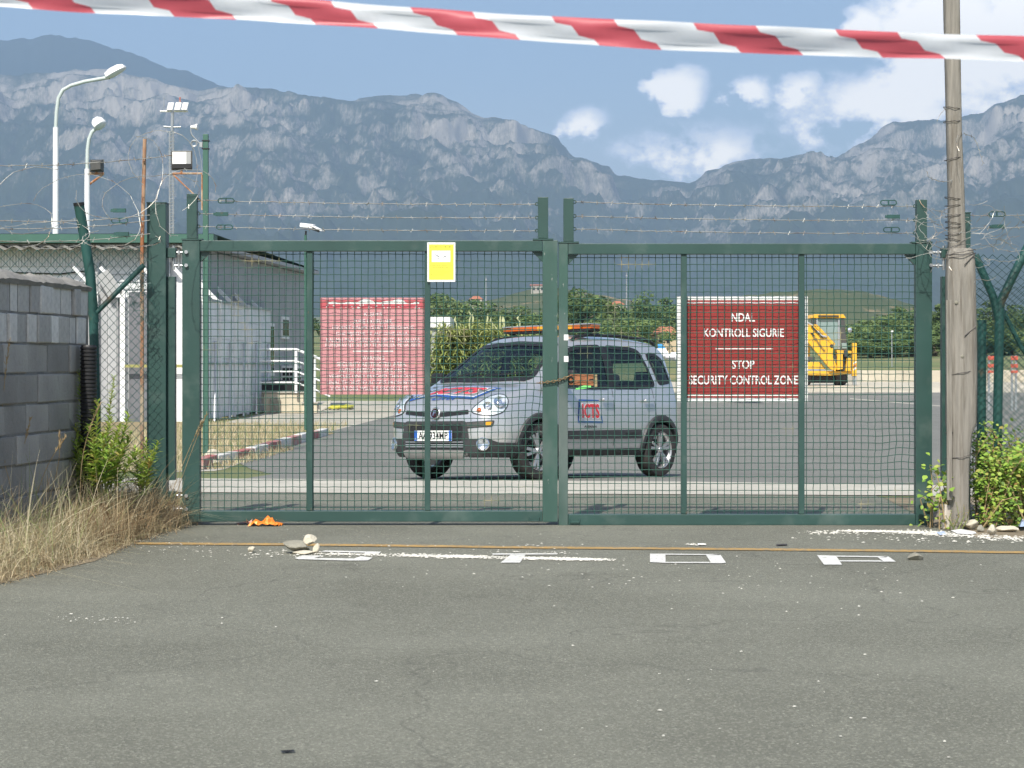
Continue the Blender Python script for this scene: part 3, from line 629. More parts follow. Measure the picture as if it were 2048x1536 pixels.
pr = thing('padlock_cover', P(1168, 775, GD + .03), 'brown cracked padlock cover hanging behind the mesh on the chain', 'cover')
pb = MB(); x0, x1, z0, z1 = gx(1138), gx(1188), gzp(771), gzp(749)
pb.prism([(x0, z0 + .004), (x1, z0 - .003), (x1, z1 + .002), (x0 + .02, z1 + .004), (x0, z1 - .006)], lambda a, b, t: (a, t, b), GD + .018, GD + .055); pb.build('body', m_leather, pr, bevel=.005)
MB().prism([(x1 + .001, z0 - .012), (x1 + .026, z0 - .01), (x1 + .024, z1 + .0), (x1 + .001, z1 - .003)], lambda a, b, t: (a, t, b), GD + .022, GD + .05).build('flap', m_tan, pr, bevel=.003)
e = MB(); ring_eye(e, (x0 + .012, GD + .014, (z0 + z1) / 2 + .004), .020, .006, n=12); e.build('eyelet', m_black, pr, smooth=True)
sl = MB().prism([(x1 - .035, (z0 + z1) / 2), (x1 - .004, (z0 + z1) / 2 + .002), (x1 - .004, (z0 + z1) / 2 + .010), (x1 - .035, (z0 + z1) / 2 + .006)], lambda a, b, t: (a, t, b), GD + .0155, GD + .0175); sl.build('slot', m_black, pr)
MB().prism([(gx(1151), gzp(780)), (gx(1182), gzp(776)), (gx(1183), gzp(769)), (gx(1178), gzp(768)), (gx(1152), gzp(776))], lambda a, b, t: (a, t, b), GD + .02, GD + .035).build('lime_tab', m_lime, pr, bevel=.002)

# ------------------------------------------------------------ signs
def sign_panel(name, px0, px1, py0, py1, m, label, D, tilt=0.0, thick=.004):
    x0, x1, z0, z1 = gx(px0), gx(px1), gzp(py1), gzp(py0); root = thing(name, ((x0 + x1) / 2, D, z0), label, 'sign')
    MB().box(x0, x1, D, D + thick, z0, z1).build('panel', m, root)
    return root, x0, x1, z0, z1
SD = GD + .034
sg, x0, x1, z0, z1 = sign_panel('warning_sign', 639, 849, 595, 789, m_pink_sign, 'faded pink security warning sign with many text lines behind the left gate mesh', SD)
def line(root, s, px0, px1, pyb, pyt, D, m=m_white_print, nm='lettering'):
    mb = MB(); put_text(mb, s, lambda a, b: (a, D, b), gx(px0), gx(px1), gzp(pyb), gzp(pyt)); return mb.build(nm, m, root)
TD = SD - .0015
for s, a, b, yb, yt in [('KUJDES', 728, 763, 633.5, 624.5), ('ZONE E KUFIZUAR.', 705, 785, 647, 638), ('LEJOHET KALIMI VETEM I PERSONAVE', 664, 827, 659.5, 651), ('DHE MJETEVE TE AUTORIZUARA.', 672, 817, 672, 664),
                        ('KALIMI I PAAUTORIZUAR ESHTE I NDALUAR.', 652, 841, 684, 676), ('KUNDRAVAJTESIT DO TE NDIQEN PENALISHT.', 650, 842, 695, 687), ('WARNING', 723, 768, 720, 711.5),
                        ('SECURITY RESTRICTED AREA.', 673, 813, 732.5, 724.5), ('AUTHORIZED PERSONS AND', 677, 810, 744.5, 736.5), ('VEHICLES ONLY BEYOND THIS POINT.', 657, 832, 756.5, 748.5),
                        ('UNAUTHORIZED ACCESS PROHIBITED.', 653, 835, 769, 761), ('VIOLATORS WILL BE PROSECUTED.', 660, 826, 781, 773)]:
    line(sg, s, a, b, yb, yt, TD, m_faded_print)
MB().box(gx(705), gx(786), TD, TD + .0008, gzp(703.5), gzp(701.3)).build('rule', m_faded_print, sg)
m_pink_deep = mat('unfaded_red_band', (.52, .10, .12), .5, 0, .1, 8)
MB().box(gx(639.3), gx(848.7), TD + .0005, TD + .0012, gzp(617), gzp(600)).build('upper_band', m_pink_deep, sg)
pe = MB(); rr = random.Random(5)                                                     # peeled film along the top shows white
top = [(655 + i * 3, 606 - 1.5 * math.sin(i * .55) - (7 if 15 < i < 52 else 1) * (.55 + .45 * math.sin(i * .31)) - rr.uniform(0, 1.2)) for i in range(62)]
bot = [(x, 607.5 + rr.uniform(0, 1.0)) for x, _ in reversed(top)]
for i in range(61):
    (xa, ya), (xb, yb) = top[i], top[i + 1]; pe.add([(gx(xa), TD - .0006, gzp(ya)), (gx(xb), TD - .0006, gzp(yb)), (gx(xb), TD - .0006, gzp(607.6)), (gx(xa), TD - .0006, gzp(607.6))], [(0, 1, 2, 3)])
for i in range(34):
    x = rr.uniform(650, 838); y = rr.uniform(609, 617); w = rr.uniform(.6, 3.0); h = rr.uniform(.4, 1.2)
    pe.add([(gx(x - w), TD - .0006, gzp(y)), (gx(x), TD - .0006, gzp(y - h)), (gx(x + w), TD - .0006, gzp(y)), (gx(x), TD - .0006, gzp(y + h))], [(0, 1, 2, 3)])
pe.build('peeled_film', m_white_print, sg)
sg2, x0, x1, z0, z1 = sign_panel('security_sign', 1354.5, 1617, 592, 804, m_white, 'dark red security control sign with white border behind the right gate mesh', SD)
def frame_rect(mb, a0, a1, b0, b1, w, D, t): mb.box(a0, a1, D, D + t, b1 - w, b1); mb.box(a0, a1, D, D + t, b0, b0 + w); mb.box(a0, a0 + w, D, D + t, b0 + w, b1 - w); mb.box(a1 - w, a1, D, D + t, b0 + w, b1 - w)
MB().box(gx(1362.5), gx(1609), SD - .0012, SD - .0002, gzp(796), gzp(600)).build('red_face', m_red_sign, sg2)
fr = MB(); frame_rect(fr, gx(1369), gx(1604), gzp(792), gzp(604), .009, SD - .0022, .0008); fr.build('inner_border', m_white_print, sg2)
for s, a, b, yb, yt in [('NDAL', 1464, 1511, 643, 626), ('KONTROLL SIGURIE', 1408, 1569, 674, 657), ('STOP', 1465, 1510, 737.5, 720), ('SECURITY CONTROL ZONE', 1379, 1597, 769, 751)]:
    line(sg2, s, a, b, yb, yt, SD - .0025)
MB().box(gx(1432), gx(1547), SD - .0025, SD - .0017, gzp(698.4), gzp(696.6)).build('rule', m_white_print, sg2)
# yellow notice on the front of the left leaf
ND = GD - .0435
yn, x0, x1, z0, z1 = sign_panel('camera_notice', 855, 911, 485.5, 564, m_white, 'small yellow notice in a white plastic sleeve on the left leaf of the gate', ND, thick=.0025)
MB().box(gx(858.5), gx(907.5), ND - .001, ND - .0002, gzp(560), gzp(489.5)).build('yellow_sheet', m_yellow_notice, yn)
MB().box(gx(864), gx(901), ND - .0018, ND - .0012, gzp(524.5), gzp(502)).build('picture', m_white_print, yn)
line(yn, 'ZONE E MONITORUAR ME KAMERA', 860.5, 905, 496, 492.8, ND - .0016, m_ink)
ck = MB()
for poly in ([(868, 508), (878, 512), (880, 516), (877, 515)], [(868, 519), (879, 518), (880, 516.2), (877, 517)], [(886, 516), (890, 512), (895, 511.5), (893, 513.5), (888, 515.8)]):
    ck.add([(gx(x), ND - .0024, gzp(y)) for x, y in poly], [tuple(range(len(poly)))])
ck.build('camera_drawing', m_greyink, yn)
tx = MB()
for y, a, b in ((532, 860, 904), (536, 865, 899), (542.5, 859, 905), (546.5, 859, 898), (550.3, 859, 888)):
    x = a
    while x < b:
        w = random.uniform(1.2, 4); tx.box(gx(x), gx(min(b, x + w)), ND - .0016, ND - .0012, gzp(y + .55), gzp(y - .55)); x += w + .7
tx.build('small_print', m_ink, yn)
for px in (857.8, 908): MB().lathe([(.0001, 0), (.0028, 0)], 8, (gx(px), ND - .003, gzp(488.5)), (0, -1, 0)).build('rivet', m_black, yn)
# ------------------------------------------------------------ block wall on the left (runs away from the camera)
WD = Vector((.13, 1, 0)).normalized(); WN = Vector((WD.y, -WD.x, 0))               # along the wall; out of its face, to the right
W1 = Vector((gx(181, 14.0), 14.0, 0)); WL = 3.0                                     # far end, length back towards the camera
def wp(s, n, z): return W1 - WD * s + WN * n + Vector((0, 0, z))                     # s metres back from the far end
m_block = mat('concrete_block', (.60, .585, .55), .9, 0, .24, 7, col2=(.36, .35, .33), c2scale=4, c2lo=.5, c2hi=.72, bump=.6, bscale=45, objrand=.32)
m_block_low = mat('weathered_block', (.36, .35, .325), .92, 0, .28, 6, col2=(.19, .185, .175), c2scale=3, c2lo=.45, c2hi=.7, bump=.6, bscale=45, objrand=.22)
m_mortar = mat('mortar', (.20, .195, .18), .95, 0, .2, 12, bump=.5, bscale=50)
wall = thing('block_wall', W1 - WD * (WL / 2), 'grey concrete block wall with rough mortar on top beside the dry grass', 'wall')
bm_ = MB()
vs = [wp(0.012, -.012, -.05), wp(WL, -.012, -.05), wp(WL, -.18, -.05), wp(.012, -.18, -.05), wp(.012, -.012, 1.70), wp(WL, -.012, 1.70), wp(WL, -.18, 1.70), wp(.012, -.18, 1.70)]
bm_.add(vs, [(3, 2, 1, 0), (4, 5, 6, 7), (0, 1, 5, 4), (1, 2, 6, 5), (2, 3, 7, 6), (3, 0, 4, 7)]); bm_.build('mortar_core', m_mortar, wall)
def block_mesh(L, H, seed):
    mb = MB(); mb.obox((0, 0, 0), (L, .19, H)); rr = random.Random(seed)
    me = bpy.data.meshes.new('block'); bm = bmesh.new(); vv = [bm.verts.new(v) for v in mb.v]; [bm.faces.new([vv[i] for i in f]) for f in mb.f]
    bmesh.ops.recalc_face_normals(bm, faces=bm.faces[:]); bmesh.ops.bevel(bm, geom=bm.edges[:], offset=.006, segments=1, affect='EDGES')
    for v in bm.verts: v.co += Vector((rr.uniform(-1, 1), rr.uniform(-1, 1), rr.uniform(-1, 1))) * .0025
    bm.to_mesh(me); bm.free(); return me
rotw = Matrix((( -WD.x, -WN.x, 0), (-WD.y, -WN.y, 0), (0, 0, 1)))                    # local x back along the wall, local y into the wall
def lay(z, lens, H, m, off):
    s = off; i = 0
    while s < WL:
        L = lens[i % len(lens)]; key = (round(L, 3), H, i % 3, m.name)
        if key not in BLK: me = block_mesh(L - .012, H - .012, i % 3 + int(L * 100)); me.materials.append(m); BLK[key] = me
        o = bpy.data.objects.new('block', BLK[key]); COL.objects.link(o); o.parent = wall
        c = wp(s + L / 2, -.095 + random.uniform(-.012, .014), z + H / 2) - ORG[wall.name]
        o.matrix_local = Matrix.Translation(c) @ rotw.to_4x4() @ Matrix.Rotation(random.uniform(-.02, .02), 4, 'Z')
        s += L; i += 1
BLK = {}
CH = .194
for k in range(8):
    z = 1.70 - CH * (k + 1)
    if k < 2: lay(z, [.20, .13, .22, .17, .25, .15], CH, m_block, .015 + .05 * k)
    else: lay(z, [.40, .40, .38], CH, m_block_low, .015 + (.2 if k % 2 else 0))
    if k >= 2 and k % 2: lay(z, [.185, 9], CH, m_block_low, .015) if False else None
cp = MB(); nseg = 60; rr = random.Random(3); prof = []                                # lumpy mortar coping
for i in range(nseg + 1):
    s = .0 + WL * i / nseg; h = .030 + .045 * rr.random() ** 2 + .020 * math.sin(i * .7) * math.sin(i * .23)
    prof.append([wp(s, -.20, 1.69), wp(s, -.19, 1.70 + h * .7), wp(s, -.10, 1.70 + h + .015), wp(s, -.02, 1.70 + h * .8), wp(s, .012 + .008 * rr.random(), 1.705 + h * .2), wp(s, .004, 1.685)])
vs = [p for r_ in prof for p in r_]; cp.add(vs, [(i*6+j, i*6+j+1, (i+1)*6+j+1, (i+1)*6+j) for i in range(nseg) for j in range(5)] + [(0, 1, 2, 3, 4, 5)]); cp.build('coping', m_mortar, wall, smooth=True)
# black ribbed pipe standing against it
pp = wp(.28, .085, 0); pipe = MB(); prof = []
zt = gzp(690, pp.y)
k = int((zt + .02) / .026)
for i in range(k): z = -.02 + i * .026; prof += [(.052, z), (.058, z + .005), (.058, z + .015), (.052, z + .020)]
prof += [(.050, zt), (.044, zt), (.044, zt - .3)]
pipe.lathe(prof, 18, (pp.x, pp.y, 0)); tag(pipe.build('pipe', m_black, smooth=True), 'black ribbed plastic pipe standing upright against the block wall', 'pipe')

# ------------------------------------------------------------ chain-link fences
def chainlink(mb, o, ux, L, H, w=.062, h=.066, r=.0025, seed=0, mask=None, amp=.010):
    o, ux = Vector(o), Vector(ux).normalized(); uy = Vector((-ux.y, ux.x, 0)); n = int(L / (w / 2)); rr = random.Random(seed); m = int(H / h)
    ph = [rr.uniform(0, 6.28) for _ in range(4)]
    for i in range(n + 1):
        x0 = i * w / 2; pts = []; d = 1 if i % 2 else -1
        for j in range(2 * m + 1):
            z = j * h / 2; x = x0 + d * (w / 4) * (1 if j % 2 else -1)
            bul = amp * (math.sin(3.1 * x + ph[0]) * math.cos(2.3 * z + ph[1])); sag = .012 * math.sin(5 * x + ph[2]) * math.sin(4 * z + ph[3])
            p = o + ux * (x + sag) + uy * (bul + (.002 if j % 2 else -.002)) + Vector((0, 0, z + sag))
            if mask is None or mask(p): pts.append(p)
            else:
                if len(pts) > 1: mb.tube(pts, r, 4, cap=False)
                pts = []
        if len(pts) > 1: mb.tube(pts, r, 4, cap=False)
FY = 14.35
fl = thing('chainlink_fence', (gx(190, FY), FY, 0), 'green chain-link panel with leaning post between block wall and left gate post', 'fence')
ybase = gzp(640, FY)
# leaning barbed-wire arm, upright and diagonal brace
def px3(px, py, D): return P(px, py, D)
pa = MB(); pa.tube([px3(194, 1010, FY), px3(191, 800, FY), px3(187, 640, FY)], [.036, .035, .034], 12); pa.build('post', m_chain, fl, smooth=True)
ar = MB(); ar.tube([px3(188, 645, FY), px3(180, 545, FY - .02), px3(168, 470, FY - .05), px3(158, 410, FY - .08)], .037, 12); a_ = ar.build('leaning_arm', m_chain, fl, smooth=True)
MB().tube([px3(158.1, 411, FY - .08), px3(157.4, 405, FY - .083)], .040, 12).build('arm_cap', m_black, fl, smooth=True)
br = MB(); br.tube([px3(190, 628, FY - .01), px3(240, 578, FY), px3(288, 530, FY + .03)], .019, 10); br.build('brace', m_chain, fl, smooth=True)
net = MB()
chainlink(net, (gx(191, FY), FY - .045, gz(FY) + .02), (1, .05, 0), gx(298, FY) - gx(191, FY), gzp(497, FY) - .02, seed=4)
xs0 = gx(-60, FY - .3)
chainlink(net, (gx(188, FY), FY - .05, 1.66), (-1, -.28, 0), 1.1, .34, seed=6, amp=.03)
nn = net.build('netting', m_chain, fl); nn['kind'] = 'stuff'
tang = MB(); rr = random.Random(8)                                                     # loose bunched mesh near the gate post
for i in range(42):
    c = Vector((gx(rr.uniform(258, 296), FY), FY - .05 + rr.uniform(-.03, .04), gzp(rr.uniform(490, 640), FY))); pts = [c]
    for j in range(5): pts.append(pts[-1] + Vector((rr.uniform(-.035, .035), rr.uniform(-.015, .015), rr.uniform(-.045, .02))))
    tang.tube(pts, .0017, 4, cap=False)
tn = tang.build('bunched_netting', m_chain, fl); tn['kind'] = 'stuff'
# barbed wires of the left fence
lw = thing('barbed_wire', (gx(120, FY), FY, 2.2), 'strands of barbed wire strung over the block wall to the left gate post', 'barbed wire')
for i, (ya, yb, dd) in enumerate(((438, 430, 0), (455, 441, .02), (480, 468, .03))):
    mb = MB(); barbed(mb, px3(-60, ya, FY - .3), px3(300, yb, FY + .05), .03, seed=30 + i); mb.build('strand', m_wire, lw)
mb = MB(); barbed(mb, px3(-60, 330, FY - .6), px3(345, 310, FY), .03, seed=40); mb.build('strand', m_wire, lw)
for px, py, kd in ((239, 421, 'box'), (239, 441, 'open'), (245, 468, 'box')):
    t = MB(); tensioner(t, px3(px, py, FY - .01), kd); t.build('wire_tensioner', m_chain, lw)
def loops(mb, cs, D, r0, seed, n=28, turns=1.0, jz=.12, barbs=True):
    rr = random.Random(seed)
    for px, py, rx, rz_, tilt in cs:
        c = px3(px, py, D + rr.uniform(-.15, .15)); pts = []; a0 = rr.uniform(0, 6.28); k = int(n * turns)
        for i in range(k):
            a = a0 + 6.283 * i / n; w = 1 + .07 * math.sin(3 * a + a0)
            pts.append(c + Vector((rx * w * math.cos(a) + tilt * rz_ * math.sin(a), .16 * math.sin(a + 1), rz_ * w * math.sin(a))) + Vector((rr.uniform(-1, 1), rr.uniform(-1, 1), rr.uniform(-1, 1))) * .006)
        mb.tube(pts, r0, 4, cap=False)
        if barbs:
            for i in range(1, k - 1, 2):
                v = Vector((rr.uniform(-1, 1), rr.uniform(-1, 1), rr.uniform(-1, 1))).normalized() * .016; mb.tube([pts[i] - v, pts[i] + v], .0018, 3, cap=False)
cl = MB(); loops(cl, [(245, 360, .26, .30, .3), (330, 330, .22, .27, -.2), (80, 400, .32, .24, .2), (300, 400, .30, .20, .5), (30, 450, .25, .16, 0), (180, 420, .34, .26, -.4), (370, 400, .18, .24, .2), (90, 470, .3, .1, .2), (240, 478, .25, .07, 0)], FY - .15, .0022, 3, turns=.78)
tag(cl.build('barbed_wire_coil', m_wire), 'loose loops of barbed wire coiled over the left fence below the lamp posts', 'barbed wire')
rp = MB(); rp.tube([px3(284, 500, FY + .1), px3(287, 380, FY + .1), px3(289.5, 278, FY + .1)], .014, 8); rp.tube([px3(286.6, 322, FY + .085), px3(290, 322, FY + .085)], .018, 6)
base_p = px3(284, 500, FY + .1); rp.tube([Vector((base_p.x, base_p.y, 0)), base_p], .014, 8)
tag(rp.build('pole', m_rustpole, smooth=True), 'thin rusty pole holding up the barbed wire loops on the left', 'pole')

# right-hand fence
FR = 14.9
fr_ = thing('chainlink_fence', (gx(1990, FR), FR, 0), 'green chain-link fence with Y-shaped post right of the wooden pole', 'fence')
net = MB(); chainlink(net, (gx(1944, FR), FR - .05, .02), (1, -.06, 0), 1.5, 1.98, seed=14, w=.066, h=.06, r=.0027); chainlink(net, (gx(1950, FR), FR + .16, .02), (1, .10, 0), 1.5, 1.75, seed=15, w=.066, h=.06, r=.0024); nn = net.build('netting', m_chain, fr_); nn['kind'] = 'stuff'
MB().tube([px3(1992, 1040, FR), px3(1996, 800, FR), px3(2000, 600, FR)], .036, 12).build('post', m_chain, fr_, smooth=True)
MB().tube([px3(2002, 660, FR), px3(1985, 590, FR), px3(1950, 510, FR)], .030, 10).build('leaning_arm', m_chain, fr_, smooth=True)
MB().tube([px3(1998, 610, FR), px3(2022, 560, FR), px3(2052, 500, FR), px3(2075, 450, FR)], .033, 10).build('leaning_arm', m_chain, fr_, smooth=True)
MB().tube([px3(1962, 1000, FR + .1), px3(1964, 640, FR + .1)], .034, 10).build('post', m_chain, fr_, smooth=True)
MB().tube([px3(1995, 600, FR + .02), px3(2040, 690, FR + .06), px3(2085, 760, FR + .1)], .018, 8).build('brace', m_chain, fr_, smooth=True)
rw = thing('barbed_wire', (gx(1990, FR), FR, 2.0), 'barbed wire strands and tensioners running right from the wooden pole', 'barbed wire')
for i, (ya, yb) in enumerate(((431, 426), (456, 450))):
    mb = MB(); barbed(mb, px3(1932, ya, FR - .1), px3(2110, yb, FR - .1), .01, seed=50 + i); mb.build('strand', m_wire, rw)
for px, py, kd in ((1994, 428, 'open'), (1996, 453, 'box')):
    t = MB(); tensioner(t, px3(px, py, FR - .11), kd); t.build('wire_tensioner', m_chain, rw)

# ------------------------------------------------------------ wooden pole
m_wood = mat('weathered_wood', (.24, .225, .195), .85, 0, .22, 7, col2=(.14, .125, .10), c2scale=5, c2lo=.48, c2hi=.7, bump=.5, bscale=22, stretch=(6, 6, .35))
PD = 14.25
pole = thing('wooden_pole', (gx(1915, PD), PD, 0), 'weathered grey wooden pole wound with wire right of the gate', 'pole')
def splintery(mb, rows, depth, seed, n=14):
    rr = random.Random(seed); off = [rr.uniform(.94, 1.05) for _ in range(n)]; ps = []
    for (pxl, pxr, py, D, d2) in rows:
        c = px3((pxl + pxr) / 2, py, D); w = (pxr - pxl) / 2 / F * D
        ps.append([c + Vector((w * math.copysign(abs(math.cos(a)) ** .55, math.cos(a)) * off[k] , d2 * math.copysign(abs(math.sin(a)) ** .6, math.sin(a)), 0)) for k, a in enumerate([6.283 * j / n for j in range(n)])])
    vs = [p for r_ in ps for p in r_]; k = len(ps)
    mb.add(vs, [(i*n+j, i*n+(j+1) % n, (i+1)*n+(j+1) % n, (i+1)*n+j) for i in range(k-1) for j in range(n)] + [tuple(range(n)), tuple(range((k-1)*n, k*n))])
up = MB(); rows = [(1903, 1939, 620, PD + .10, .055), (1897, 1931, 490, PD + .10, .055), (1896, 1928, 380, PD + .10, .055), (1893, 1923, 260, PD + .10, .052), (1890, 1921, 130, PD + .10, .05), (1887, 1919, 0, PD + .10, .05), (1883, 1914, -170, PD + .10, .048)]
splintery(up, rows, .05, 2); up.build('upper_pole', m_wood, pole, smooth=True)
st = MB(); rows = [(1900, 1938, 1063, PD, .075), (1899, 1937, 1000, PD, .075), (1897, 1938, 930, PD, .078), (1896, 1944, 868, PD, .08), (1893, 1953, 845, PD, .082), (1894, 1954, 760, PD, .082), (1893, 1953, 660, PD, .08), (1893, 1951, 560, PD, .078), (1894, 1949, 510, PD, .075), (1899, 1944, 497, PD, .05)]
splintery(st, rows, .08, 5, 18); st.build('lower_stub', m_wood, pole, smooth=True)
m_wood2 = mat('pale_wood', (.46, .42, .36), .85, 0, .2, 7, bump=.4, bscale=22, stretch=(6, 6, .35))
MB().bar(px3(1899, 1000, PD - .085), px3(1897, 600, PD - .087), .035, .02, up=(0, 1, 0)).build('side_batten', m_wood, pole)
MB().prism([(gx(1885, PD), .0), (gx(1906, PD), .0), (gx(1903, PD), .17), (gx(1888, PD), .18)], lambda a, b, t: (a, t, b), PD - .03, PD + .05).build('foot_block', m_wood2, pole, bevel=.006)
for px, py in ((1913, 605), (1925, 713)):
    kn = MB(); kn.lathe([(.0001, .004), (.006, .003), (.012, .0005), (.014, -.004)], 12, px3(px, py, PD - .083), (0, -1, 0)); kn.build('knot', m_stone_dark, pole, smooth=True)
for a, b in (((1929, 672), (1952, 653)), ((1929, 529), (1950, 508)), ((1890, 866), (1906, 865))): MB().tube([px3(*a, PD - .09), px3(*b, PD - .07)], .004, 5).build('nail', m_darkwire, pole)
def wrap(mb, pxc, py, hw, D, dep, seed, r=.0028, slant=0):
    c = px3(pxc, py, D); w = hw / F * D; rr = random.Random(seed)
    mb.tube([c + Vector((w * math.cos(a) * 1.04, dep * math.sin(a) * 1.15, slant * math.cos(a) + rr.uniform(-.004, .004))) for a in [6.283 * i / 20 for i in range(20)]], r, 4, closed=True)
for i, py in enumerate((218, 244, 318, 398, 412, 431, 447, 455, 468, 480)):
    ww = MB(); wrap(ww, 1909 - (500 - py) * .014, py, 17, PD + .10, .056, i, slant=.012 * ((i % 3) - 1)); ww.build('wire_binding', m_darkwire, pole)
for i, py in enumerate((505, 512, 745, 912)):
    ww = MB(); wrap(ww, 1921, py, 29, PD, .08, 40 + i, slant=.02); ww.build('wire_binding', m_darkwire, pole)
tg = MB(); loops(tg, [(1895, 250, .10, .14, .3), (1940, 300, .11, .13, -.2), (1885, 340, .13, .09, .4), (1925, 440, .20, .10, .2), (1880, 470, .16, .10, -.4), (1960, 470, .22, .11, .5), (1990, 500, .20, .09, -.3), (1850, 455, .10, .12, .1),
                           (1900, 500, .18, .07, .6), (2020, 470, .2, .13, .1), (1945, 520, .14, .06, -.2), (1870, 430, .09, .05, .3)], PD + .1, .0021, 17, turns=.72)
rr = random.Random(21)
for i in range(46):
    c = px3(rr.uniform(1858, 2020), rr.gauss(472, 28), PD + .1 + rr.uniform(-.2, .25)); pts = [c]; v = Vector((rr.uniform(-1, 1), rr.uniform(-.5, .5), rr.uniform(-.6, .6))).normalized()
    for j in range(6): v = (v + Vector((rr.uniform(-1, 1), rr.uniform(-1, 1), rr.uniform(-1, 1))) * .5).normalized(); pts.append(pts[-1] + v * .035)
    tg.tube(pts, .0018, 3, cap=False)
tag(tg.build('barbed_wire_tangle', m_wire), 'tangle of old barbed wire around the wooden pole', 'barbed wire')

# ------------------------------------------------------------ barrier tape across the road, close to the camera
m_tape = bpy.data.materials.new('barrier_tape'); m_tape.use_nodes = True; t = m_tape.node_tree; t.nodes.clear(); L = t.links.new
o_ = t.nodes.new('ShaderNodeOutputMaterial'); b_ = t.nodes.new('ShaderNodeBsdfPrincipled'); tl = t.nodes.new('ShaderNodeBsdfTranslucent'); ms = t.nodes.new('ShaderNodeMixShader'); ms.inputs[0].default_value = .45
uv = t.nodes.new('ShaderNodeUVMap'); sx = t.nodes.new('ShaderNodeSeparateXYZ'); L(uv.outputs[0], sx.inputs[0])
fr1 = t.nodes.new('ShaderNodeMath'); fr1.operation = 'FRACT'; L(sx.outputs[0], fr1.inputs[0]); lt = t.nodes.new('ShaderNodeMath'); lt.operation = 'LESS_THAN'; L(fr1.outputs[0], lt.inputs[0]); lt.inputs[1].default_value = .44
mxc = t.nodes.new('ShaderNodeMix'); mxc.data_type = 'RGBA'; L(lt.outputs[0], mxc.inputs[0]); mxc.inputs[6].default_value = (.74, .77, .80, 1); mxc.inputs[7].default_value = (.64, .12, .15, 1)
L(mxc.outputs[2], b_.inputs['Base Color']); L(mxc.outputs[2], tl.inputs[0]); b_.inputs['Roughness'].default_value = .35; L(b_.outputs[0], ms.inputs[1]); L(tl.outputs[0], ms.inputs[2]); L(ms.outputs[0], o_.inputs[0])
TDp = 3.6; tp = [(-260, -30), (0, -12), (300, 4), (512, 15), (850, 42), (1200, 66), (1600, 84), (2048, 99), (2300, 104)]
xs_ = np.linspace(-260, 2300, 150); yc = np.interp(xs_, [p[0] for p in tp], [p[1] for p in tp]); yc = np.convolve(np.pad(yc, 8, mode='edge'), np.ones(17) / 17, 'valid')
# the tape is folded lengthwise into a zigzag: bands with their own tilt, the print steps at each fold
prof = [(-27, .000, 0), (-13, .012, 13), (-9, .006, 17), (10, .010, 33), (15, .004, 37), (27, .012, 47)]
vsT = []; uvT = []
for i, (x, y) in enumerate(zip(xs_, yc)):
    wob = 1 + .05 * math.sin(x / 170) ; tw = .006 * math.sin(x / 230 + 1)
    for k, (dy, dd, sh) in enumerate(prof):
        p = P(x, y + dy * wob * (1 + .02 * math.sin(x / 61 + k)), TDp); vsT.append(p + Vector((0, -dd * .7 + tw * dy / 27 + .002 * math.sin(x / 37 + k * 2), 0))); uvT.append(((x - (dy * .55 + (28 if k in (1, 2) else 0) * 0 + {0: 0, 1: 0, 2: 30, 3: 34, 4: 62, 5: 66}[k])) / 283.0 + .05, 0))
tb = MB(); n = len(prof); tb.add(vsT, [(i*n+j, i*n+j+1, (i+1)*n+j+1, (i+1)*n+j) for i in range(len(xs_)-1) for j in range(n-1)])
base = Vector((0, TDp, 1.8)); to = tb.build('barrier_tape', m_tape, smooth=False, base=base)
ul = to.data.uv_layers.new(name='UVMap')
for lp in to.data.loops: ul.data[lp.index].uv = uvT[lp.vertex_index]
to.data.polygons.foreach_set('use_smooth', [True] * len(to.data.polygons))
tag(to, 'red and white striped barrier tape stretched across the top of the view', 'barrier tape')
# ------------------------------------------------------------ verge, dry grass, weeds
verge = sheet('verge', [G(410, 1032).xy, G(290, 1078).xy, G(190, 1124).xy, G(0, 1170).xy, (-3.3, 9.4), (-5.5, 9.4), (-5.5, 16.5), (-2.7, 16.5), (-2.35, 15.6)], .007, m_dirt)
sheet('verge', [G(1872, 1056).xy, G(1960, 1078).xy, (5.5, 13.2), (6.5, 17.5), (3.25, 17.5), (3.1, 14.7)], .0075, m_dirt)
m_grass = mat('dry_grass_blades', (.4, .3, .15), .8, 0, 0, 1, tint=[(.17, .10, .05), (.32, .235, .13), (.49, .405, .245), (.62, .55, .38), (.26, .30, .11), (.14, .21, .07)], trans=.25)
def blades(n, place, hgt, wid, tintf, lean=.5, seg=4, seed=1):
    r = np.random.default_rng(seed); V = []; Fc = []; T = []
    base = place(r, n); h = hgt(r, n, base); az_ = r.uniform(0, 2 * np.pi, n); ln = np.abs(r.normal(0, lean, n)) + .05; tw = tintf(r, n, base); w = wid * r.uniform(.6, 1.5, n)
    da = r.uniform(0, 2 * np.pi, n)
    d = np.stack([np.cos(az_), np.sin(az_)], 1); q = np.stack([np.cos(da), np.sin(da)], 1)
    rows = []
    for s in range(seg + 1):
        t = s / seg; bend = ln * t ** 1.7; z = h * (t - .30 * ln * t ** 2); xy = base[:, :2] + d * (h * bend)[:, None]
        ww = w * (1 - t) ** .7 if s < seg else w * 0 + .0004
        rows.append((np.c_[xy - q * ww[:, None], base[:, 2] + z], np.c_[xy + q * ww[:, None], base[:, 2] + z]))
    vs = np.stack([np.stack(x, 1) for x in rows], 1).reshape(n, -1, 3); m_ = vs.shape[1]
    idx = np.arange(n)[:, None] * m_; fs = np.stack([np.stack([idx[:, 0] + 2*s, idx[:, 0] + 2*s + 1, idx[:, 0] + 2*s + 3, idx[:, 0] + 2*s + 2], 1) for s in range(seg)], 1).reshape(-1, 4)
    return vs.reshape(-1, 3), fs, np.repeat(tw, m_)
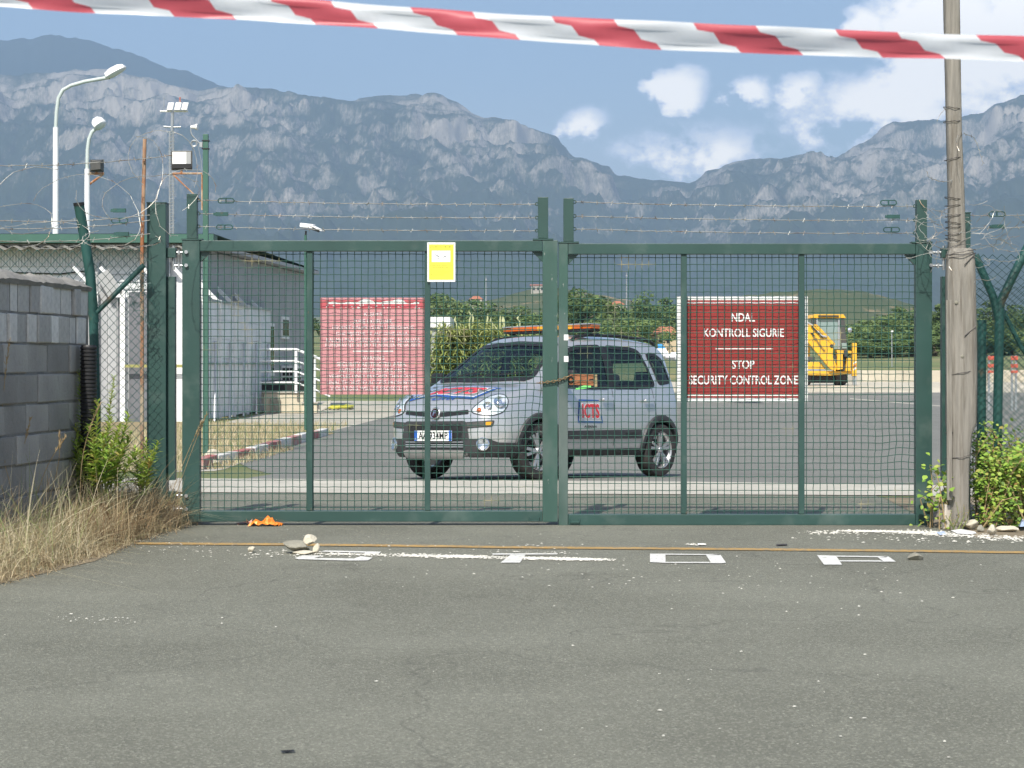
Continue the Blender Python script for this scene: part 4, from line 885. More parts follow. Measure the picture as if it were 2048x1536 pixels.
def merge(parts):
    V = []; Fa = []; T = []; b = 0
    for v, f, t_ in parts: V.append(v); Fa.append(f + b); T.append(t_); b += len(v)
    return np.concatenate(V), np.concatenate(Fa), np.concatenate(T)
EDGE = np.array([[14.9, -2.36], [14.0, -2.44], [13.45, -2.49], [12.2, -2.56], [11.2, -2.70], [10.6, -2.80], [9.4, -3.2]])[::-1]
def edge_x(y): return np.interp(y, EDGE[:, 0], EDGE[:, 1])
def in_verge(r, n, back=.55, front=0.0, y0=9.8, y1=15.0):
    y = r.uniform(y0, y1, n); u = r.beta(1.3, 1.0, n); x = edge_x(y) + front + r.normal(0, .035, n) - u * back * (1 + (y < 13.4) * .25); z = np.full(n, .005)
    return np.c_[x, y, z]
mid = lambda r, n, b: np.clip(r.normal(.50, .17, n), .02, .85)
P1 = blades(17000, lambda r, n: in_verge(r, n), lambda r, n, b: r.gamma(3.2, .045, n) * (.5 + .8 * np.clip((edge_x(b[:, 1]) - b[:, 0]) / .4, 0, 1.2)), .0024, mid, 1.35, 4, 1)
P2 = blades(5200, lambda r, n: in_verge(r, n, .50, -.08, 11.0, 15.0), lambda r, n, b: r.gamma(5, .042, n), .0026, lambda r, n, b: np.clip(r.normal(.5, .16, n), .1, .82), 1.0, 5, 2)
P3 = blades(300, lambda r, n: in_verge(r, n, .5, -.06, 11.2, 14.6), lambda r, n, b: r.uniform(.35, .75, n), .0032, lambda r, n, b: np.where(r.random(n) < .45, .86, .62), .85, 7, 3)
P4 = blades(5000, lambda r, n: in_verge(r, n, .42, .0, 12.7, 14.75), lambda r, n, b: r.gamma(4, .045, n) + .05, .0025, lambda r, n, b: np.clip(r.normal(.2, .12, n), 0, .5), .8, 3, 4)
def flat(r, n): b = in_verge(r, n, .25, .07); return b
P5 = blades(4200, flat, lambda r, n, b: r.gamma(2, .03, n), .0022, lambda r, n, b: np.clip(r.normal(.3, .16, n), 0, .7), 1.6, 2, 5)
v_, f_, t_ = merge([P1, P2, P3, P4, P5])
go = mesh_np('dry_grass', v_, f_, m_grass, tint=t_); tag(go, 'dry straw-coloured grass growing along the left edge of the road', 'grass', kind='stuff')
# a few tall seed heads
m_leaf = mat('weed_leaf', (.1, .2, .04), .6, 0, 0, 1, tint=[(.08, .15, .028), (.18, .33, .045), (.31, .47, .07), (.44, .50, .11), (.28, .16, .06)], trans=.30)
m_stem = mat('weed_stem', (.16, .20, .06), .7, 0, .2, 20)
m_drystem = mat('dry_stem', (.34, .25, .13), .8, 0, .2, 20)
def leaf_faces(base, d, up, L, W, fold=.25, droop=.25):
    d = d.normalized(); s = d.cross(up)
    s = s.normalized() if s.length > 1e-4 else Vector((1, 0, 0)); n = s.cross(d)
    pts = []
    for t, w in ((0, .12), (.3, .9), (.62, .85), (1, .02)):
        c = base + d * (L * t) - up * (droop * L * t * t); pts += [c - s * (W * w / 2) + n * (fold * W * w / 2), c, c + s * (W * w / 2) + n * (fold * W * w / 2)]
    fs = []
    for i in range(3):
        for j in range(2): fs.append((i*3+j, i*3+j+1, (i+1)*3+j+1, (i+1)*3+j))
    return pts, fs
def leafy(name, label, stems, seed, cat='plant', group=None, leafL=.075, leafW=.014, dens=70, tint0=.45, tsd=.18, bushy=.3):
    """stems: (base point, tip point); leaves in a spiral up each stem"""
    rr = random.Random(seed); V = []; Fc = []; T = []; sb = MB()
    base0 = stems[0][0]; root = thing(name, base0, label, cat, group)
    for a, b in stems:
        a, b = Vector(a), Vector(b); mid_ = a.lerp(b, .55) + Vector((rr.uniform(-.03, .03), rr.uniform(-.03, .03), 0)); pts = [a.lerp(mid_, t / 4) if t < 4 else mid_.lerp(b, (t - 4) / 4) for t in range(9)]
        sb.tube(pts, [.0055 * (1 - .75 * i / 8) for i in range(9)], 5)
        Ls = (b - a).length; n = int(Ls * dens)
        for i in range(n):
            t = .12 + .88 * (i + rr.random()) / n; k = min(7, int(t * 8)); c = pts[k].lerp(pts[k + 1], t * 8 - k); ang = i * 2.4 + rr.uniform(-.4, .4)
            tilt = .55 + .5 * t; d = Vector((math.cos(ang), math.sin(ang), tilt * rr.uniform(.6, 1.3))); sc = (1.15 - .65 * t) * rr.uniform(.7, 1.25)
            p, f = leaf_faces(c, d, Vector((0, 0, 1)), leafL * sc, leafW * sc, .3, rr.uniform(.1, .5)); off = len(V); V += p; Fc += [tuple(q + off for q in ff) for ff in f]
            tv = min(.95, max(.05, rr.gauss(tint0 + .12 * t, tsd))); T += [tv] * len(p)
    mesh_np('leaves', np.array([tuple(v) for v in V]), np.array(Fc), m_leaf, root, tint=T, loc=tuple(base0))
    sb.build('stems', m_stem, root)
    return root
def S(px0, py0, px1, py1, D, dy=0): return (P(px0, py0, D), P(px1, py1, D + dy))
leafy('tall_weed', 'tallest narrow green weed standing before the black pipe', [S(150, 985, 159, 742, 13.72), S(146, 985, 142, 812, 13.7, .05), S(156, 990, 152, 850, 13.7, -.05)], 2, leafL=.105, leafW=.024, dens=150, tint0=.5)
leafy('tall_weed', 'broad bushy green weed in front of the chain-link panel', [S(200, 985, 196, 800, 13.65), S(205, 985, 222, 835, 13.6, .05), S(190, 985, 178, 850, 13.62, -.1), S(212, 985, 240, 850, 13.66), S(196, 985, 205, 868, 13.5, -.15), S(208, 990, 250, 890, 13.6, -.1), S(186, 988, 160, 905, 13.55, -.1), S(215, 985, 262, 865, 13.7, .1), S(200, 985, 186, 880, 13.45, -.2), S(210, 985, 228, 885, 13.45, -.2), S(180, 985, 168, 830, 13.7), S(220, 985, 258, 830, 13.7), S(225, 985, 275, 900, 13.6), S(172, 985, 150, 880, 13.6)], 3, leafL=.125, leafW=.030, dens=130, tint0=.5)
leafy('tall_weed', 'slim green weed rising beside the bushy one near the gate post', [S(215, 960, 228, 752, 13.85), S(222, 960, 238, 850, 13.85)], 4, leafL=.095, leafW=.021, dens=140, tint0=.5)
leafy('low_weed', 'low green weed at the foot of the left gate post', [S(285, 990, 292, 880, 13.9), S(280, 990, 268, 895, 13.9), S(292, 990, 318, 882, 13.9, -.05), S(284, 990, 280, 905, 13.85), S(290, 990, 305, 900, 13.8)], 5, leafL=.11, leafW=.027, dens=130, tint0=.55)
leafy('low_weed', 'small pale green weed among dry grass before the block wall', [S(60, 1010, 57, 905, 13.2), S(64, 1010, 72, 925, 13.2)], 6, leafL=.06, leafW=.012, dens=90, tint0=.5)
gs = MB(); rr = random.Random(9)
for a, b, D in [((100, 1000), (72, 778), 13.2), ((20, 1000), (60, 840), 12.8), ((95, 1010), (118, 868), 13.1), ((345, 1010), (412, 832), 14.4), ((335, 1010), (402, 848), 14.4), ((160, 1010), (198, 815), 13.3), ((30, 1020), (0, 905), 12.5), ((70, 1000), (130, 878), 13), ((-6, 990), (18, 686), 12.45), ((10, 1000), (-20, 770), 12.4)]:
    p, q = P(*a, D), P(*b, D - .1); bow = Vector((rr.uniform(-.04, .04), 0, .03)); pts = [p.lerp(q, t / 8) + bow * math.sin(t / 8 * 3.1) for t in range(9)]; gs.tube(pts, [.0022] * 6 + [.0016] * 3, 4)
    for k in range(46):
        t = rr.uniform(.72, 1.02); c = p.lerp(q, t) + bow * math.sin(t * 3.1); v = ((q - p).normalized() + Vector((rr.uniform(-1, 1), rr.uniform(-1, 1), rr.uniform(-.3, .6))) * .55).normalized() * rr.uniform(.015, .035); gs.tube([c, c + v * .5, c + v], [.0006, .0022, .0005], 3, cap=False)
tag(gs.build('seed_heads', m_drystem), 'tall dry stalks with feathery seed heads rising from the left grass', 'grass', kind='stuff')
# bramble bush on the right
def bramble(name, label, boxes, n, seed, leafL=.05, leafW=.042, tint0=.42, tsd=.2, stems=16):
    rr = random.Random(seed); V = []; Fc = []; T = []; sb = MB(); root = None
    for (x0, x1, y0, y1, D0, D1), share in boxes:
        if root is None: root = thing(name, P((x0 + x1) / 2, 1060, (D0 + D1) / 2) * 1.0, label, 'bush'); root.location.z = 0; ORG[root.name] = Vector(root.location)
        twigs = []
        for k in range(stems):
            D = rr.uniform(D0, D1); a = P(rr.uniform(x0, x1), 1055, D); a.z = 0; b = P(rr.uniform(x0, x1), y0 + (y1 - y0) * rr.random() ** 1.5 * .7, D + rr.uniform(-.15, .15)); m_ = a.lerp(b, .6) + Vector((rr.uniform(-.08, .08), 0, .08)); pts = [a, a.lerp(m_, .5), m_, m_.lerp(b, .6) + Vector((0, 0, .015)), b]
            sb.tube(pts, [.005, .0045, .004, .003, .0015], 4); twigs.append(pts)
        for i in range(int(n * share)):
            pts = rr.choice(twigs); k = rr.choice((0, 1, 1, 2, 2, 3, 3)); c = pts[k].lerp(pts[k + 1], rr.random()) + Vector((rr.gauss(0, .045), rr.gauss(0, .05), rr.gauss(0, .04)))
            if c.z < .01: c.z = rr.uniform(.01, .1)
            d = Vector((rr.uniform(-1, 1), rr.uniform(-1.2, .5), rr.uniform(-.5, .5))); up_ = Vector((rr.uniform(-.5, .5), rr.uniform(-.9, 0), 1)).normalized(); sc = rr.uniform(.55, 1.25)
            p, f = leaf_faces(c, d, up_, leafL * sc, leafW * sc, .2, .2); off = len(V); V += p; Fc += [tuple(q + off for q in ff) for ff in f]; tv = min(.98, max(.02, rr.gauss(tint0, tsd))); T += [tv] * len(p)
    mesh_np('leaves', np.array([tuple(v) for v in V]), np.array(Fc), m_leaf, root, tint=T, loc=tuple(ORG[root.name])); sb.build('stems', m_drystem, root); return root
bramble('bramble_bush', 'green and yellowing bramble bush in front of the right chain-link fence', [((1955, 2075, 900, 1050, 14.2, 14.75), .62), ((1950, 2050, 850, 1040, 14.75, 15.1), .38)], 4600, 3, leafL=.036, leafW=.028, tint0=.45, tsd=.30, stems=34)
bramble('bramble_sprig', 'sprigs of bramble leaves at the foot of the right gate stile', [((1850, 1912, 930, 1050, 14.2, 14.55), 1)], 150, 5, leafL=.05, stems=9, tint0=.45)
leafy('low_weed', 'brown withered weed tuft at the foot of the wooden pole', [S(1905, 1062, 1912, 1005, 14.1), S(1915, 1062, 1928, 1012, 14.08), S(1922, 1062, 1938, 1022, 14.1), S(1910, 1062, 1903, 1020, 14.05), S(1900, 1062, 1890, 1030, 14.1)], 15, leafL=.05, leafW=.006, dens=160, tint0=.92, tsd=.06)

# ------------------------------------------------------------ stones and litter
def rock_mesh(name, m, size, seed, sub=2, rough=.22):
    bm = bmesh.new(); bmesh.ops.create_icosphere(bm, subdivisions=sub + 1, radius=1); rr = random.Random(seed); pl = [(Vector((rr.uniform(-1, 1), rr.uniform(-1, 1), rr.uniform(-1, 1))).normalized(), rr.uniform(.55, .85)) for _ in range(11)]
    for v in bm.verts:
        for n_, d in pl:
            k = v.co.dot(n_) - d
            if k > 0: v.co -= n_ * k
        v.co *= 1 + rr.uniform(-.02, .02) * rough * 5
        v.co = Vector((v.co.x * size[0], v.co.y * size[1], v.co.z * size[2]))
    me = bpy.data.meshes.new(name); bm.to_mesh(me); bm.free(); me.materials.append(m)
    zmin = min(v.co.z for v in me.vertices)
    for v in me.vertices: v.co.z -= zmin
    o = bpy.data.objects.new(name, me); COL.objects.link(o); return o
def rock(label, px, py, size, seed, m=m_stone, rot=(0, 0, 0), lift=0.0, group=None):
    o = rock_mesh('stone', m, size, seed); p = G(px, py); o.location = (p.x, p.y, gz(p.y) + .003 + lift); o.rotation_euler = rot; return tag(o, label, 'stone', group)
rock('grey slab stone lying under the pale stone near the painted S', 594, 1108, (.10, .07, .036), 3, m_stone_dark, (0, .12, .2), .012)
rock('flat pale sliver of stone at the bottom of the stone pile', 612, 1110, (.085, .04, .014), 5, m_stone, (0, -.05, .1))
rock('small pale stone propped at the right end of the stone pile', 630, 1109, (.026, .03, .036), 6, m_stone, (0, .2, .4))
rock('angular cream stone perched on top of the stone pile', 619, 1106, (.052, .05, .038), 7, m_stone, (.15, -.2, .3), .048)
rock('single small white stone left of the stone pile', 503, 1106, (.028, .03, .022), 8, m_stone)
rock('rough grey-brown stone beside the painted P', 1831, 1121, (.052, .05, .028), 9, m_stone_dark)
for i, (px, py, s, lab) in enumerate([(1941, 1061, (.062, .06, .042), 'rounded cream stone beside the foot of the wooden pole'), (1985, 1055, (.075, .06, .036), 'long pale rubble stone under the bramble bush'), (2010, 1053, (.052, .05, .055), 'tall square rubble stone under the bramble bush'),
                                      (1983, 1072, (.040, .04, .042), 'small round rubble stone in front of the other rubble'), (2014, 1066, (.08, .05, .026), 'flat wide rubble stone at the front of the rubble'), (1962, 1066, (.028, .03, .03), 'dark little stone between cream stone and rubble')]):
    rock(lab, px, py, s, 20 + i, m_stone if i != 5 else m_stone_dark, (0, 0, i * .7), group='rubble beside the pole')
for i, (px, py, s, lab) in enumerate([(424, 922, (.14, .12, .09), 'pale broken stone on the lawn behind the left gate mesh'), (412, 935, (.20, .16, .07), 'wide flat stone below the broken one on the lawn')]):
    rock(lab, px, py, s, 40 + i)
# chalk powder and grit
m_chalk = mat('chalk_grit', (.66, .64, .56), .9, 0, .15, 40)
def grit(name, label, spots, seed, smin, smax):
    r = np.random.default_rng(seed); V = []; Fc = []; b = 0
    tet = np.array([[-1, -.7, 0], [1, -.8, 0], [.9, .8, 0], [-.8, .9, 0], [.1, 0, .8]]); tf = np.array([[0, 1, 4], [1, 2, 4], [2, 3, 4], [3, 0, 4]])
    for px0, px1, py0, py1, sx_, sy_, n in spots:
        u = r.random(n); X = px0 + (px1 - px0) * u + r.normal(0, sx_, n); Yp = py0 + (py1 - py0) * u + r.normal(0, sy_, n)
        for x, y in zip(X, Yp):
            p = G(x, max(1000, y)); s = smin + (smax - smin) * r.random() ** 3; a = r.random() * 6.28; c, q = math.cos(a), math.sin(a)
            t2 = tet * np.array([s * r.uniform(.7, 1.6), s, s * r.uniform(.3, .9)]); t2 = np.c_[t2[:, 0] * c - t2[:, 1] * q, t2[:, 0] * q + t2[:, 1] * c, t2[:, 2]]
            V.append(t2 + np.array([p.x, p.y, gz(p.y) + .009])); Fc.append(tf + b); b += 5
    o = mesh_np(name, np.concatenate(V), np.concatenate(Fc), m_chalk); return tag(o, label, 'grit', kind='stuff')
grit('chalk_powder', 'white chalk powder and crumbs spilled across the painted letters', [(640, 780, 1110, 1113, 12, 1.4, 420), (800, 960, 1113, 1117, 20, 1.6, 900), (900, 940, 1115, 1117, 25, 1.0, 700), (1050, 1200, 1119, 1122, 14, 1.3, 1500), (1110, 1190, 1120, 1122, 18, .9, 900), (960, 1060, 1117, 1120, 20, 1.6, 300),
      (500, 640, 1112, 1110, 30, 3, 90), (1010, 1120, 1106, 1110, 30, 1.5, 80)], 5, .0018, .010)
grit('pale_grit', 'pale grit and dust along the road edge beside the right gate stile', [(1690, 1800, 1064, 1066, 20, .9, 900), (1800, 1900, 1066, 1070, 20, 2.0, 800), (1890, 2060, 1070, 1082, 20, 2.4, 700), (1620, 1700, 1067, 1069, 20, 1.2, 160), (1640, 1950, 1075, 1085, 50, 5, 150), (1380, 1400, 1091, 1092, 8, .8, 50)], 6, .002, .012)
grit('scattered_grit', 'tiny pale stones scattered over the asphalt', [(130, 270, 1240, 1245, 25, 5, 60), (0, 2048, 1080, 1180, 200, 30, 420), (0, 2048, 1200, 1500, 200, 70, 110), (300, 480, 1090, 1110, 60, 8, 120), (1040, 1100, 1080, 1100, 40, 8, 50)], 7, .0015, .0075)
# crumpled orange wrapper under the left leaf
m_orange = mat('orange_foil', (.85, .24, .03), .35, .2, .12, 14, col2=(.95, .45, .10), c2scale=9)
m_pinkfoil = mat('pink_foil', (.75, .42, .32), .35, .2, .1, 14)
wo = thing('wrapper', G(531, 1053), 'crumpled orange wrapper lying under the left gate leaf', 'litter')
bm = bmesh.new(); bmesh.ops.create_grid(bm, x_segments=11, y_segments=7, size=1); rr = random.Random(4); p = G(531, 1053)
for v in bm.verts:
    u, w = v.co.x, v.co.y; z = .012 + .062 * (1 - abs(u) ** 2.5) * max(0, 1 - (w - .25 * u) ** 2) * (.65 + .35 * math.sin(5.5 * u + 2.5 * w)) + rr.uniform(-.010, .014); v.co = Vector((u * .108 + .01 * w + rr.uniform(-.006, .006), w * .055 + rr.uniform(-.006, .006), max(.004, z)))
me = bpy.data.meshes.new('sheet'); bm.to_mesh(me); bm.free(); me.materials.append(m_orange); o = bpy.data.objects.new('foil_sheet', me); COL.objects.link(o); o.parent = wo
bm = bmesh.new(); bmesh.ops.create_grid(bm, x_segments=4, y_segments=5, size=1)
for v in bm.verts: u, w = v.co.x, v.co.y; v.co = Vector((-.118 + u * .018, w * .04, .028 + .026 * u * w + rr.uniform(-.006, .012)))
me = bpy.data.meshes.new('sheet'); bm.to_mesh(me); bm.free(); me.materials.append(m_pinkfoil); o = bpy.data.objects.new('torn_end', me); COL.objects.link(o); o.parent = wo
# scraps
def scrap(label, poly, m, h=.012, cat='litter', seed=0):
    rr = random.Random(seed); mb = MB(); pts = [G(x, y) for x, y in poly]; c = sum(pts, Vector()) / len(pts); c.z += h * 1.6
    top = [q + Vector((0, 0, .009 + h * rr.random())) for q in pts]; n = len(pts); mb.add(top + [c], [(i, (i + 1) % n, n) for i in range(n)]); return tag(mb.build('litter_scrap', m), label, cat)
scrap('torn white paper lying before the cream stone by the pole', [(1901, 1066), (1922, 1063), (1950, 1067), (1953, 1070), (1940, 1073), (1915, 1071)], m_white)
m_bluescrap = mat('blue_plastic', (.45, .55, .75), .3, 0, .1, 9)
scrap('pale blue plastic scrap left of the torn paper', [(1873, 1070), (1888, 1068), (1893, 1071), (1880, 1073)], m_bluescrap, seed=2)
scrap('crumpled blue plastic at the right end of the rubble', [(2036, 1058), (2046, 1050), (2056, 1056), (2050, 1064), (2040, 1065)], m_bluescrap, .05, seed=3)
scrap('thin black strip of plastic lying on the near asphalt', [(560, 1509), (588, 1507), (590, 1509), (564, 1511)], m_black, .004)
scrap('dark twig lying on the asphalt between line and gate', [(1552, 1092), (1574, 1091), (1575, 1093), (1553, 1094)], m_darkwire, .004)
scrap('white paint flake lying on the asphalt right of the painted T', [(1395, 1090), (1411, 1090), (1412, 1093), (1396, 1093)], m_white, .003)
scrap('reddish scrap lying left of the orange wrapper', [(472, 1050), (492, 1047), (494, 1049), (476, 1052)], m_leather, .008)
# ------------------------------------------------------------ the low building on the left
BX, BY = -8.05, 52.0; BDIR = Vector((.077, 1, 0)).normalized(); BL = 15.0
zf = gzp(487, BY); zt = gzp(470, BY); gb = -.30
bld = thing('airport_building', (-11, BY + 3, gb), 'long low white building with green roof edge behind the left fence', 'building')
m_roofgreen = mat('green_fascia', (.040, .115, .085), .5, 0, .1, 2)
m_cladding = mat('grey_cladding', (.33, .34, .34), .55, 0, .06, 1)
m_corr = mat('corrugated_sheet', (.26, .25, .22), .6, 0, .12, 1.5, col2=(.17, .165, .145), c2scale=2)
XL = -17.0
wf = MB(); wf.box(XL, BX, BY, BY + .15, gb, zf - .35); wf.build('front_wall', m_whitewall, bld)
# vertical ribs of the sheet wall
cw = MB(); n = int((BX - XL) / .076); pts = []
for i in range(n + 1):
    x = XL + i * .076; pts += [(x, 0), (x + .03, 0), (x + .036, -.03), (x + .07, -.03)]
zc0, zc1 = gzp(533, BY), zf - .02
vs = [(x, BY - .02 + d, z) for x, d in pts for z in (zc0, zc1)]; cw.add(vs, [(2*i, 2*i+2, 2*i+3, 2*i+1) for i in range(len(pts) - 1)]); cw.build('ribbed_cladding', m_whitewall, bld)
MB().box(XL, BX + .35, BY - .42, BY + .3, zf, zt).build('roof_fascia', m_roofgreen, bld)
cr = MB(); k = 9; nn = int((BX + .3 - XL) / .42); pp_ = []
for i in range(nn * k + 1): x = XL + .42 * i / k; pp_.append((x, .045 * math.cos(6.283 * i / k)))
z0c = zf - .10; vs = []
for x, d in pp_: vs += [(x, BY - .72, z0c - .06 + d), (x, BY + .1, z0c + .02 + d), (x, BY - .72, z0c - .052 + d), (x, BY + .1, z0c + .028 + d)]
cr.add(vs, [(4*i, 4*i+4, 4*i+5, 4*i+1) for i in range(len(pp_)-1)] + [(4*i+2, 4*i+3, 4*i+7, 4*i+6) for i in range(len(pp_)-1)] + [(4*i, 4*i+2, 4*i+6, 4*i+4) for i in range(len(pp_)-1)]); cr.build('corrugated_canopy', m_corr, bld, smooth=True)
def sp(s, n, z): return Vector((BX, BY, 0)) + BDIR * s + Vector((BDIR.y, -BDIR.x, 0)) * n + Vector((0, 0, z))   # along the side wall, out of it
def sbox(mb, s0, s1, n0, n1, z0, z1, mi=0):
    mb.add([sp(s0, n0, z0), sp(s1, n0, z0), sp(s1, n1, z0), sp(s0, n1, z0), sp(s0, n0, z1), sp(s1, n0, z1), sp(s1, n1, z1), sp(s0, n1, z1)], [(3,2,1,0),(4,5,6,7),(0,1,5,4),(1,2,6,5),(2,3,7,6),(3,0,4,7)], mi); return mb
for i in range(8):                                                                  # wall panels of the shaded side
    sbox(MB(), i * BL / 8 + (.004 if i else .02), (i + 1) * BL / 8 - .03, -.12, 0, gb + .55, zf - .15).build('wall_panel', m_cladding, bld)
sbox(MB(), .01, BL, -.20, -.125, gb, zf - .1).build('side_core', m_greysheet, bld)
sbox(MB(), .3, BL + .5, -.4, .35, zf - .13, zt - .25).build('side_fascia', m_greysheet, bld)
rf = MB(); rf.add([Vector((XL, BY - .40, zt + .01)), Vector((BX + .34, BY - .40, zt + .01)), sp(BL + .5, .34, zt - .235), Vector((XL, BY + BL, zt - .2))], [(0, 1, 2, 3)]); rf.build('roof', m_roofgreen, bld)
for s0, s1, z0, z1 in ((6.2, 7.0, 1.05, 2.55), (7.6, 9.4, .75, 2.35), (10.6, 11.8, 1.9, 2.6)):
    w = sbox(MB(), s0, s1, .0015, .05, z0, z1).build('window', m_white, bld); sbox(MB(), s0 + .10, s1 - .10, .052, .056, z0 + .1, z1 - .1).build('pane', m_darkglass, w); ORG.setdefault(w.name, Vector((0, 0, 0)))
for o in bpy.data.objects:
    if o.name.startswith('pane') and o.parent and o.parent.parent == bld: o.location = -ORG[bld.name]
for px, r_ in ((196, .05), (338, .045)):
    MB().tube([(gx(px, BY - .1), BY - .1, gb), (gx(px, BY - .1), BY - .1, zc0 + .1)], r_, 8).build('downpipe', m_galv, bld, smooth=True)
for py in (548, 563, 578, 594): MB().box(gx(150, BY), gx(300, BY), BY - .03, BY - .004, gzp(py + 1.2, BY), gzp(py, BY)).build('cladding_joint', m_greysheet, bld)
MB().tube([(gx(20, BY), BY - .05, gzp(545, BY)), (gx(120, BY), BY - .05, gzp(548, BY)), (gx(190, BY), BY - .05, gzp(540, BY))], .018, 6).build('cable', m_black, bld)
for i in range(1, 8): sbox(MB(), i * BL / 8 - .03, i * BL / 8 + .004, -.11, .004, gb + .55, zf - .15).build('panel_seam', m_black, bld)
# roller blind box / shutters and AC unit
ac = thing('air_conditioner', sp(11.2, .35, .35), 'white air conditioner box on the shaded side wall of the building', 'air conditioner')
sbox(MB(), 10.6, 11.9, .02, .42, .25, 1.05).build('case', m_white, ac)
sl = MB()
for i in range(5):
    for j in range(3): sbox(sl, 10.585, 10.598, .06 + j * .115, .15 + j * .115, .32 + i * .14, .42 + i * .14)
for i in range(5): sbox(MB(), 10.70, 11.8, .422, .428, .32 + i * .14, .40 + i * .14).build('grille_slot', m_black, ac)
o = sl.build('front_slots', m_black, ac); o['kind'] = 'stuff'
# steps, plinth and railing before it
m_plinth = mat('beige_plinth', (.56, .50, .38), .8, 0, .1, 1.5, col2=(.42, .36, .27), c2scale=2)
def pbox(mb, px0, px1, py0, py1, D, dep): a, b = P(px0, py0, D), P(px1, py1, D); return mb.box(a.x, b.x, D, D + dep, b.z, a.z)
ramp = thing('entrance_ramp', P(600, 826, 57), 'beige entrance ramp with low walls below the white railing', 'ramp')
pbox(MB(), 528, 607, 786, 826, 57, .9).build('side_wall', m_plinth, ramp, bevel=.02); pbox(MB(), 604, 634, 807, 826, 56.6, .3).build('end_pier', m_plinth, ramp, bevel=.02)
pbox(MB(), 524, 610, 783.5, 785.8, 56.95, 1.0).build('coping', m_concrete, ramp); pbox(MB(), 602, 636, 804.5, 806.8, 56.55, .4).build('coping', m_concrete, ramp)
pbox(MB(), 540, 560, 796, 826, 56.9, .05).build('recess_shade', m_stone_dark, ramp)  # dark slab before the wall; its colour stands in for recess shade
MB().prism([(634, 812), (661, 800), (661, 812), (634, 826)], lambda a, b, t: P(a, b, t), 56.7, 56.95).build('sloping_wall', m_concrete, ramp)
pbox(MB(), 500, 620, 762, 786, 58.2, 2).build('opening_shade', m_black, ramp)  # solid black box; black stands in for the shade inside an opening
rail = thing('railing', P(592, 785, 57), 'white tubular railing along the entrance ramp', 'railing')
RD = 57.0
for px in (592, 629):
    MB().tube([P(px, 786 if px == 592 else 806, RD - .2), P(px, 702 if px == 592 else 718, RD - .2)], .045, 8).build('post', m_white, rail, smooth=True)
for y0, y1 in ((699, 699), (722, 722), (743, 743), (765, 765)):
    MB().tube([P(520, y0, RD - .2), P(592, y0, RD - .2), P(629, y0 + 14, RD - .2), P(660, y0 + 28, RD - .2)], .04 if y0 == 699 else .025, 8).build('bar', m_white, rail, smooth=True)
# sheet-metal fence running back to the building
FB0 = Vector((-7.62, 49.3, 0)); FDIR = Vector((.030, 1, 0)).normalized(); FN = Vector((FDIR.y, -FDIR.x, 0)); m_fsheet = mat('white_fence_sheet', (.76, .77, .76), .55, 0, .1, .9, col2=(.60, .60, .57), c2scale=1.3)
fs_ = thing('sheet_fence', FB0 + FDIR * 5, 'white sheet-metal fence with leaning top brackets in front of the building', 'fence')
def fp(s, n, z): return FB0 + FDIR * s + FN * n + Vector((0, 0, z))
def fbox(s0, s1, n0, n1, z0, z1): return MB().add([fp(s0, n0, z0), fp(s1, n0, z0), fp(s1, n1, z0), fp(s0, n1, z0), fp(s0, n0, z1), fp(s1, n0, z1), fp(s1, n1, z1), fp(s0, n1, z1)], [(3,2,1,0),(4,5,6,7),(0,1,5,4),(1,2,6,5),(2,3,7,6),(3,0,4,7)])
HF = 2.72
for i in range(5):
    s0, s1 = i * 2.2, (i + 1) * 2.2
    for k in range(6):
        z0 = gb + .05 + k * (HF - gb) / 6; z1 = gb + .05 + (k + 1) * (HF - gb) / 6 - .03; fbox(s0 + .10, s1 - .02, -.03, .02 - .006 * (k % 2), z0, z1 + .022).build('panel', m_fsheet, fs_)
    fbox(s0, s0 + .085, -.05, .07, gb, HF + .05).build('post', m_white, fs_)
    MB().add([fp(s0, .05, HF), fp(s0 + .09, .05, HF), fp(s0 + .09, -.55, HF + .62), fp(s0, -.55, HF + .62), fp(s0, -.07, HF), fp(s0 + .09, -.07, HF), fp(s0 + .09, -.63, HF + .55), fp(s0, -.63, HF + .55)], [(0, 1, 2, 3), (4, 5, 6, 7), (0, 3, 7, 4), (1, 2, 6, 5), (2, 3, 7, 6), (0, 1, 5, 4)]).build('leaning_bracket', m_white, fs_)
    MB().tube([fp(s0 + .2, .25, gb), fp(s0 + 1.4, .06, 1.7)], .03, 6).build('strut', m_galv, fs_)
fbox(0, 11, .03, .06, HF - .02, HF + .04).build('top_rail', m_galv, fs_); fbox(0, 11, .03, .06, 1.1, 1.16).build('mid_rail', m_galv, fs_)
# gate-house front seen between the posts: panels facing the camera
m_shadepanel = mat('shaded_grey_panel', (.14, .145, .16), .6, 0, .15, 1)  # dark grey stands in for fence panels lying in shade
ff = thing('sheet_fence', (-9.3, 49.2, gb), 'grey and white fence panels facing the camera behind the left chain-link', 'fence')
cols = [(170, 196, m_cladding), (196, 216, m_greysheet), (216, 234, m_greysheet), (234, 250, m_shadepanel), (250, 257, m_white), (257, 300, m_shadepanel), (300, 336, m_greysheet), (336, 366, m_fsheet), (366, 395, m_cladding), (120, 170, m_fsheet), (60, 120, m_fsheet), (0, 60, m_cladding)]  # greys among the white columns put shading into the panel colours
for i, (a, b, m) in enumerate(cols):
    xa, xb = gx(a, 49.2), gx(b, 49.2); top = {0: 3.4, 1: 3.1, 5: 2.9}.get(i, 2.75); MB().box(xa + .01, xb - .01, 49.2, 49.26, gb, top).build('panel', m, ff)
for px in (192, 246, 331, 392):
    x = gx(px, 49.1); MB().box(x - .06, x + .06, 49.02, 49.15, gb, 2.9).build('post', m_white, ff)
    MB().bar((x, 49.08, 2.9), (x - .55, 49.08, 3.5), .10, .08).build('leaning_bracket', m_white, ff)
m_olive = mat('olive_rail', (.30, .29, .10), .6)
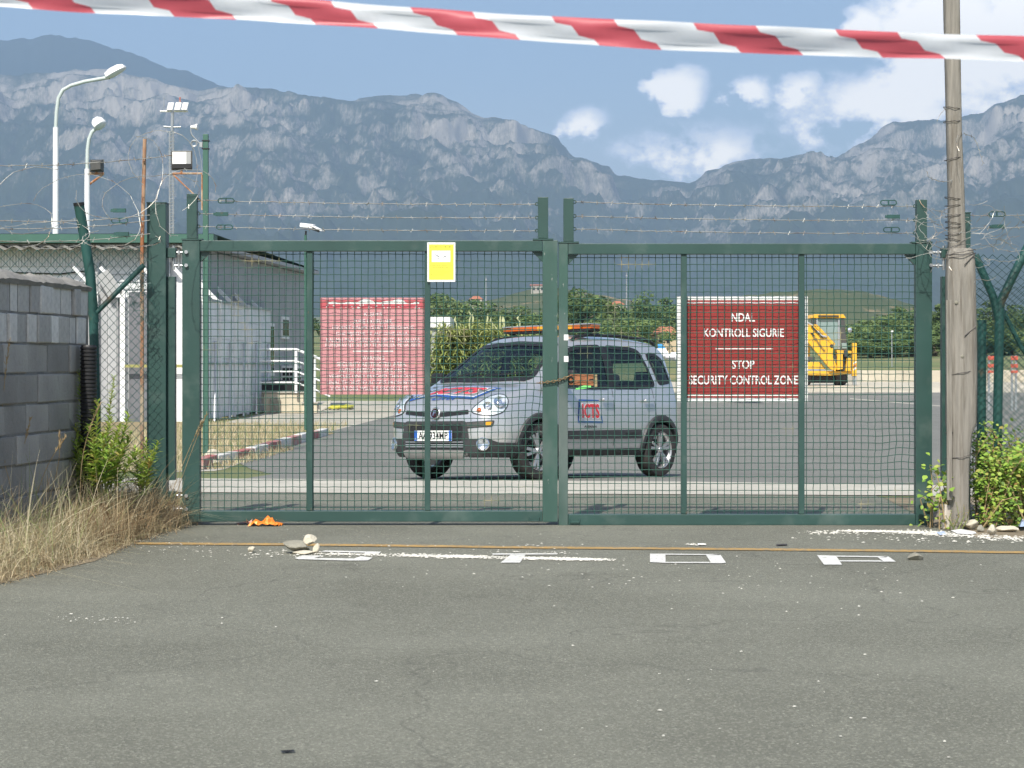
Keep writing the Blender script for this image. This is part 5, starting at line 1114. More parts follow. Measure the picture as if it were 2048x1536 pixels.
MB().box(gx(250, 49), gx(366, 49), 48.95, 49.0, gzp(735, 49), gzp(729, 49)).build('olive_rail', m_olive, ff)
MB().bar(P(205, 545, 49), P(232, 590, 49), .35, .05, up=(0, 1, 0)).build('leaning_board', m_cladding, ff)

# ------------------------------------------------------------ kerb, lawn, hose
KP = [G(x, y) for x, y in ((408, 940), (430, 933), (500, 917), (560, 900), (615, 883), (670, 867))]
kerb = thing('kerb', KP[2], 'red and white painted kerb stones along the yellow lawn', 'kerb')
m_kred = mat('red_kerb_paint', (.36, .10, .09), .7, 0, .2, 3, col2=(.36, .28, .24), c2scale=3, c2lo=.45, c2hi=.62); m_kwhite = mat('white_kerb_paint', (.60, .59, .55), .7, 0, .15, 3, col2=(.35, .33, .29), c2scale=3, c2lo=.55, c2hi=.7)
L_ = [0]
for a, b in zip(KP, KP[1:]): L_.append(L_[-1] + (b - a).length)
def kp(s):
    i = max(0, min(len(KP) - 2, int(np.searchsorted(L_, s) - 1))); return KP[i].lerp(KP[i+1], (s - L_[i]) / (L_[i+1] - L_[i]))
s = 0; i = 0
while s < L_[-1] - 1.2:
    a, b = kp(s + .02), kp(s + 1.28); d = (b - a).normalized(); nrm = Vector((-d.y, d.x, 0)); z = gz(a.y); mb = MB()
    a.z = b.z = z + .05 + random.uniform(-.012, .012); mb.bar(a + nrm * .08, b + nrm * .08, .16, .20); mb.build('kerb_stone', m_kred if i % 2 == 0 else m_kwhite, kerb, bevel=.02); s += 1.3; i += 1
mk = thing('kerb_marker', G(793, 836), 'small red kerb block beside the front corner of the car', 'marker'); MB().box(gx(789, 50), gx(797, 50), 50, 50.3, gb + .02, gzp(826, 50)).build('block', m_kred, mk, bevel=.02)
lawn_poly = [(p.x, p.y) for p in KP[:6]] + [(-4.8, 46), (-7.3, 48.6), (-13, 48.6), (-13, 26), (-5.5, 25)]
sheet('lawn', lawn_poly, .012, m_drygrass_patch)
def in_lawn(r, n):
    y = r.uniform(25.5, 46, n); ys = [p.y for p in KP]; xr = np.interp(y, ys, [p.x for p in KP]) - .12; x = xr - r.random(n) * 3.6; keep = x < xr
    return np.c_[x, y, np.interp(y, KY, KZ) + .01]
v1 = blades(15000, in_lawn, lambda r, n, b: r.gamma(4, .028, n), .005, lambda r, n, b: np.clip(r.normal(.50, .13, n), .1, .75), .6, 2, 21)
v2 = blades(2600, in_lawn, lambda r, n, b: r.gamma(4, .03, n), .006, lambda r, n, b: np.clip(r.normal(.85, .08, n), .7, .95), .5, 2, 22)
def near_kerb(r, n):
    s = r.random(n) * L_[-3]; q = np.array([tuple(kp(x)) for x in s]); return np.c_[q[:, 0] + r.normal(.14, .07, n), q[:, 1], np.interp(q[:, 1], KY, KZ) + .01]
v3 = blades(900, near_kerb, lambda r, n, b: r.gamma(3, .035, n), .004, lambda r, n, b: np.clip(r.normal(.5, .25, n), .1, .95), .8, 2, 23)
a_, b_, c_ = merge([v1, v2, v3]); lg = mesh_np('lawn_grass', a_, b_, m_grass, tint=c_); tag(lg, 'sun-dried lawn grass behind the kerb stones', 'grass', kind='stuff')
m_hose = mat('yellow_hose', (.58, .56, .08), .5, 0, .1, 4)
ho_ = MB(); rr = random.Random(2); pts = []
for i in range(60):
    a = i * .42; pts.append(P(672 + 26 * math.cos(a) * (1 - i / 130) + i * .35, 0, 62)); pts[-1].z = gb + .06 + .05 * rr.random(); pts[-1].y = 62 + 1.2 * math.sin(a)
ho_.tube(pts, .035, 6); tag(ho_.build('hose', m_hose, smooth=True), 'yellow hose coiled on the path below the pink sign', 'hose')

# ------------------------------------------------------------ lamp posts, floodlights, mast, cameras
LD = 66.0
m_pole = mat('white_pole_paint', (.74, .75, .76), .45, 0, .06, 1); m_arm = mat('pale_green_arm', (.46, .52, .50), .5, 0, .08, 1)
def lamp_post(pxb, ybase, yj, arm, head, label, D=LD, rp=.10, group='lamp posts'):
    b = P(pxb, ybase, D); g0 = Vector((b.x, D, -.30)); root = thing('lamp_post', g0, label, 'lamp post', group)
    MB().tube([g0, P(pxb + .5, yj, D)], [rp * 1.15, rp * .92], 12).build('pole', m_pole, root, smooth=True)
    MB().tube([P(pxb + .5, yj + 2, D)] + [P(x, y, D) for x, y in arm], rp * .62, 10).build('arm', m_arm, root, smooth=True)
    (x0, y0), (x1, y1), wid = head; a, c = P(x0, y0, D), P(x1, y1, D); d = (c - a); L2 = d.length; d.normalize(); up = Vector((0, 1, 0)).cross(d) * -1
    hd = MB(); prof = [(0, .10), (.08, .75), (.35, 1.0), (.7, .95), (.93, .62), (1, .15)]; n = 10; vs = []
    for t, w in prof:
        for j in range(n): an = 6.283 * j / n; vs.append(a + d * (L2 * t) + Vector((0, 1, 0)) * (math.cos(an) * w * wid * .8) + up * (math.sin(an) * w * wid * (.72 if math.sin(an) > 0 else .28)))
    hd.add(vs, [(i*n+j, i*n+(j+1) % n, (i+1)*n+(j+1) % n, (i+1)*n+j) for i in range(5) for j in range(n)] + [tuple(range(n)), tuple(range(5*n, 6*n))]); hd.build('lamp_head', m_white, root, smooth=True)
    MB().bar(P(arm[-1][0], arm[-1][1], D), a.lerp(c, .25), rp * 1.1, rp * 1.3).build('lamp_neck', m_darkglass, root)
    return root
lamp_post(111, 468, 255, [(113, 225), (117, 196), (126, 180), (142, 171), (170, 163), (216, 155)], ((211, 157), (252, 134), .32), 'tall white lamp post with long curved arm behind the left building')
lb = lamp_post(174, 468, 338, [(175, 300), (178, 278), (184, 264), (193, 256)], ((190, 258), (211, 242), .42), 'shorter white lamp post with a floodlight bracket left of the mast')
m_flood = mat('floodlight_case', (.07, .07, .065), .5, .2, .15, 6); m_refl = mat('floodlight_glass', (.85, .85, .83), .15, 0, .05, 6)
def floodlight(root_label, pxl, pxr, pyt, pyb, D, front, arm, group='floodlights'):
    a, b = P(pxl, pyb, D), P(pxr, pyt, D); root = thing('floodlight', Vector(((a.x + b.x) / 2, D, a.z)), root_label, 'floodlight', group); dep = (b.x - a.x) * .45
    fm = MB(); f0, f1 = (D, D + dep) if front else (D - dep, D); sh = .16 * (b.x - a.x)
    fm.add([(a.x, f0, a.z), (b.x, f0, a.z), (b.x, f0, b.z), (a.x, f0, b.z), (a.x + sh, f1 + dep * .2, a.z + sh), (b.x - sh, f1 + dep * .2, a.z + sh), (b.x - sh, f1 + dep * .2, b.z - sh), (a.x + sh, f1 + dep * .2, b.z - sh)], [(3,2,1,0),(4,5,6,7),(0,1,5,4),(1,2,6,5),(2,3,7,6),(3,0,4,7)]) if front else \
    fm.add([(a.x, f1, a.z), (b.x, f1, a.z), (b.x, f1, b.z), (a.x, f1, b.z), (a.x + sh, f0, a.z + sh * .5), (b.x - sh, f0, a.z + sh), (b.x - sh, f0, b.z - sh), (a.x + sh, f0, b.z - sh * .5)], [(0,1,2,3),(7,6,5,4),(0,4,5,1),(1,5,6,2),(2,6,7,3),(3,7,4,0)])
    fm.build('case', m_flood, root, bevel=.01)
    if front:
        w = b.x - a.x; h = b.z - a.z
        MB().box(a.x + .07 * w, a.x + .72 * w, D - .012, D - .003, a.z + .33 * h, b.z - .07 * h).build('glass', m_refl, root); MB().box(a.x + .73 * w, a.x + .93 * w, D - .012, D - .003, a.z + .33 * h, b.z - .07 * h).build('side_glass', m_cladding, root)
        MB().box(a.x + .05 * w, b.x - .05 * w, D - .03, D - .003, a.z + .10 * h, a.z + .28 * h).build('gear_tray', m_black, root)
    for p, q, r in arm: MB().tube([P(*p, D + .02), P(*q, D + .02)], r, 6).build('bracket', m_rustpole, root, smooth=True)
    return root
floodlight('dark floodlight facing away on the bracket of the shorter lamp post', 180, 208, 319, 344, LD, False, [((176, 347), (208, 347), .05), ((178, 369), (207, 348), .04), ((193, 346), (193, 343), .05)])
GDp = 30.0
gp_ = thing('camera_post', Vector((gx(410, GDp), GDp, -.3)), 'green square post with floodlight bracket and loop of cable left of the gate', 'post')
MB().box(gx(405.5, GDp), gx(416, GDp), GDp, GDp + .08, -.3, gzp(268, GDp)).build('post', m_roofgreen, gp_, bevel=.006)
for py in (281, 297): MB().box(gx(403.5, GDp), gx(418, GDp), GDp - .012, GDp + .095, gzp(py + .8, GDp), gzp(py - .8, GDp)).build('clamp', m_black, gp_)
MB().tube([P(402, 290, GDp), P(394, 281, GDp), P(384, 270, GDp), P(381.5, 262, GDp), P(382, 254, GDp)], .010, 8).build('gooseneck', m_galv, gp_, smooth=True)
MB().lathe([(.006, -.06), (.022, -.05), (.030, .0), (.048, .05), (.046, .06), (.0001, .06)], 14, P(388, 254, GDp), (1, -.2, 0)).build('lamp', m_white, gp_, smooth=True)
cb = MB(); c = P(388, 287, GDp - .02)
for k in range(2): cb.tube([c + Vector((math.cos(a) * (.048 - k * .014), k * .01, math.sin(a) * (.048 - k * .014))) for a in [6.283 * i / 18 for i in range(18)]], .007, 6, closed=True)
cb.tube([P(396, 290, GDp), P(402, 320, GDp), P(405, 350, GDp)], .005, 6); cb.build('cable_loop', m_galv, gp_, smooth=True)
MB().box(gx(399, GDp), gx(405, GDp), GDp - .01, GDp + .05, gzp(294, GDp), gzp(284, GDp)).build('junction_plate', m_galv, gp_)
floodlight('square floodlight with bright glass on the white bracket of the green post', 342, 385, 301, 341, GDp, True, [((345, 347), (405, 347), .016), ((404, 347), (404, 420), .014), ((346, 349), (402, 402), .012), ((363, 346), (363, 341), .02)])
# lattice mast
MD = 120.0
ms_ = thing('light_mast', Vector((gx(343, MD), MD, .5)), 'thin lattice mast with three white floodlights at its top', 'mast')
for px in (339.5, 346.5): MB().tube([P(px, 690, MD), P(px, 262, MD)], .05, 6).build('leg', m_galv, ms_, smooth=True)
MB().tube([P(344, 262, MD), P(345, 222, MD)], .10, 8).build('top_pole', m_galv, ms_, smooth=True)
lt_ = MB()
for i in range(58):
    y = 268 + i * 7.2; lt_.tube([P(337, y, MD), P(349, y, MD)], .028, 4, cap=False); lt_.tube([P(339.5, y, MD), P(346.5, y + 7.2, MD)], .02, 4, cap=False)
o = lt_.build('rungs', m_galv, ms_); o['kind'] = 'stuff'
MB().tube([P(320, 222.5, MD), P(376, 222.5, MD)], .06, 6).build('crossbar', m_white, ms_, smooth=True); MB().tube([P(327, 253, MD), P(344, 254.5, MD), P(362, 254, MD)], .05, 6).build('side_arms', m_galv, ms_, smooth=True)
MB().tube([P(328, 222, MD), P(328, 195, MD)], .018, 5).build('antenna', m_galv, ms_); MB().tube([P(360, 205, MD), P(360, 194, MD)], .06, 6).build('beacon', m_kred, ms_, smooth=True)
for x in (333, 348, 362):
    MB().prism([(x, 220), (x + 12, 220), (x + 15.5, 205), (x + 3.5, 205)], lambda a, b, t: P(a, b, t), MD - .25, MD - .02).build('floodlight_panel', m_white, ms_, bevel=.03)
# CCTV camera above the left leaf
CDp = 40.0
cc = thing('cctv_camera', Vector((gx(611, CDp), CDp, -.3)), 'white security camera on a thin green pole above the left gate leaf', 'camera')
MB().tube([P(611, 860, CDp), P(611, 470, CDp)], .028, 8).build('pole', m_roofgreen, cc, smooth=True)
MB().tube([P(611, 472, CDp), P(612, 462, CDp)], .02, 8).build('mount', m_black, cc)
MB().bar(P(602, 450, CDp), P(628, 453, CDp - .12), .11, .085).build('housing', m_white, cc, bevel=.012); MB().bar(P(622, 450, CDp - .1), P(646, 462, CDp - .2), .13, .022).build('sun_shield', m_white, cc); MB().bar(P(626, 458, CDp - .12), P(638, 462, CDp - .16), .07, .05).build('lens', m_darkglass, cc)
# red machinery seen through the right fence
m_redm = mat('red_machine_paint', (.50, .10, .06), .5, 0, .15, 2)
RDm = 60.0
for lab, x0, x1 in (('red and white road barrier left of the Y-shaped post behind the netting', 1976, 1994), ('red road barrier at the right edge behind the netting', 2022, 2036)):
    rm = thing('road_barrier', Vector((gx((x0 + x1) / 2, RDm), RDm, gz(RDm))), lab, 'barrier', 'road barriers behind the right fence')
    for yt, yb in ((712, 720), (728, 735), (741, 746)): MB().box(gx(x0, RDm), gx(x1, RDm), RDm, RDm + .04, gzp(yb, RDm), gzp(yt, RDm)).build('board', m_redm, rm)
    for px in (x0 + 3, x1 - 3): MB().box(gx(px, RDm) - .03, gx(px, RDm) + .03, RDm + .045, RDm + .09, gz(RDm), gzp(711, RDm)).build('leg', m_galv, rm)
# ------------------------------------------------------------ the parked car (forward +x, left +y, rear axle at x = 0)
CA = R(38.3); fwd = Vector((-math.sin(CA), -math.cos(CA), 0)); lft = Vector((math.cos(CA), -math.sin(CA), 0))
FLc = Vector((gx(1069, 21.4), 21.4, 0)); car_o = FLc - fwd * 2.30 - lft * .74
slope = -.040
def plane_z(x, y): return -.075 + slope * (y - 21.4)
car = thing('car', (car_o.x, car_o.y, plane_z(car_o.x, car_o.y) + .004), 'silver hatchback with amber roof light bar parked behind the gate', 'car', world_children=False)
upv = Vector((0, -slope, 1)).normalized(); fx = (fwd - upv * fwd.dot(upv)).normalized(); fy = upv.cross(fx)
car.rotation_euler = Matrix((fx, fy, upv)).transposed().to_euler()
m_paint = mat('silver_paint', (.53, .535, .54), .28, .60, 0, 2, coat=1.0)
m_trim = mat('dark_grey_plastic', (.035, .036, .038), .55, 0, .15, 5)
m_interior = mat('interior_dark', (.020, .022, .028), .8, 0, .2, 5)
m_glass_c = glass('car_glass', (.62, .72, .70)); m_lens = glass('lamp_lens', (.92, .95, .97))
m_lampback = mat('lamp_reflector', (.78, .80, .80), .28, .45, .05, 9); m_chrome = mat('chrome', (.75, .76, .78), .12, .95, .03, 5); m_alloy = mat('alloy', (.50, .50, .50), .32, .8, .08, 8)
m_amber = mat('amber_lens', (.62, .13, .01), .2, 0, .05, 9, coat=.6, trans=.3); m_amber2 = mat('sunlit_and_indicator_amber', (.88, .42, .02), .2, 0, .05, 9, coat=.6, trans=.3); m_redlens = mat('red_lens', (.35, .015, .015), .2, 0, .05, 9, coat=.6)
m_blue = mat('blue_print', (.020, .075, .28), .4, 0, .05, 9); m_redprint = mat('red_print', (.60, .03, .045), .4, 0, .05, 9); m_plate_blue = mat('plate_blue', (.02, .12, .55), .4, 0, .03, 9)
m_plateface = mat('plate_white', (.80, .80, .76), .4, 0, .03, 9); m_silverplate = mat('skid_plate', (.38, .38, .37), .4, .6, .06, 6)
ST = [  # x, then ten (y, z) from bottom centre round the side to top centre
 (-.500, [(0,.44),(.42,.44),(.52,.48),(.57,.56),(.57,.66),(.55,.74),(.53,.78),(.46,.82),(.26,.84),(0,.85)]),
 (-.47,  [(0,.34),(.58,.34),(.67,.40),(.71,.55),(.70,.72),(.67,.86),(.63,.95),(.55,1.02),(.3,1.05),(0,1.06)]),
 (-.415, [(0,.29),(.64,.29),(.745,.37),(.775,.55),(.765,.78),(.73,.98),(.665,1.13),(.58,1.24),(.32,1.28),(0,1.29)]),
 (-.30,  [(0,.26),(.67,.26),(.785,.34),(.81,.55),(.80,.8),(.765,1.0),(.69,1.25),(.59,1.425),(.32,1.465),(0,1.475)]),
 (-.08,  [(0,.25),(.68,.25),(.795,.32),(.825,.55),(.82,.8),(.79,1.0),(.71,1.31),(.595,1.485),(.32,1.530),(0,1.54)]),
 (.50,   [(0,.25),(.68,.25),(.795,.32),(.825,.55),(.82,.8),(.79,1.0),(.71,1.32),(.590,1.505),(.32,1.552),(0,1.562)]),
 (1.10,  [(0,.25),(.68,.25),(.795,.32),(.825,.55),(.82,.8),(.79,1.0),(.71,1.32),(.585,1.50),(.32,1.548),(0,1.558)]),
 (1.45,  [(0,.25),(.68,.25),(.795,.32),(.825,.55),(.82,.8),(.79,1.0),(.70,1.30),(.575,1.47),(.32,1.520),(0,1.532)]),
 (1.62,  [(0,.25),(.68,.25),(.795,.32),(.825,.55),(.82,.8),(.79,1.0),(.70,1.26),(.575,1.415),(.32,1.465),(0,1.478)]),
 (1.90,  [(0,.25),(.68,.25),(.795,.32),(.825,.55),(.815,.8),(.785,.99),(.72,1.15),(.62,1.26),(.34,1.305),(0,1.32)]),
 (2.16,  [(0,.25),(.68,.25),(.795,.32),(.83,.55),(.815,.8),(.78,.975),(.745,1.06),(.66,1.115),(.36,1.15),(0,1.165)]),
 (2.36,  [(0,.25),(.68,.25),(.795,.32),(.83,.55),(.815,.78),(.775,.955),(.74,.99),(.65,1.015),(.35,1.04),(0,1.05)]),
 (2.60,  [(0,.25),(.67,.25),(.78,.32),(.815,.53),(.805,.75),(.755,.905),(.70,.94),(.61,.962),(.33,.985),(0,.995)]),
 (2.78,  [(0,.25),(.65,.25),(.745,.32),(.785,.50),(.775,.71),(.715,.85),(.66,.885),(.57,.90),(.3,.922),(0,.932)]),
 (2.92,  [(0,.245),(.58,.245),(.67,.32),(.715,.48),(.705,.66),(.645,.79),(.59,.825),(.51,.843),(.28,.868),(0,.878)]),
 (3.00,  [(0,.25),(.50,.25),(.60,.32),(.645,.47),(.635,.62),(.575,.725),(.52,.765),(.44,.785),(.24,.808),(0,.818)]),
 (3.045, [(0,.27),(.42,.27),(.50,.34),(.54,.46),(.53,.58),(.48,.655),(.43,.69),(.36,.715),(.2,.735),(0,.742)]),
 (3.06,  [(0,.30),(.34,.30),(.42,.36),(.46,.46),(.45,.55),(.40,.60),(.35,.625),(.29,.645),(.15,.66),(0,.665)])]
def pchip(xk, yk, x):
    xk = np.asarray(xk, float); yk = np.asarray(yk, float); h = np.diff(xk); d = np.diff(yk) / h; m = np.zeros_like(yk)
    for i in range(1, len(xk) - 1):
        if d[i-1] * d[i] > 0: w1, w2 = 2*h[i] + h[i-1], h[i] + 2*h[i-1]; m[i] = (w1 + w2) / (w1 / d[i-1] + w2 / d[i])
    m[0], m[-1] = d[0], d[-1]; i = np.clip(np.searchsorted(xk, x) - 1, 0, len(h) - 1); t = (x - xk[i]) / h[i]
    return (1+2*t)*(1-t)**2*yk[i] + t*(1-t)**2*h[i]*m[i] + t*t*(3-2*t)*yk[i+1] + t*t*(t-1)*h[i]*m[i+1]
xk = [s_[0] for s_ in ST]; ctrl = np.array([s_[1] for s_ in ST]); up_ = ctrl[:, :, 1] > 1.02
lift = np.interp(xk, [-.5, -.3, 1.5, 1.9, 2.4], [.3, 1, 1, .75, 0])[:, None]; ctrl[:, :, 1] += np.where(up_, (ctrl[:, :, 1] - 1.02) * .125 * lift, 0)                      # stations x 10 x 2
xs = np.unique(np.concatenate([np.linspace(-.50, -.28, 22), np.linspace(-.28, 2.75, 122), np.linspace(2.75, 3.06, 34)]))
cs = np.stack([[pchip(xk, ctrl[:, j, c], xs) for c in range(2)] for j in range(10)])  # 10 x 2 x n
tt = np.linspace(0, 9, 64); half = np.zeros((len(xs), 64, 2))
for i in range(len(xs)):
    for c in range(2):
        half[i, :, c] = np.array(pchip(np.arange(10), cs[:, c, i], tt)) if c == 1 else pchip(np.arange(10), cs[:, c, i], tt)
ring = np.concatenate([half, half[:, -2:0:-1] * np.array([-1, 1])], 1); nr = ring.shape[1]; nx = len(xs)
V = np.concatenate([np.broadcast_to(xs[:, None, None], (nx, nr, 1)), ring], 2).reshape(-1, 3); idx = np.arange(nx * nr).reshape(nx, nr); nxt = np.roll(idx, -1, 1)
FQ = np.stack([idx[:-1], idx[1:], nxt[1:], nxt[:-1]], -1).reshape(-1, 4)
cap = [tuple(idx[0]), tuple(reversed(idx[-1]))]
BV = BVHTree.FromPolygons([tuple(v) for v in V], [tuple(f) for f in FQ] + cap)
def hit(o, d): 
    loc, nrm, _, _ = BV.ray_cast(Vector(o), Vector(d))
    if loc is None: loc, nrm, _, _ = BV.find_nearest(Vector(o) + Vector(d) * 4.0)
    if nrm.dot(Vector(d)) > 0: nrm = -nrm
    return loc, nrm
def side(sg): return lambda a, b, off: (lambda h: h[0] + h[1] * off)(hit((a, sg * 3, b), (0, -sg, 0)))
def front(phi=0.0): 
    n = Vector((math.cos(phi), math.sin(phi), 0)); e = Vector((-math.sin(phi), math.cos(phi), 0))
    return lambda a, b, off: (lambda h: h[0] + h[1] * off)(hit(n * 6 + e * a + Vector((0, 0, b)), -n))
DEC = .11
def hoodv(a, b, off): return topv(a + DEC, b * (1 - .06), off)
def topv(a, b, off): return (lambda h: h[0] + h[1] * off)(hit((a, b, 4), (0, 0, -1)))
def rear(a, b, off): return (lambda h: h[0] + h[1] * off)(hit((-4, a, b), (1, 0, 0)))
def rpoly(poly, r=.03, n=4):                                                           # rounded polygon
    out = []; k = len(poly)
    for i in range(k):
        p, a, b = Vector(poly[i]), Vector(poly[i-1]), Vector(poly[(i+1) % k]); ra = min(r, (a - p).length * .45, (b - p).length * .45); s0 = p + (a - p).normalized() * ra; s1 = p + (b - p).normalized() * ra
        for j in range(n + 1): t = j / n; out.append(tuple((1-t)**2 * s0 + 2*t*(1-t) * p + t*t * s1))
    return out
def inset(poly, d):
    c = len(poly); area = sum(poly[i][0]*poly[(i+1)%c][1] - poly[(i+1)%c][0]*poly[i][1] for i in range(c)); sg = 1 if area > 0 else -1; out = []
    for i in range(c):
        p, a, b = Vector(poly[i]), Vector(poly[i-1]), Vector(poly[(i+1) % c]); t = (b - a)
        if t.length < 1e-9: t = Vector((1, 0))
        t.normalize(); out.append((p.x - t.y * sg * d, p.y + t.x * sg * d))
    return out
def patch(name, poly, pr, off, m, parent=car, g=.04, thick=0.0, smooth=True):
    bm = bmesh.new(); bm.faces.new([bm.verts.new((p[0], p[1], 0)) for p in poly]); 
    xs_ = [p[0] for p in poly]; ys_ = [p[1] for p in poly]
    for ax, lo, hi in ((0, min(xs_), max(xs_)), (1, min(ys_), max(ys_))):
        k = math.ceil(lo / g) * g
        while k < hi:
            co = [0, 0, 0]; co[ax] = k; no = [0, 0, 0]; no[ax] = 1; bmesh.ops.bisect_plane(bm, geom=bm.verts[:] + bm.edges[:] + bm.faces[:], plane_co=co, plane_no=no); k += g
    for v in bm.verts: v.co = pr(v.co.x, v.co.y, off)
    bmesh.ops.recalc_face_normals(bm, faces=bm.faces[:])
    if thick:
        bmesh.ops.solidify(bm, geom=bm.faces[:], thickness=thick)
    me = bpy.data.meshes.new(name); bm.to_mesh(me); bm.free(); me.materials.append(m)
    if smooth: me.polygons.foreach_set('use_smooth', [True] * len(me.polygons)); smooth_angle(me, .9)
    o = bpy.data.objects.new(name, me); COL.objects.link(o); o.parent = parent; return o
def ringp(name, outer, inner, pr, off, m, parent=car):
    mb = MB(); n = len(outer)
    def dens(p):
        o = []
        for i in range(len(p)):
            a, b = Vector(p[i]), Vector(p[(i+1) % len(p)])
            for j in range(3): o.append(tuple(a.lerp(b, j / 3)))
        return o
    o1, o2 = dens(outer), dens(inner); n = len(o1); mb.add([pr(a, b, off) for a, b in o1] + [pr(a, b, off) for a, b in o2], [(i, (i+1) % n, n + (i+1) % n, n + i) for i in range(n)]); return mb.build(name, m, parent, smooth=True, local=True)
def inside(poly, x, y):
    c = False; n = len(poly)
    for i in range(n):
        (x1, y1), (x2, y2) = poly[i], poly[i-1]
        if (y1 > y) != (y2 > y) and x < (x2 - x1) * (y - y1) / (y2 - y1) + x1: c = not c
    return c
W_front = rpoly([(2.08, 1.035), (1.95, 1.14), (1.60, 1.415), (1.42, 1.465), (1.00, 1.485), (.98, 1.005), (1.3, .995), (1.8, 1.0)], .05)
W_rear = rpoly([(.90, 1.005), (.90, 1.485), (.42, 1.480), (.26, 1.45), (.08, 1.06), (.16, 1.03)], .06)
W_quart = rpoly([(-.02, 1.07), (.13, 1.42), (-.04, 1.43), (-.20, 1.36), (-.29, 1.10)], .05)
WS = rpoly([(-.655, 1.085), (-.60, 1.22), (-.56, 1.40), (-.53, 1.485), (0, 1.515), (.53, 1.485), (.56, 1.40), (.60, 1.22), (.655, 1.085), (0, 1.065)], .05)
RW = rpoly([(-.50, 1.10), (-.46, 1.38), (.46, 1.38), (.50, 1.10)], .06)
WR = .36
keep = []; ctr = V[FQ].mean(1)
for f, c in zip(FQ, ctr):
    x, y, z = c; cut = False
    if abs(y) > .5 and any(inside(w, x, z) for w in (W_front, W_rear, W_quart)) and z > .98: cut = True
    if 1.48 < x < 2.30 and inside(WS, y, z) and z > 1.06 and z < hit((x, 0, 4), (0, 0, -1))[0].z + .02 and abs(y) < .66: cut = True
    if x < -.26 and inside(RW, y, z): cut = True
    for wx in (0, 2.30):
        if abs(y) > .50 and math.hypot(x - wx, z - .315) < WR: cut = True
        if abs(y) > .42 and math.hypot(x - wx, z - .315) < WR and z < .42: cut = True
    if not cut: keep.append(tuple(f))
bd = MB(); bd.add(V, keep + cap); body = bd.build('body', m_paint, car, smooth=True, local=True)
for sg in (1, -1):
    for w in (W_front, W_rear, W_quart):
        patch('side_window', w, side(sg), .001, m_glass_c, g=.08); ringp('window_seal', inset(w, -.012), inset(w, .030), side(sg), .006, m_black)
    patch('side_moulding', rpoly([(.42, .445), (.42, .545), (1.98, .525), (1.93, .435)], .02), side(sg), .016, m_trim, thick=.012)
    patch('sill_cladding', rpoly([(.38, .262), (.40, .335), (1.92, .325), (1.94, .262)], .01), side(sg), .010, m_trim)
    patch('pillar_trim', [(.985, 1.0), (.985, 1.485), (.895, 1.485), (.895, 1.0)], side(sg), .004, m_black)
    for x0, x1 in ((.94, .945), ):
        patch('door_gap', [(.938, .36), (.946, .36), (.946, 1.0), (.938, 1.0)], side(sg), .0015, m_black)
    patch('door_gap', [(2.03, .36), (2.038, .36), (2.075, .80), (2.06, 1.02), (2.052, 1.02), (2.066, .80)], side(sg), .0015, m_black); patch('door_gap', [(.10, .72), (.108, .72), (.15, 1.02), (.142, 1.02)], side(sg), .0015, m_black); patch('door_gap', [(.10, .72), (.30, .42), (.307, .425), (.108, .724)], side(sg), .0015, m_black)
    for hx in (1.10, .28): patch('door_handle', rpoly([(hx - .09, .865), (hx - .09, .895), (hx + .09, .885), (hx + .09, .855)], .012), side(sg), .028, m_paint, thick=.025)
    for wx in (0, 2.30):                                                            # wheel-arch cladding
        mb = MB(); n = 30; A0, A1 = R(-14), R(194); prs = side(sg); rows = []
        for i in range(n + 1):
            a = A0 + (A1 - A0) * i / n; row = []
            for r_, of in ((.335, -.03), (.338, .018), (.365, .024), (.395, .020), (.405, .003)): row.append(prs(wx + r_ * math.cos(a), max(.235, .315 + r_ * math.sin(a)), of))
            rows.append(row)
        mb.add([p for r_ in rows for p in r_], [(i*5+j, i*5+j+1, (i+1)*5+j+1, (i+1)*5+j) for i in range(n) for j in range(4)]); mb.build('wheel_arch', m_trim, car, smooth=True, local=True)
        wl_ = MB(); vw = []
        for i in range(17):
            a = R(-8) + R(196) * i / 16; vw += [(wx + .37 * math.cos(a), sg * .40, max(.27, .315 + .37 * math.sin(a))), (wx + .37 * math.cos(a), sg * .785, max(.27, .315 + .37 * math.sin(a)))]
        wl_.add(vw, [(2*i, 2*i+1, 2*i+3, 2*i+2) for i in range(16)]); wl_.add([(wx - .38, sg * .40, .27), (wx + .38, sg * .40, .27), (wx + .38, sg * .40, .70), (wx - .38, sg * .40, .70)], [(0, 1, 2, 3)]); wl_.build('wheel_well', m_black, car, local=True)
    # roof rails, mirrors
    rl = MB(); pts = [topv(x, sg * .575, 0) + Vector((0, 0, h)) for x, h in ((1.42, .0), (1.34, .035), (1.1, .042), (.5, .045), (-.05, .042), (-.18, .03), (-.24, .0))]; rl.tube(pts, .018, 8); rl.build('roof_rail', m_black, car, smooth=True, local=True)
    c = side(sg)(1.93, 1.02, .10); mm = MB(); mm.obox(c + Vector((0, sg * .05, .06)), (.085, .19, .15), Matrix.Rotation(sg * .12, 3, 'Z')); mm.bar(c + Vector((0, -sg * .08, -.01)), c + Vector((0, sg * .02, .03)), .05, .04); mm.build('wing_mirror', m_black, car, local=True, bevel=.03)
    MB().ball((0, 0, 0), .01, 6, 4) if False else None
    # headlight: reflector bowl behind a clear lens
    phi = sg * R(36); pr = front(phi); sgn = sg
    e = Vector((-math.sin(phi), math.cos(phi), 0)); a0 = e.dot(Vector((2.865, sg * .60, 0)))
    HL = [(-.19, .715), (-.12, .695), (.02, .685), (.12, .715), (.165, .775), (.175, .845), (.145, .893), (.07, .902), (-.03, .875), (-.12, .81), (-.19, .75)]
    HLp = [(a0 + sgn * x, z) for x, z in HL]
    patch('headlight_seal', inset(rpoly(HLp, .03), -.012), pr, .004, m_trim); hb = patch('headlight', rpoly(HLp, .03), pr, .007, m_lampback)
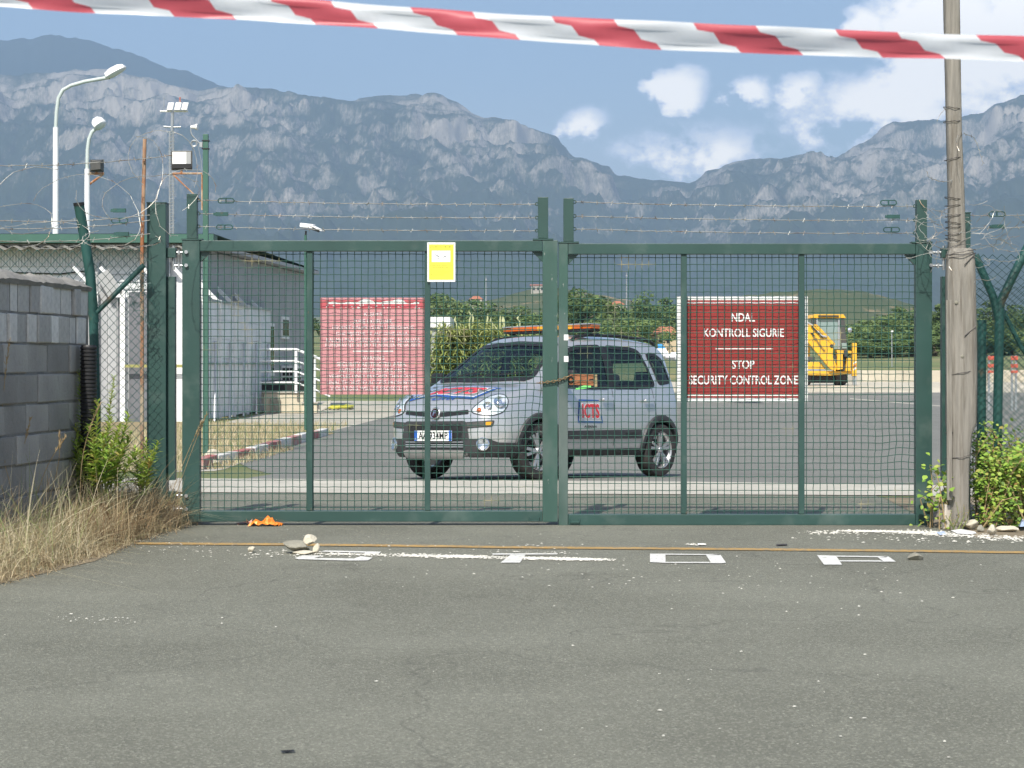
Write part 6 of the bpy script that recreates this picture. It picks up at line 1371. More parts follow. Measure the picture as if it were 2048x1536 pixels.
    for bx, bz, br_ in ((.09, .815, .062), (-.03, .775, .045)):
        q = pr(a0 + sgn * bx, bz, .012); nn_ = (pr(a0 + sgn * bx, bz, .05) - q).normalized(); MB().lathe([(.0001, .004), (br_ * .35, .008), (br_ * .5, .003), (br_ * .9, .016), (br_, .020), (br_ * 1.08, .010)], 16, q, nn_).build('lamp_bowl', m_chrome, hb, smooth=True, local=True)
    q = pr(a0 - sgn * .12, .735, .011); nn_ = (pr(a0 - sgn * .12, .735, .05) - q).normalized(); MB().lathe([(.0001, .012), (.02, .008), (.028, 0)], 12, q, nn_).build('orange_bulb', m_amber, hb, smooth=True, local=True)
    patch('headlight_lens', rpoly(HLp, .03), pr, .026, m_lens, hb)
    # indicator strip and fog lamp
    phi2 = sg * R(22); pr2 = front(phi2); e2 = Vector((-math.sin(phi2), math.cos(phi2), 0)); a1 = e2.dot(Vector((2.985, sg * .545, 0)))
    patch('indicator_bezel', rpoly([(a1 - sgn * .155, .545), (a1 + sgn * .15, .565), (a1 + sgn * .165, .632), (a1 - sgn * .155, .612)], .018), pr2, .006, m_trim); patch('indicator', rpoly([(a1 - sgn * .14, .554), (a1 + sgn * .138, .573), (a1 + sgn * .15, .622), (a1 - sgn * .14, .603)], .015), pr2, .011, m_flood); patch('indicator_amber', rpoly([(a1 + sgn * .08, .573), (a1 + sgn * .132, .577), (a1 + sgn * .142, .616), (a1 + sgn * .08, .613)], .01), pr2, .013, m_amber2)
# windscreen, rear window
patch('windscreen', WS, front(0), .001, m_glass_c, g=.08); ringp('windscreen_seal', inset(WS, -.014), inset(WS, .035), front(0), .006, m_black)
patch('rear_window', RW, rear, .001, m_glass_c, g=.08); ringp('rear_seal', inset(RW, -.014), inset(RW, .035), rear, .006, m_black)
for sg in (1, -1): patch('tail_lamp', rpoly([(sg * .60, .80), (sg * .645, .98), (sg * .625, 1.22), (sg * .57, 1.24), (sg * .57, .95)], .03), rear, .012, m_redlens)
patch('cowl', rpoly([(2.235, -.60), (2.285, -.60), (2.33, 0), (2.285, .60), (2.235, .60), (2.275, 0)], .01), topv, .008, m_black)
for y0, y1 in ((-.12, .50), (-.58, -.06)):
    MB().bar(topv(2.25, y0, .025), topv(2.17, y1, .022), .018, .012).build('wiper', m_black, car, local=True)
# front: upper grille strip, badge, plate recess, lower bumper, fog lamps, skid plate
fr0 = front(0)
patch('upper_grille', rpoly([(-.44, .700), (-.12, .672), (.12, .672), (.44, .700), (.43, .742), (.12, .718), (-.12, .718), (-.43, .742)], .012), fr0, .008, m_black)
q = fr0(0, .705, .010); nn_ = Vector((1, 0, .25)).normalized(); bg = MB().lathe([(.0001, .016), (.050, .014), (.060, .018), (.068, .012), (.070, .0), (.0001, 0)], 24, q, nn_).build('badge', m_chrome, car, smooth=True, local=True)
MB().lathe([(.0001, .0205), (.050, .0195)], 20, q, nn_).build('badge_face', mat('badge_dark_red', (.035, .008, .01), .3, .2, .05, 9), bg, local=True)
ex = Vector((0, 1, 0)); ez = nn_.cross(ex) * 1.0
if ez.z < 0: ez = -ez
lm = MB(); put_text(lm, 'F', lambda a, b: q + nn_ * .0225 + ex * a + ez * b, -.018, .018, -.028, .028); lm.build('badge_letter', m_chrome, bg, local=True)
patch('bumper_surround', rpoly([(-.47, .30), (-.46, .43), (-.43, .625), (.43, .625), (.46, .43), (.47, .30)], .05), fr0, .014, m_trim, thick=.012)
patch('grille_recess', rpoly([(-.36, .375), (-.385, .595), (.385, .595), (.36, .375)], .04), fr0, .017, m_black)
for i in range(8):
    y = -.33 + i * .094; MB().bar(fr0(y, .598, .02), fr0(y, .572, .02), .03, .012, up=(1, 0, 0)).build('grille_tooth', m_trim, car, local=True)
for z in (.352, .375, .402):
    MB().tube([fr0(y, z, .026) for y in np.linspace(-.40, .40, 9)], .006, 5).build('grille_bar', m_galv, car, local=True)
for sg in (1, -1):
    phi3 = sg * R(30); p3 = front(phi3); e3 = Vector((-math.sin(phi3), math.cos(phi3), 0)); a3 = e3.dot(Vector((2.93, sg * .60, 0)))
    patch('bumper_corner', rpoly([(a3 - sg * .20, .255), (a3 - sg * .20, .43), (a3 + sg * .02, .445), (a3 + sg * .12, .40), (a3 + sg * .34, .395), (a3 + sg * .34, .255)], .03), p3, .010, m_trim, thick=.008)
    q = p3(a3 - sg * .03, .385, .014); nn_ = Vector((math.cos(phi3), math.sin(phi3), .05)).normalized()
    fl_ = MB().lathe([(.0001, .004), (.055, .012), (.062, .018), (.070, .012), (.072, -.01)], 20, q, nn_).build('fog_lamp', m_chrome, car, smooth=True, local=True); MB().lathe([(.0001, .026), (.04, .024), (.064, .018)], 18, q, nn_).build('fog_lens', m_lens, fl_, smooth=True, local=True)
patch('skid_plate', rpoly([(-.40, .262), (-.42, .318), (.42, .318), (.40, .262)], .025), fr0, .030, m_silverplate, thick=.02)
# number plate
pc = fr0(0, .47, .045); xP = 3.105
pl = thing('number_plate', (0, 0, 0), None, None, world_children=False); pl.parent = car; pl.location = (0, 0, 0)
MB().box(xP - .004, xP, -.26, .26, .415, .525).build('plate', m_plateface, pl, local=True)
for s_ in (-1, 1): MB().box(xP + .0003, xP + .0012, s_ * .259 if s_ < 0 else .219, -.219 if s_ < 0 else .259, .4165, .5235).build('blue_band', m_plate_blue, pl, local=True)
lm = MB(); put_text(lm, 'AA 934MP', lambda a, b: Vector((xP + .0012, a, b)), -.205, .205, .432, .508); lm.build('plate_lettering', m_black, pl, local=True)
lm = MB(); put_text(lm, 'AL', lambda a, b: Vector((xP + .002, a, b)), -.254, -.224, .425, .447); lm.build('country_letters', m_white_print, pl, local=True)
# wheels
def wheel(wx, sg):
    root = thing('wheel', (wx, sg * .735, .312), None, None, world_children=False); root.parent = car
    ax = (0, sg, 0); MB().lathe([(.205, -.085), (.27, -.092), (.300, -.082), (.312, -.055), (.3135, 0), (.312, .055), (.300, .082), (.27, .092), (.213, .085), (.205, .06)], 40, (0, 0, 0), ax).build('tyre', m_rubber, root, smooth=True, local=True)
    rim = MB(); rim.lathe([(.204, -.08), (.190, -.06), (.185, 0), (.190, .06), (.206, .082), (.212, .088)], 40, (0, 0, 0), ax)
    rim.lathe([(.0001, -.012), (.17, -.012)], 24, (0, 0, 0), ax)
    ro = rim.build('rim', m_alloy, root, smooth=True, local=True)
    sp_ = MB()
    for k in range(5):
        for da in (-.17, .17):
            a = 6.283 * k / 5 + .3; p0 = Vector((math.cos(a + da * .5) * .04, sg * .062, math.sin(a + da * .5) * .04)); p1 = Vector((math.cos(a + da) * .195, sg * .070, math.sin(a + da) * .195)); sp_.bar(p0, p1, .034, .03, up=(0, sg, 0))
    for k in range(5): pass
    sp_.build('spokes', m_alloy, ro, local=True, bevel=.004); MB().lathe([(.0001, .086), (.030, .084), (.040, .074), (.046, .05)], 18, (0, 0, 0), ax).build('hub_cap', m_alloy, ro, smooth=True, local=True)
    MB().lathe([(.0001, -.005), (.125, -.005), (.125, .012), (.0001, .012)], 24, (0, 0, 0), ax).build('brake_disc', m_black, ro, local=True)
    return root
for wx in (0, 2.30):
    for sg in (1, -1): w_ = wheel(wx, sg)
for o in list(car.children):
    if o.name.startswith('wheel') and o.type == 'EMPTY' and o.location.x > 1: o.rotation_euler = (0, R(20), R(-6))
# light bar
lbar = thing('light_bar', (0, 0, 0), None, None, world_children=False); lbar.parent = car; zb_ = topv(1.02, 0, 0).z + .030
MB().box(.93, 1.13, -.62, .62, zb_, zb_ + .022).build('base', m_black, lbar, local=True, bevel=.004); MB().box(.92, 1.14, -.63, .63, zb_ + .068, zb_ + .082).build('lid', m_galv, lbar, local=True, bevel=.004)
for i, (a, b) in enumerate(((-.63, -.50), (-.497, -.30), (-.297, -.12), (-.117, .20), (.203, .38), (.383, .50), (.503, .63))):
    MB().box(.915 + (.03 if i in (0, 6) else 0), 1.145 - (.03 if i in (0, 6) else 0), a, b, zb_ + .0225, zb_ + .0675).build('amber_segment', m_amber2 if i in (3, 4) else m_amber, lbar, local=True, bevel=.008)  # middle segments take a brighter amber: sunlight painted into their colour
for y in (-.54, .54): MB().bar((1.03, y, zb_ - .001), (1.03, y * 1.02, zb_ - .025), .10, .04, up=(1, 0, 0)).build('foot', m_black, lbar, local=True)
MB().tube([topv(-.1, .0, 0), topv(-.1, 0, 0) + Vector((-.16, 0, .36))], .004, 5).build('aerial', m_black, car, local=True)
# interior
inn = thing('interior', (0, 0, 0), None, None, world_children=False); inn.parent = car
for y in (.36, -.36):
    s1 = MB(); s1.obox((.88, y, .62), (.50, .48, .16)); s1.obox((.60, y, .90), (.13, .46, .58), Matrix.Rotation(-.22, 3, 'Y')); s1.build('seat', m_interior, inn, local=True, bevel=.04); hs = MB(); hs.obox((.52, y, 1.24), (.09, .25, .17), Matrix.Rotation(-.15, 3, 'Y')); hs.build('headrest', m_interior, inn, local=True, bevel=.035)
rb = MB(); rb.obox((-.02, 0, .60), (.45, 1.25, .18)); rb.obox((-.24, 0, .88), (.12, 1.25, .5), Matrix.Rotation(-.2, 3, 'Y')); rb.build('rear_bench', m_interior, inn, local=True, bevel=.04)
for y in (.36, -.36): MB().obox((-.31, y, 1.17), (.08, .24, .13), Matrix.Rotation(-.15, 3, 'Y')).build('headrest', m_interior, inn, local=True, bevel=.03)
MB().obox((1.83, 0, .90), (.55, 1.42, .20)).build('dashboard', m_interior, inn, local=True, bevel=.05)
sw = MB(); c = Vector((1.45, .36, .98)); ax = Vector((-1, 0, .45)).normalized(); u = ax.orthogonal().normalized(); w = ax.cross(u); sw.tube([c + (u * math.cos(a) + w * math.sin(a)) * .18 for a in [6.283 * i / 24 for i in range(24)]], .016, 8, closed=True); sw.tube([c, c - ax * .25], .03, 8); sw.bar(c - u * .17, c + u * .17, .04, .02); sw.bar(c - w * .17, c + w * .17, .04, .02); sw.build('steering_wheel', m_black, inn, local=True)
MB().box(-.5, 2.2, -.70, .70, .30, .36).build('floor_pan', m_interior, inn, local=True)
MB().obox((1.86, -.02, 1.012), (.24, .42, .012), Matrix.Rotation(.15, 3, 'Y')).build('papers', m_white, inn, local=True)
MB().bar((1.62, 0, 1.36), (1.60, .0, 1.42), .24, .05, up=(1, 0, 0)).build('rear_view_mirror', m_black, inn, local=True)
MB().box(2.35, 2.9, -.62, .62, .30, .70).build('engine_block', m_black, inn, local=True)
# company decals: bonnet and doors
def proj_text(name, s, pr, fn, off, m, parent=car):
    vs, fs = TXT[s]; mb = MB(); mb.add([pr(*fn(x, y), off) for x, y in vs], fs); return mb.build(name, m, parent, local=True)
def strip(name, pts, w, pr, off, m):                                                  # ribbon along 2-D points
    mb = MB(); L0 = []
    d = []
    for i in range(len(pts) - 1):
        for j in range(6): d.append(tuple(Vector(pts[i]).lerp(Vector(pts[i+1]), j / 6)))
    d.append(pts[-1]); n = len(d)
    for i in range(n):
        a, b = Vector(d[max(0, i-1)]), Vector(d[min(n-1, i+1)]); t = (b - a).normalized(); nn = Vector((-t.y, t.x)) * w / 2; L0 += [pr(d[i][0] + nn.x, d[i][1] + nn.y, off), pr(d[i][0] - nn.x, d[i][1] - nn.y, off)]
    mb.add(L0, [(2*i, 2*i+1, 2*i+3, 2*i+2) for i in range(n - 1)]); return mb.build(name, m, car, local=True)
# bonnet seen from above: a = x (forward), b = y (left); the lettering reads from the front of the car
def bon(u, v): return (2.80 - .34 * v - .00 * u, -.30 + .60 * u + .06 * v * 0)
hood = hoodv
strip('bonnet_blue_band', [(2.66, -.50), (2.80, -.52), (2.74, -.18), (2.80, .10), (2.80, .42), (2.52, .50)], .045, hood, .006, m_blue); strip('bonnet_blue_band', [(2.66, -.50), (2.47, -.36), (2.46, .10), (2.50, .56)], .028, hood, .006, m_blue)
strip('bonnet_white_line', [(2.655, -.475), (2.775, -.49), (2.715, -.17), (2.772, .10), (2.772, .405), (2.53, .47)], .010, hood, .008, m_white_print); strip('bonnet_white_line', [(2.655, -.475), (2.495, -.35), (2.485, .10), (2.515, .50)], .010, hood, .008, m_white_print)
def slant(u, v): return (2.715 - .19 * v, -.34 + .66 * u + .10 * v)
proj_text('bonnet_letters_edge', 'ICTS', hood, lambda u, v: (2.722 - .204 * v, -.352 + .684 * u + .10 * v), .0075, m_white_print); proj_text('bonnet_letters', 'ICTS', hood, slant, .010, m_redprint)
proj_text('bonnet_name', 'ALBANIA', hood, lambda u, v: (2.855 - .055 * v, -.20 + .36 * u + .04 * v), .008, m_blue)
for sg in (1, -1):
    prs = side(sg); X0 = 1.40
    dd = (lambda u, v: (X0 + .235 - .47 * u, .615 + .27 * v)) if sg > 0 else (lambda u, v: (X0 - .235 + .47 * u, .615 + .27 * v))
    def quad(nm, c4, off, m): return patch(nm, [dd(*c) for c in c4], prs, off, m)
    quad('door_decal_blue', [(0, 0), (1, 0), (.92, .62), (.86, .95), (.06, .95)], .004, m_blue); quad('door_decal_white', [(.045, .085), (.95, .085), (.87, .88), (.10, .88)], .0055, m_white_print); quad('door_decal_silver', [(.065, .11), (.93, .11), (.855, .86), (.115, .86)], .007, m_paint)
    proj_text('door_letters_edge', 'ICTS', prs, lambda u, v: dd(.145 + .72 * u, .165 + .64 * v), .0085, m_white_print); proj_text('door_letters', 'ICTS', prs, lambda u, v: dd(.16 + .69 * u, .19 + .59 * v), .0105, m_redprint)
    proj_text('door_name', 'ALBANIA', prs, lambda u, v: dd(.24 + .5 * u, -.20 + .10 * v), .005, m_trim); proj_text('moulding_letters', 'PANDA', prs, (lambda u, v: (.74 - .22 * u, .468 + .045 * v)) if sg > 0 else (lambda u, v: (.52 + .22 * u, .468 + .045 * v)), .020, m_black)
# ------------------------------------------------------------ trees, hedges, houses beyond the apron
m_foliage = mat('tree_foliage', (.06, .1, .03), .75, 0, 0, 1, tint=[(.055, .095, .032), (.095, .155, .048), (.145, .21, .066), (.20, .26, .088), (.26, .29, .11)], trans=.30, objrand=.18)
m_bark = mat('bark', (.12, .095, .07), .9, 0, .25, 3, bump=.4, bscale=10)
def tree_meshes(seed, H, Wd, n_cl, n_leaf, ls, tint0, low=.12, tall=1.0):
    r = np.random.default_rng(seed); cl = []
    while len(cl) < n_cl:
        p = r.uniform(-1, 1, 3); q = np.linalg.norm(p)
        if q < 1 and q > .35: cl.append(p)
    cl = np.array(cl); cl[:, 2] = (cl[:, 2] * .5 + .5); env = (np.sin(np.clip(cl[:, 2], .02, .98) * np.pi) ** .45)
    C = np.c_[cl[:, 0] * Wd / 2 * env, cl[:, 1] * Wd / 2 * env, H * (low + (1 - low) * cl[:, 2])]; rad = r.uniform(.10, .19, n_cl) * Wd
    V = []; T = []
    for c, rd in zip(C, rad):
        d = r.normal(size=(n_leaf, 3)); d /= np.linalg.norm(d, axis=1)[:, None]; p = c + d * (rd * r.uniform(.55, 1.08, n_leaf) ** .6)[:, None] * np.array([1, 1, .8])
        nrm = d + r.normal(0, .6, (n_leaf, 3)) + np.array([0, 0, .25]); nrm /= np.linalg.norm(nrm, axis=1)[:, None]; a = np.cross(nrm, r.normal(size=(n_leaf, 3))); a /= np.linalg.norm(a, axis=1)[:, None]; b = np.cross(nrm, a)
        s = (ls * r.uniform(.55, 1.35, n_leaf))[:, None]; V.append(np.stack([p - a * s, p - b * s * .6, p + a * s, p + b * s * .6], 1)); T.append(np.repeat(np.clip(r.normal(tint0, .13) + r.normal(0, .10, n_leaf), 0, 1), 4))
    V = np.concatenate(V).reshape(-1, 3); V[:, 2] = np.maximum(V[:, 2], .05); T = np.concatenate(T); fs = np.arange(len(V)).reshape(-1, 4)
    crown = mesh_np('crown', V, fs, m_foliage, tint=T); me = crown.data; bpy.data.objects.remove(crown)
    tb = MB(); tb.tube([(0, 0, -.2), (.05, 0, H * .25), (0, .08, H * .55), (.05, 0, H * .8)], [H * .032, H * .026, H * .017, H * .006], 7)
    for k in range(7):
        c = Vector(C[k * n_cl // 7]); z0 = H * r.uniform(.2, .5); tb.tube([(0, .03, z0), (c.x * .5, c.y * .5, (z0 + c.z) / 2 + .1), tuple(c)], [H * .014, H * .009, H * .004], 5)
    to_ = tb.build('trunk', m_bark, local=True, smooth=True); tm = to_.data; bpy.data.objects.remove(to_); return me, tm
VAR = [tree_meshes(31 + i, 1.0 * 8, w, 42, 62, .24, t0, lo) for i, (w, t0, lo) in enumerate(((7.5, .38, .08), (6.2, .30, .10), (8.5, .50, .05), (7.0, .22, .06), (5.0, .45, .12)))]
def put_tree(px, ytop, ybase, D, var, wsc, label, name='tree', cat='tree', group='trees beyond the apron', rot=None):
    zb_ = max(gz(D), gzp(ybase, D)) if D > 140 else gz(D); h = gzp(ytop, D) - zb_; x = gx(px, D); root = thing(name, (x, D, zb_), label, cat, group)
    k = h / 8.0
    for nm, me in (('crown', VAR[var][0]), ('trunk', VAR[var][1])):
        o = bpy.data.objects.new(nm, me); COL.objects.link(o); o.parent = root; o.scale = (k * wsc * 1.18, k * wsc * 1.18, k); o.rotation_euler = (0, 0, px * .37 if rot is None else rot)
    return root
KINDW = ['dark green', 'mid green', 'yellow-green', 'deep green', 'light green']
TR = [(952, 603, 690, 300, 1, 1.5, 'mid green tree hiding the wall of the flat orange-roofed house'), (1236, 613, 690, 300, 3, 1.4, 'deep green tree below the small orange-roofed house'), (880, 588, 690, 260, 2, 1.15, 'tall yellow-green tree right of the yellow notice behind the hedge'), (930, 612, 690, 280, 1, 1.4, 'rounded mid green tree left of the dark ones above the hedge'), (985, 606, 695, 250, 3, 1.2, 'deep green tree directly above the left end of the light bar'),
      (1030, 612, 700, 240, 0, 1.3, 'dark green tree above the middle of the light bar'), (1075, 628, 700, 220, 3, 1.4, 'low deep green tree hidden behind the meeting gate stiles'), (1135, 592, 700, 230, 1, 1.1, 'mid green tree just right of the meeting gate stiles'),
      (1172, 577, 700, 225, 0, 1.15, 'tallest dark green tree right of the meeting gate stiles'), (1205, 596, 700, 235, 4, 1.2, 'light green tree beside the tallest dark green tree'), (1240, 634, 700, 210, 2, 1.5, 'low yellow-green tree above the rear of the car roof'),
      (1285, 586, 700, 270, 3, .95, 'deep green tree with a pointed crown left of the red-roofed house'), (1330, 600, 690, 300, 1, 1.3, 'mid green tree behind the red-roofed house'), (1300, 645, 705, 205, 0, 1.5, 'dark green low tree left of the red-roofed house'),
      (1370, 606, 700, 280, 4, 1.3, 'light green tree behind the left edge of the dark red sign'), (1440, 606, 700, 260, 0, 1.3, 'dark green tree hidden behind the left half of the dark red sign'), (1520, 612, 700, 250, 1, 1.4, 'mid green tree hidden behind the right half of the dark red sign'),
      (1650, 655, 715, 230, 3, 1.6, 'deep green tree behind the yellow digger cab'), (1715, 652, 716, 215, 0, 1.7, 'dark green tree just right of the yellow digger cab'), (1765, 632, 716, 220, 2, 1.6, 'yellow-green tree above the thin white post'), (1800, 618, 716, 235, 1, 1.5, 'mid green tree left of the right gate stile'),
      (1850, 616, 716, 240, 0, 1.5, 'dark green tree behind the right gate stile'), (1890, 604, 716, 230, 4, 1.3, 'light green tree in the gap beside the wooden pole'), (1935, 625, 716, 220, 3, 1.5, 'deep green tree behind the wooden pole'), (1985, 606, 716, 225, 1, 1.4, 'mid green tree behind the Y-shaped fence post'),
      (2040, 610, 716, 230, 0, 1.5, 'dark green tree at the right edge behind the chain-link fence'), (2100, 612, 716, 240, 2, 1.5, 'yellow-green tree just beyond the right edge of the view'), (820, 612, 690, 280, 0, 1.4, 'dark green tree hidden behind the pink sign'), (740, 620, 690, 290, 1, 1.4, 'mid green tree hidden behind the middle of the pink sign'), (660, 622, 690, 300, 3, 1.4, 'deep green tree between building corner and pink sign')]
for t_ in TR: put_tree(*t_)
rr = random.Random(44)
NUM = ['first', 'second', 'third', 'fourth', 'fifth', 'sixth', 'seventh', 'eighth', 'ninth', 'tenth', 'eleventh', 'twelfth', 'thirteenth', 'fourteenth', 'fifteenth', 'sixteenth']
for kk, px in enumerate(range(862, 1290, 30)):
    vv = rr.randrange(5)
    put_tree(px + rr.uniform(-8, 8), 646 + rr.uniform(-14, 10), 705, 196 + rr.uniform(-8, 8), vv, 1.9, ['dark', 'mid green', 'yellow-green', 'deep green', 'pale green'][vv] + ' low tree, %s from the left in the row behind the car' % NUM[kk])
for kk, px in enumerate(range(1690, 2080, 34)):
    vv = rr.randrange(5)
    put_tree(px + rr.uniform(-8, 8), 655 + rr.uniform(-16, 8), 716, 200 + rr.uniform(-8, 8), vv, 1.9, ['dark', 'mid green', 'yellow-green', 'deep green', 'pale green'][vv] + ' low tree, %s from the left in the row right of the digger' % NUM[kk], group='trees right of the digger')
for i, (px, yt) in enumerate(((1690, 676), (1740, 672), (1780, 668), (1825, 670), (1870, 672), (1965, 668), (2020, 670))):
    put_tree(px, yt, 718, 175 + 4 * i, (2, 1, 0, 4, 2, 1, 0)[i], 3.4, ['low bush right of the digger stabiliser', 'low bush left of the thin white post', 'low bush behind the thin white post', 'low bush left of the right gate stile', 'low bush in the gap left of the wooden pole', 'low bush behind the netting right of the wooden pole', 'low bush at the far right behind the netting'][i], 'bush', 'bush', 'low bushes along the field edge')
# reed hedge behind the car
def reeds(name, label, x0, x1, D, ytop, seed, n=5200):
    r = np.random.default_rng(seed); zb_ = gz(D); H = gzp(ytop, D) - zb_; xa, xb = gx(x0, D), gx(x1, D); root = thing(name, ((xa + xb) / 2, D, zb_), label, 'hedge')
    ncl = 90; cx = r.uniform(xa, xb, ncl); cy = D + r.uniform(-.8, 1.2, ncl); ch = H * (.80 + .20 * r.random(ncl)) * (1 - .35 * np.clip(np.abs((cx - (xa + xb) / 2) / ((xb - xa) / 2)) - .75, 0, 1) * 2)
    k = r.integers(0, ncl, n); t = r.beta(1.6, 1.1, n); base = np.c_[cx[k] + r.normal(0, .10, n), cy[k] + r.normal(0, .12, n), ch[k] * t]; az_ = r.uniform(0, 6.283, n); L = r.uniform(.25, .55, n); d = np.c_[np.cos(az_), np.sin(az_)]; up = r.uniform(.2, .9, n) * (.5 + .8 * t)
    pts = []
    for s_, w in ((0, .5), (.35, 1), (.7, .8), (1, .05)):
        c = base + np.c_[d * (L * s_)[:, None], L * (up * s_ - .75 * s_ * s_)]; q = np.c_[-d[:, 1], d[:, 0], np.zeros(n)] * (.024 * w); pts += [c - q, c + q]
    V = np.stack(pts, 1); m_ = 8; idx = np.arange(n)[:, None] * m_; fs = np.concatenate([np.stack([idx[:, 0] + 2*s_, idx[:, 0] + 2*s_ + 1, idx[:, 0] + 2*s_ + 3, idx[:, 0] + 2*s_ + 2], 1) for s_ in range(3)])
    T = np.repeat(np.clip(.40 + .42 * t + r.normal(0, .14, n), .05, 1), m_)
    mesh_np('leaves', V.reshape(-1, 3), fs, m_reed, root, tint=T, loc=((xa + xb) / 2, D, 0)).location = (0, 0, 0)
    sb = MB()
    for a, b, h in zip(cx, cy, ch): sb.tube([(a, b, zb_), (a + .03, b, zb_ + h * .5), (a + r.normal(0, .06), b, zb_ + h)], [.02, .016, .006], 4, cap=False)
    st_ = sb.build('stalks', m_stem, root); st_['kind'] = 'stuff'
    pb_ = MB()
    for i in range(14):
        j = r.integers(0, ncl); p0 = Vector((cx[j], cy[j], zb_ + ch[j])); pb_.tube([p0 - Vector((0, 0, .2)), p0 + Vector((0, 0, .15)), p0 + Vector((r.normal(0, .05), 0, .28)), p0 + Vector((r.normal(0, .06), 0, .42))], [.006, .03, .035, .004], 5)
    pl_ = pb_.build('plumes', m_plume, root); pl_['kind'] = 'stuff'
    return root
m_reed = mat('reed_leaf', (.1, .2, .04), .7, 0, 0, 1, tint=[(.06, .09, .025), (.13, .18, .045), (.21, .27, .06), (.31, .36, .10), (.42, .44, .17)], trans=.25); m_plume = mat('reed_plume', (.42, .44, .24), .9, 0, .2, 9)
def reed_fix(): pass
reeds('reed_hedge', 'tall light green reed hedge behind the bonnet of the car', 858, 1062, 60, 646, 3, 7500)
for o in bpy.data.objects:
    if o.name.startswith('leaves') and o.parent and o.parent.name.startswith('reed_hedge'): o.data.transform(Matrix.Translation((0, 0, 0)))

# houses
m_tile = mat('terracotta_tiles', (.42, .16, .09), .85, 0, .15, 3, col2=(.32, .13, .08), c2scale=2); m_cream = mat('cream_render', (.55, .45, .30), .85, 0, .1, .6); m_paler = mat('pale_render', (.42, .39, .33), .85, 0, .1, .6)
def house(px0, px1, yr, ye, yb, D, label, wall_m=m_cream, hip=True, wins=((.5, .55),), depth=7):
    xa, xb = gx(px0, D), gx(px1, D); ze, zr = gzp(ye, D), gzp(yr, D); zb_ = gzp(yb, D); w = xb - xa; root = thing('house', ((xa + xb) / 2, D, zb_), label, 'house', 'houses among the trees')
    MB().box(xa + .08 * w, xb - .08 * w, D, D + depth, zb_ - 4, ze).build('wall', wall_m, root)
    rf = MB(); y0, y1 = D - .05 * w, D + depth + .05 * w; ins = .32 * w if hip else 0; zz = ze + .002
    rf.add([(xa, y0, zz), (xb, y0, zz), (xb, y1, zz), (xa, y1, zz), (xa + ins, (y0 + y1) / 2, zr), (xb - ins, (y0 + y1) / 2, zr)], [(0, 1, 5, 4), (1, 2, 5), (2, 3, 4, 5), (3, 0, 4), (3, 2, 1, 0)]); r_ = rf.build('roof', m_tile, root)
    for u, v in wins:
        ww, hh = .12 * w, .45 * (ze - zb_); f = MB().box(xa + u * w - ww / 2, xa + u * w + ww / 2, D - .05, D - .002, zb_ + v * (ze - zb_) - hh / 2, zb_ + v * (ze - zb_) + hh / 2).build('window', m_darkglass, root)
    return root
house(1307, 1366, 651, 669, 690, 190, 'house with terracotta hip roof left of the dark red sign', wins=((.50, .4), (.25, .5), (.85, .5)))
house(1222, 1250, 601, 609, 613, 420, 'small house with orange roof among trees right of the meeting stiles', m_paler, wins=((.5, .5),))
house(938, 966, 591, 598, 601, 430, 'small house with flat orange roof above the trees left of the light bar', m_paler, wins=((.3, .5), (.7, .5)))
house(990, 1018, 640, 650, 664, 210, 'house with orange roof just behind the left end of the light bar', m_paler, wins=((.5, .5),))
house(1060, 1092, 568, 571, 584, 1180, 'pale house on top of the hill behind the meeting gate stiles', m_paler, hip=False, wins=((.25, .5), (.5, .5), (.75, .5)), depth=12)
hg = thing('hangar', (gx(860, 150), 150, gz(150)), 'white flat-roofed shed left of the reed hedge', 'building'); HD = 150
MB().box(gx(790, HD), gx(902, HD), HD, HD + 8, gzp(655, HD), gzp(634, HD)).build('roof', m_white, hg); MB().box(gx(795, HD), gx(898, HD), HD + .3, HD + 7.6, gz(HD) - 1, gzp(655.2, HD)).build('wall', m_greysheet, hg)
for px in (810, 840, 870): MB().box(gx(px, HD), gx(px + 14, HD), HD + .26, HD + .297, gz(HD) + .4, gzp(660, HD)).build('door', m_stone_dark, hg)
pv = thing('parked_van', (gx(870, 75), 75, -.3), 'white van with red stripe half hidden between pink sign and reed hedge', 'van'); VD = 72
MB().box(gx(850, VD), gx(880, VD), VD, VD + 1.8, gzp(742, VD), gzp(697, VD)).build('body', m_white, pv, bevel=.08); MB().box(gx(849.8, VD), gx(880.3, VD), VD - .01, VD - .002, gzp(717, VD), gzp(710, VD)).build('stripe', m_kred, pv); MB().box(gx(866, VD), gx(877, VD), VD - .02, VD - .004, gzp(709, VD), gzp(700, VD)).build('window', m_darkglass, pv)
for px in (855, 875): MB().lathe([(.0001, 0), (.2, 0), (.32, .03), (.33, .12), (.0001, .16)], 18, (gx(px, VD), VD - .02, -.3 + .33), (0, 1, 0)).build('wheel', m_rubber, pv, smooth=True)
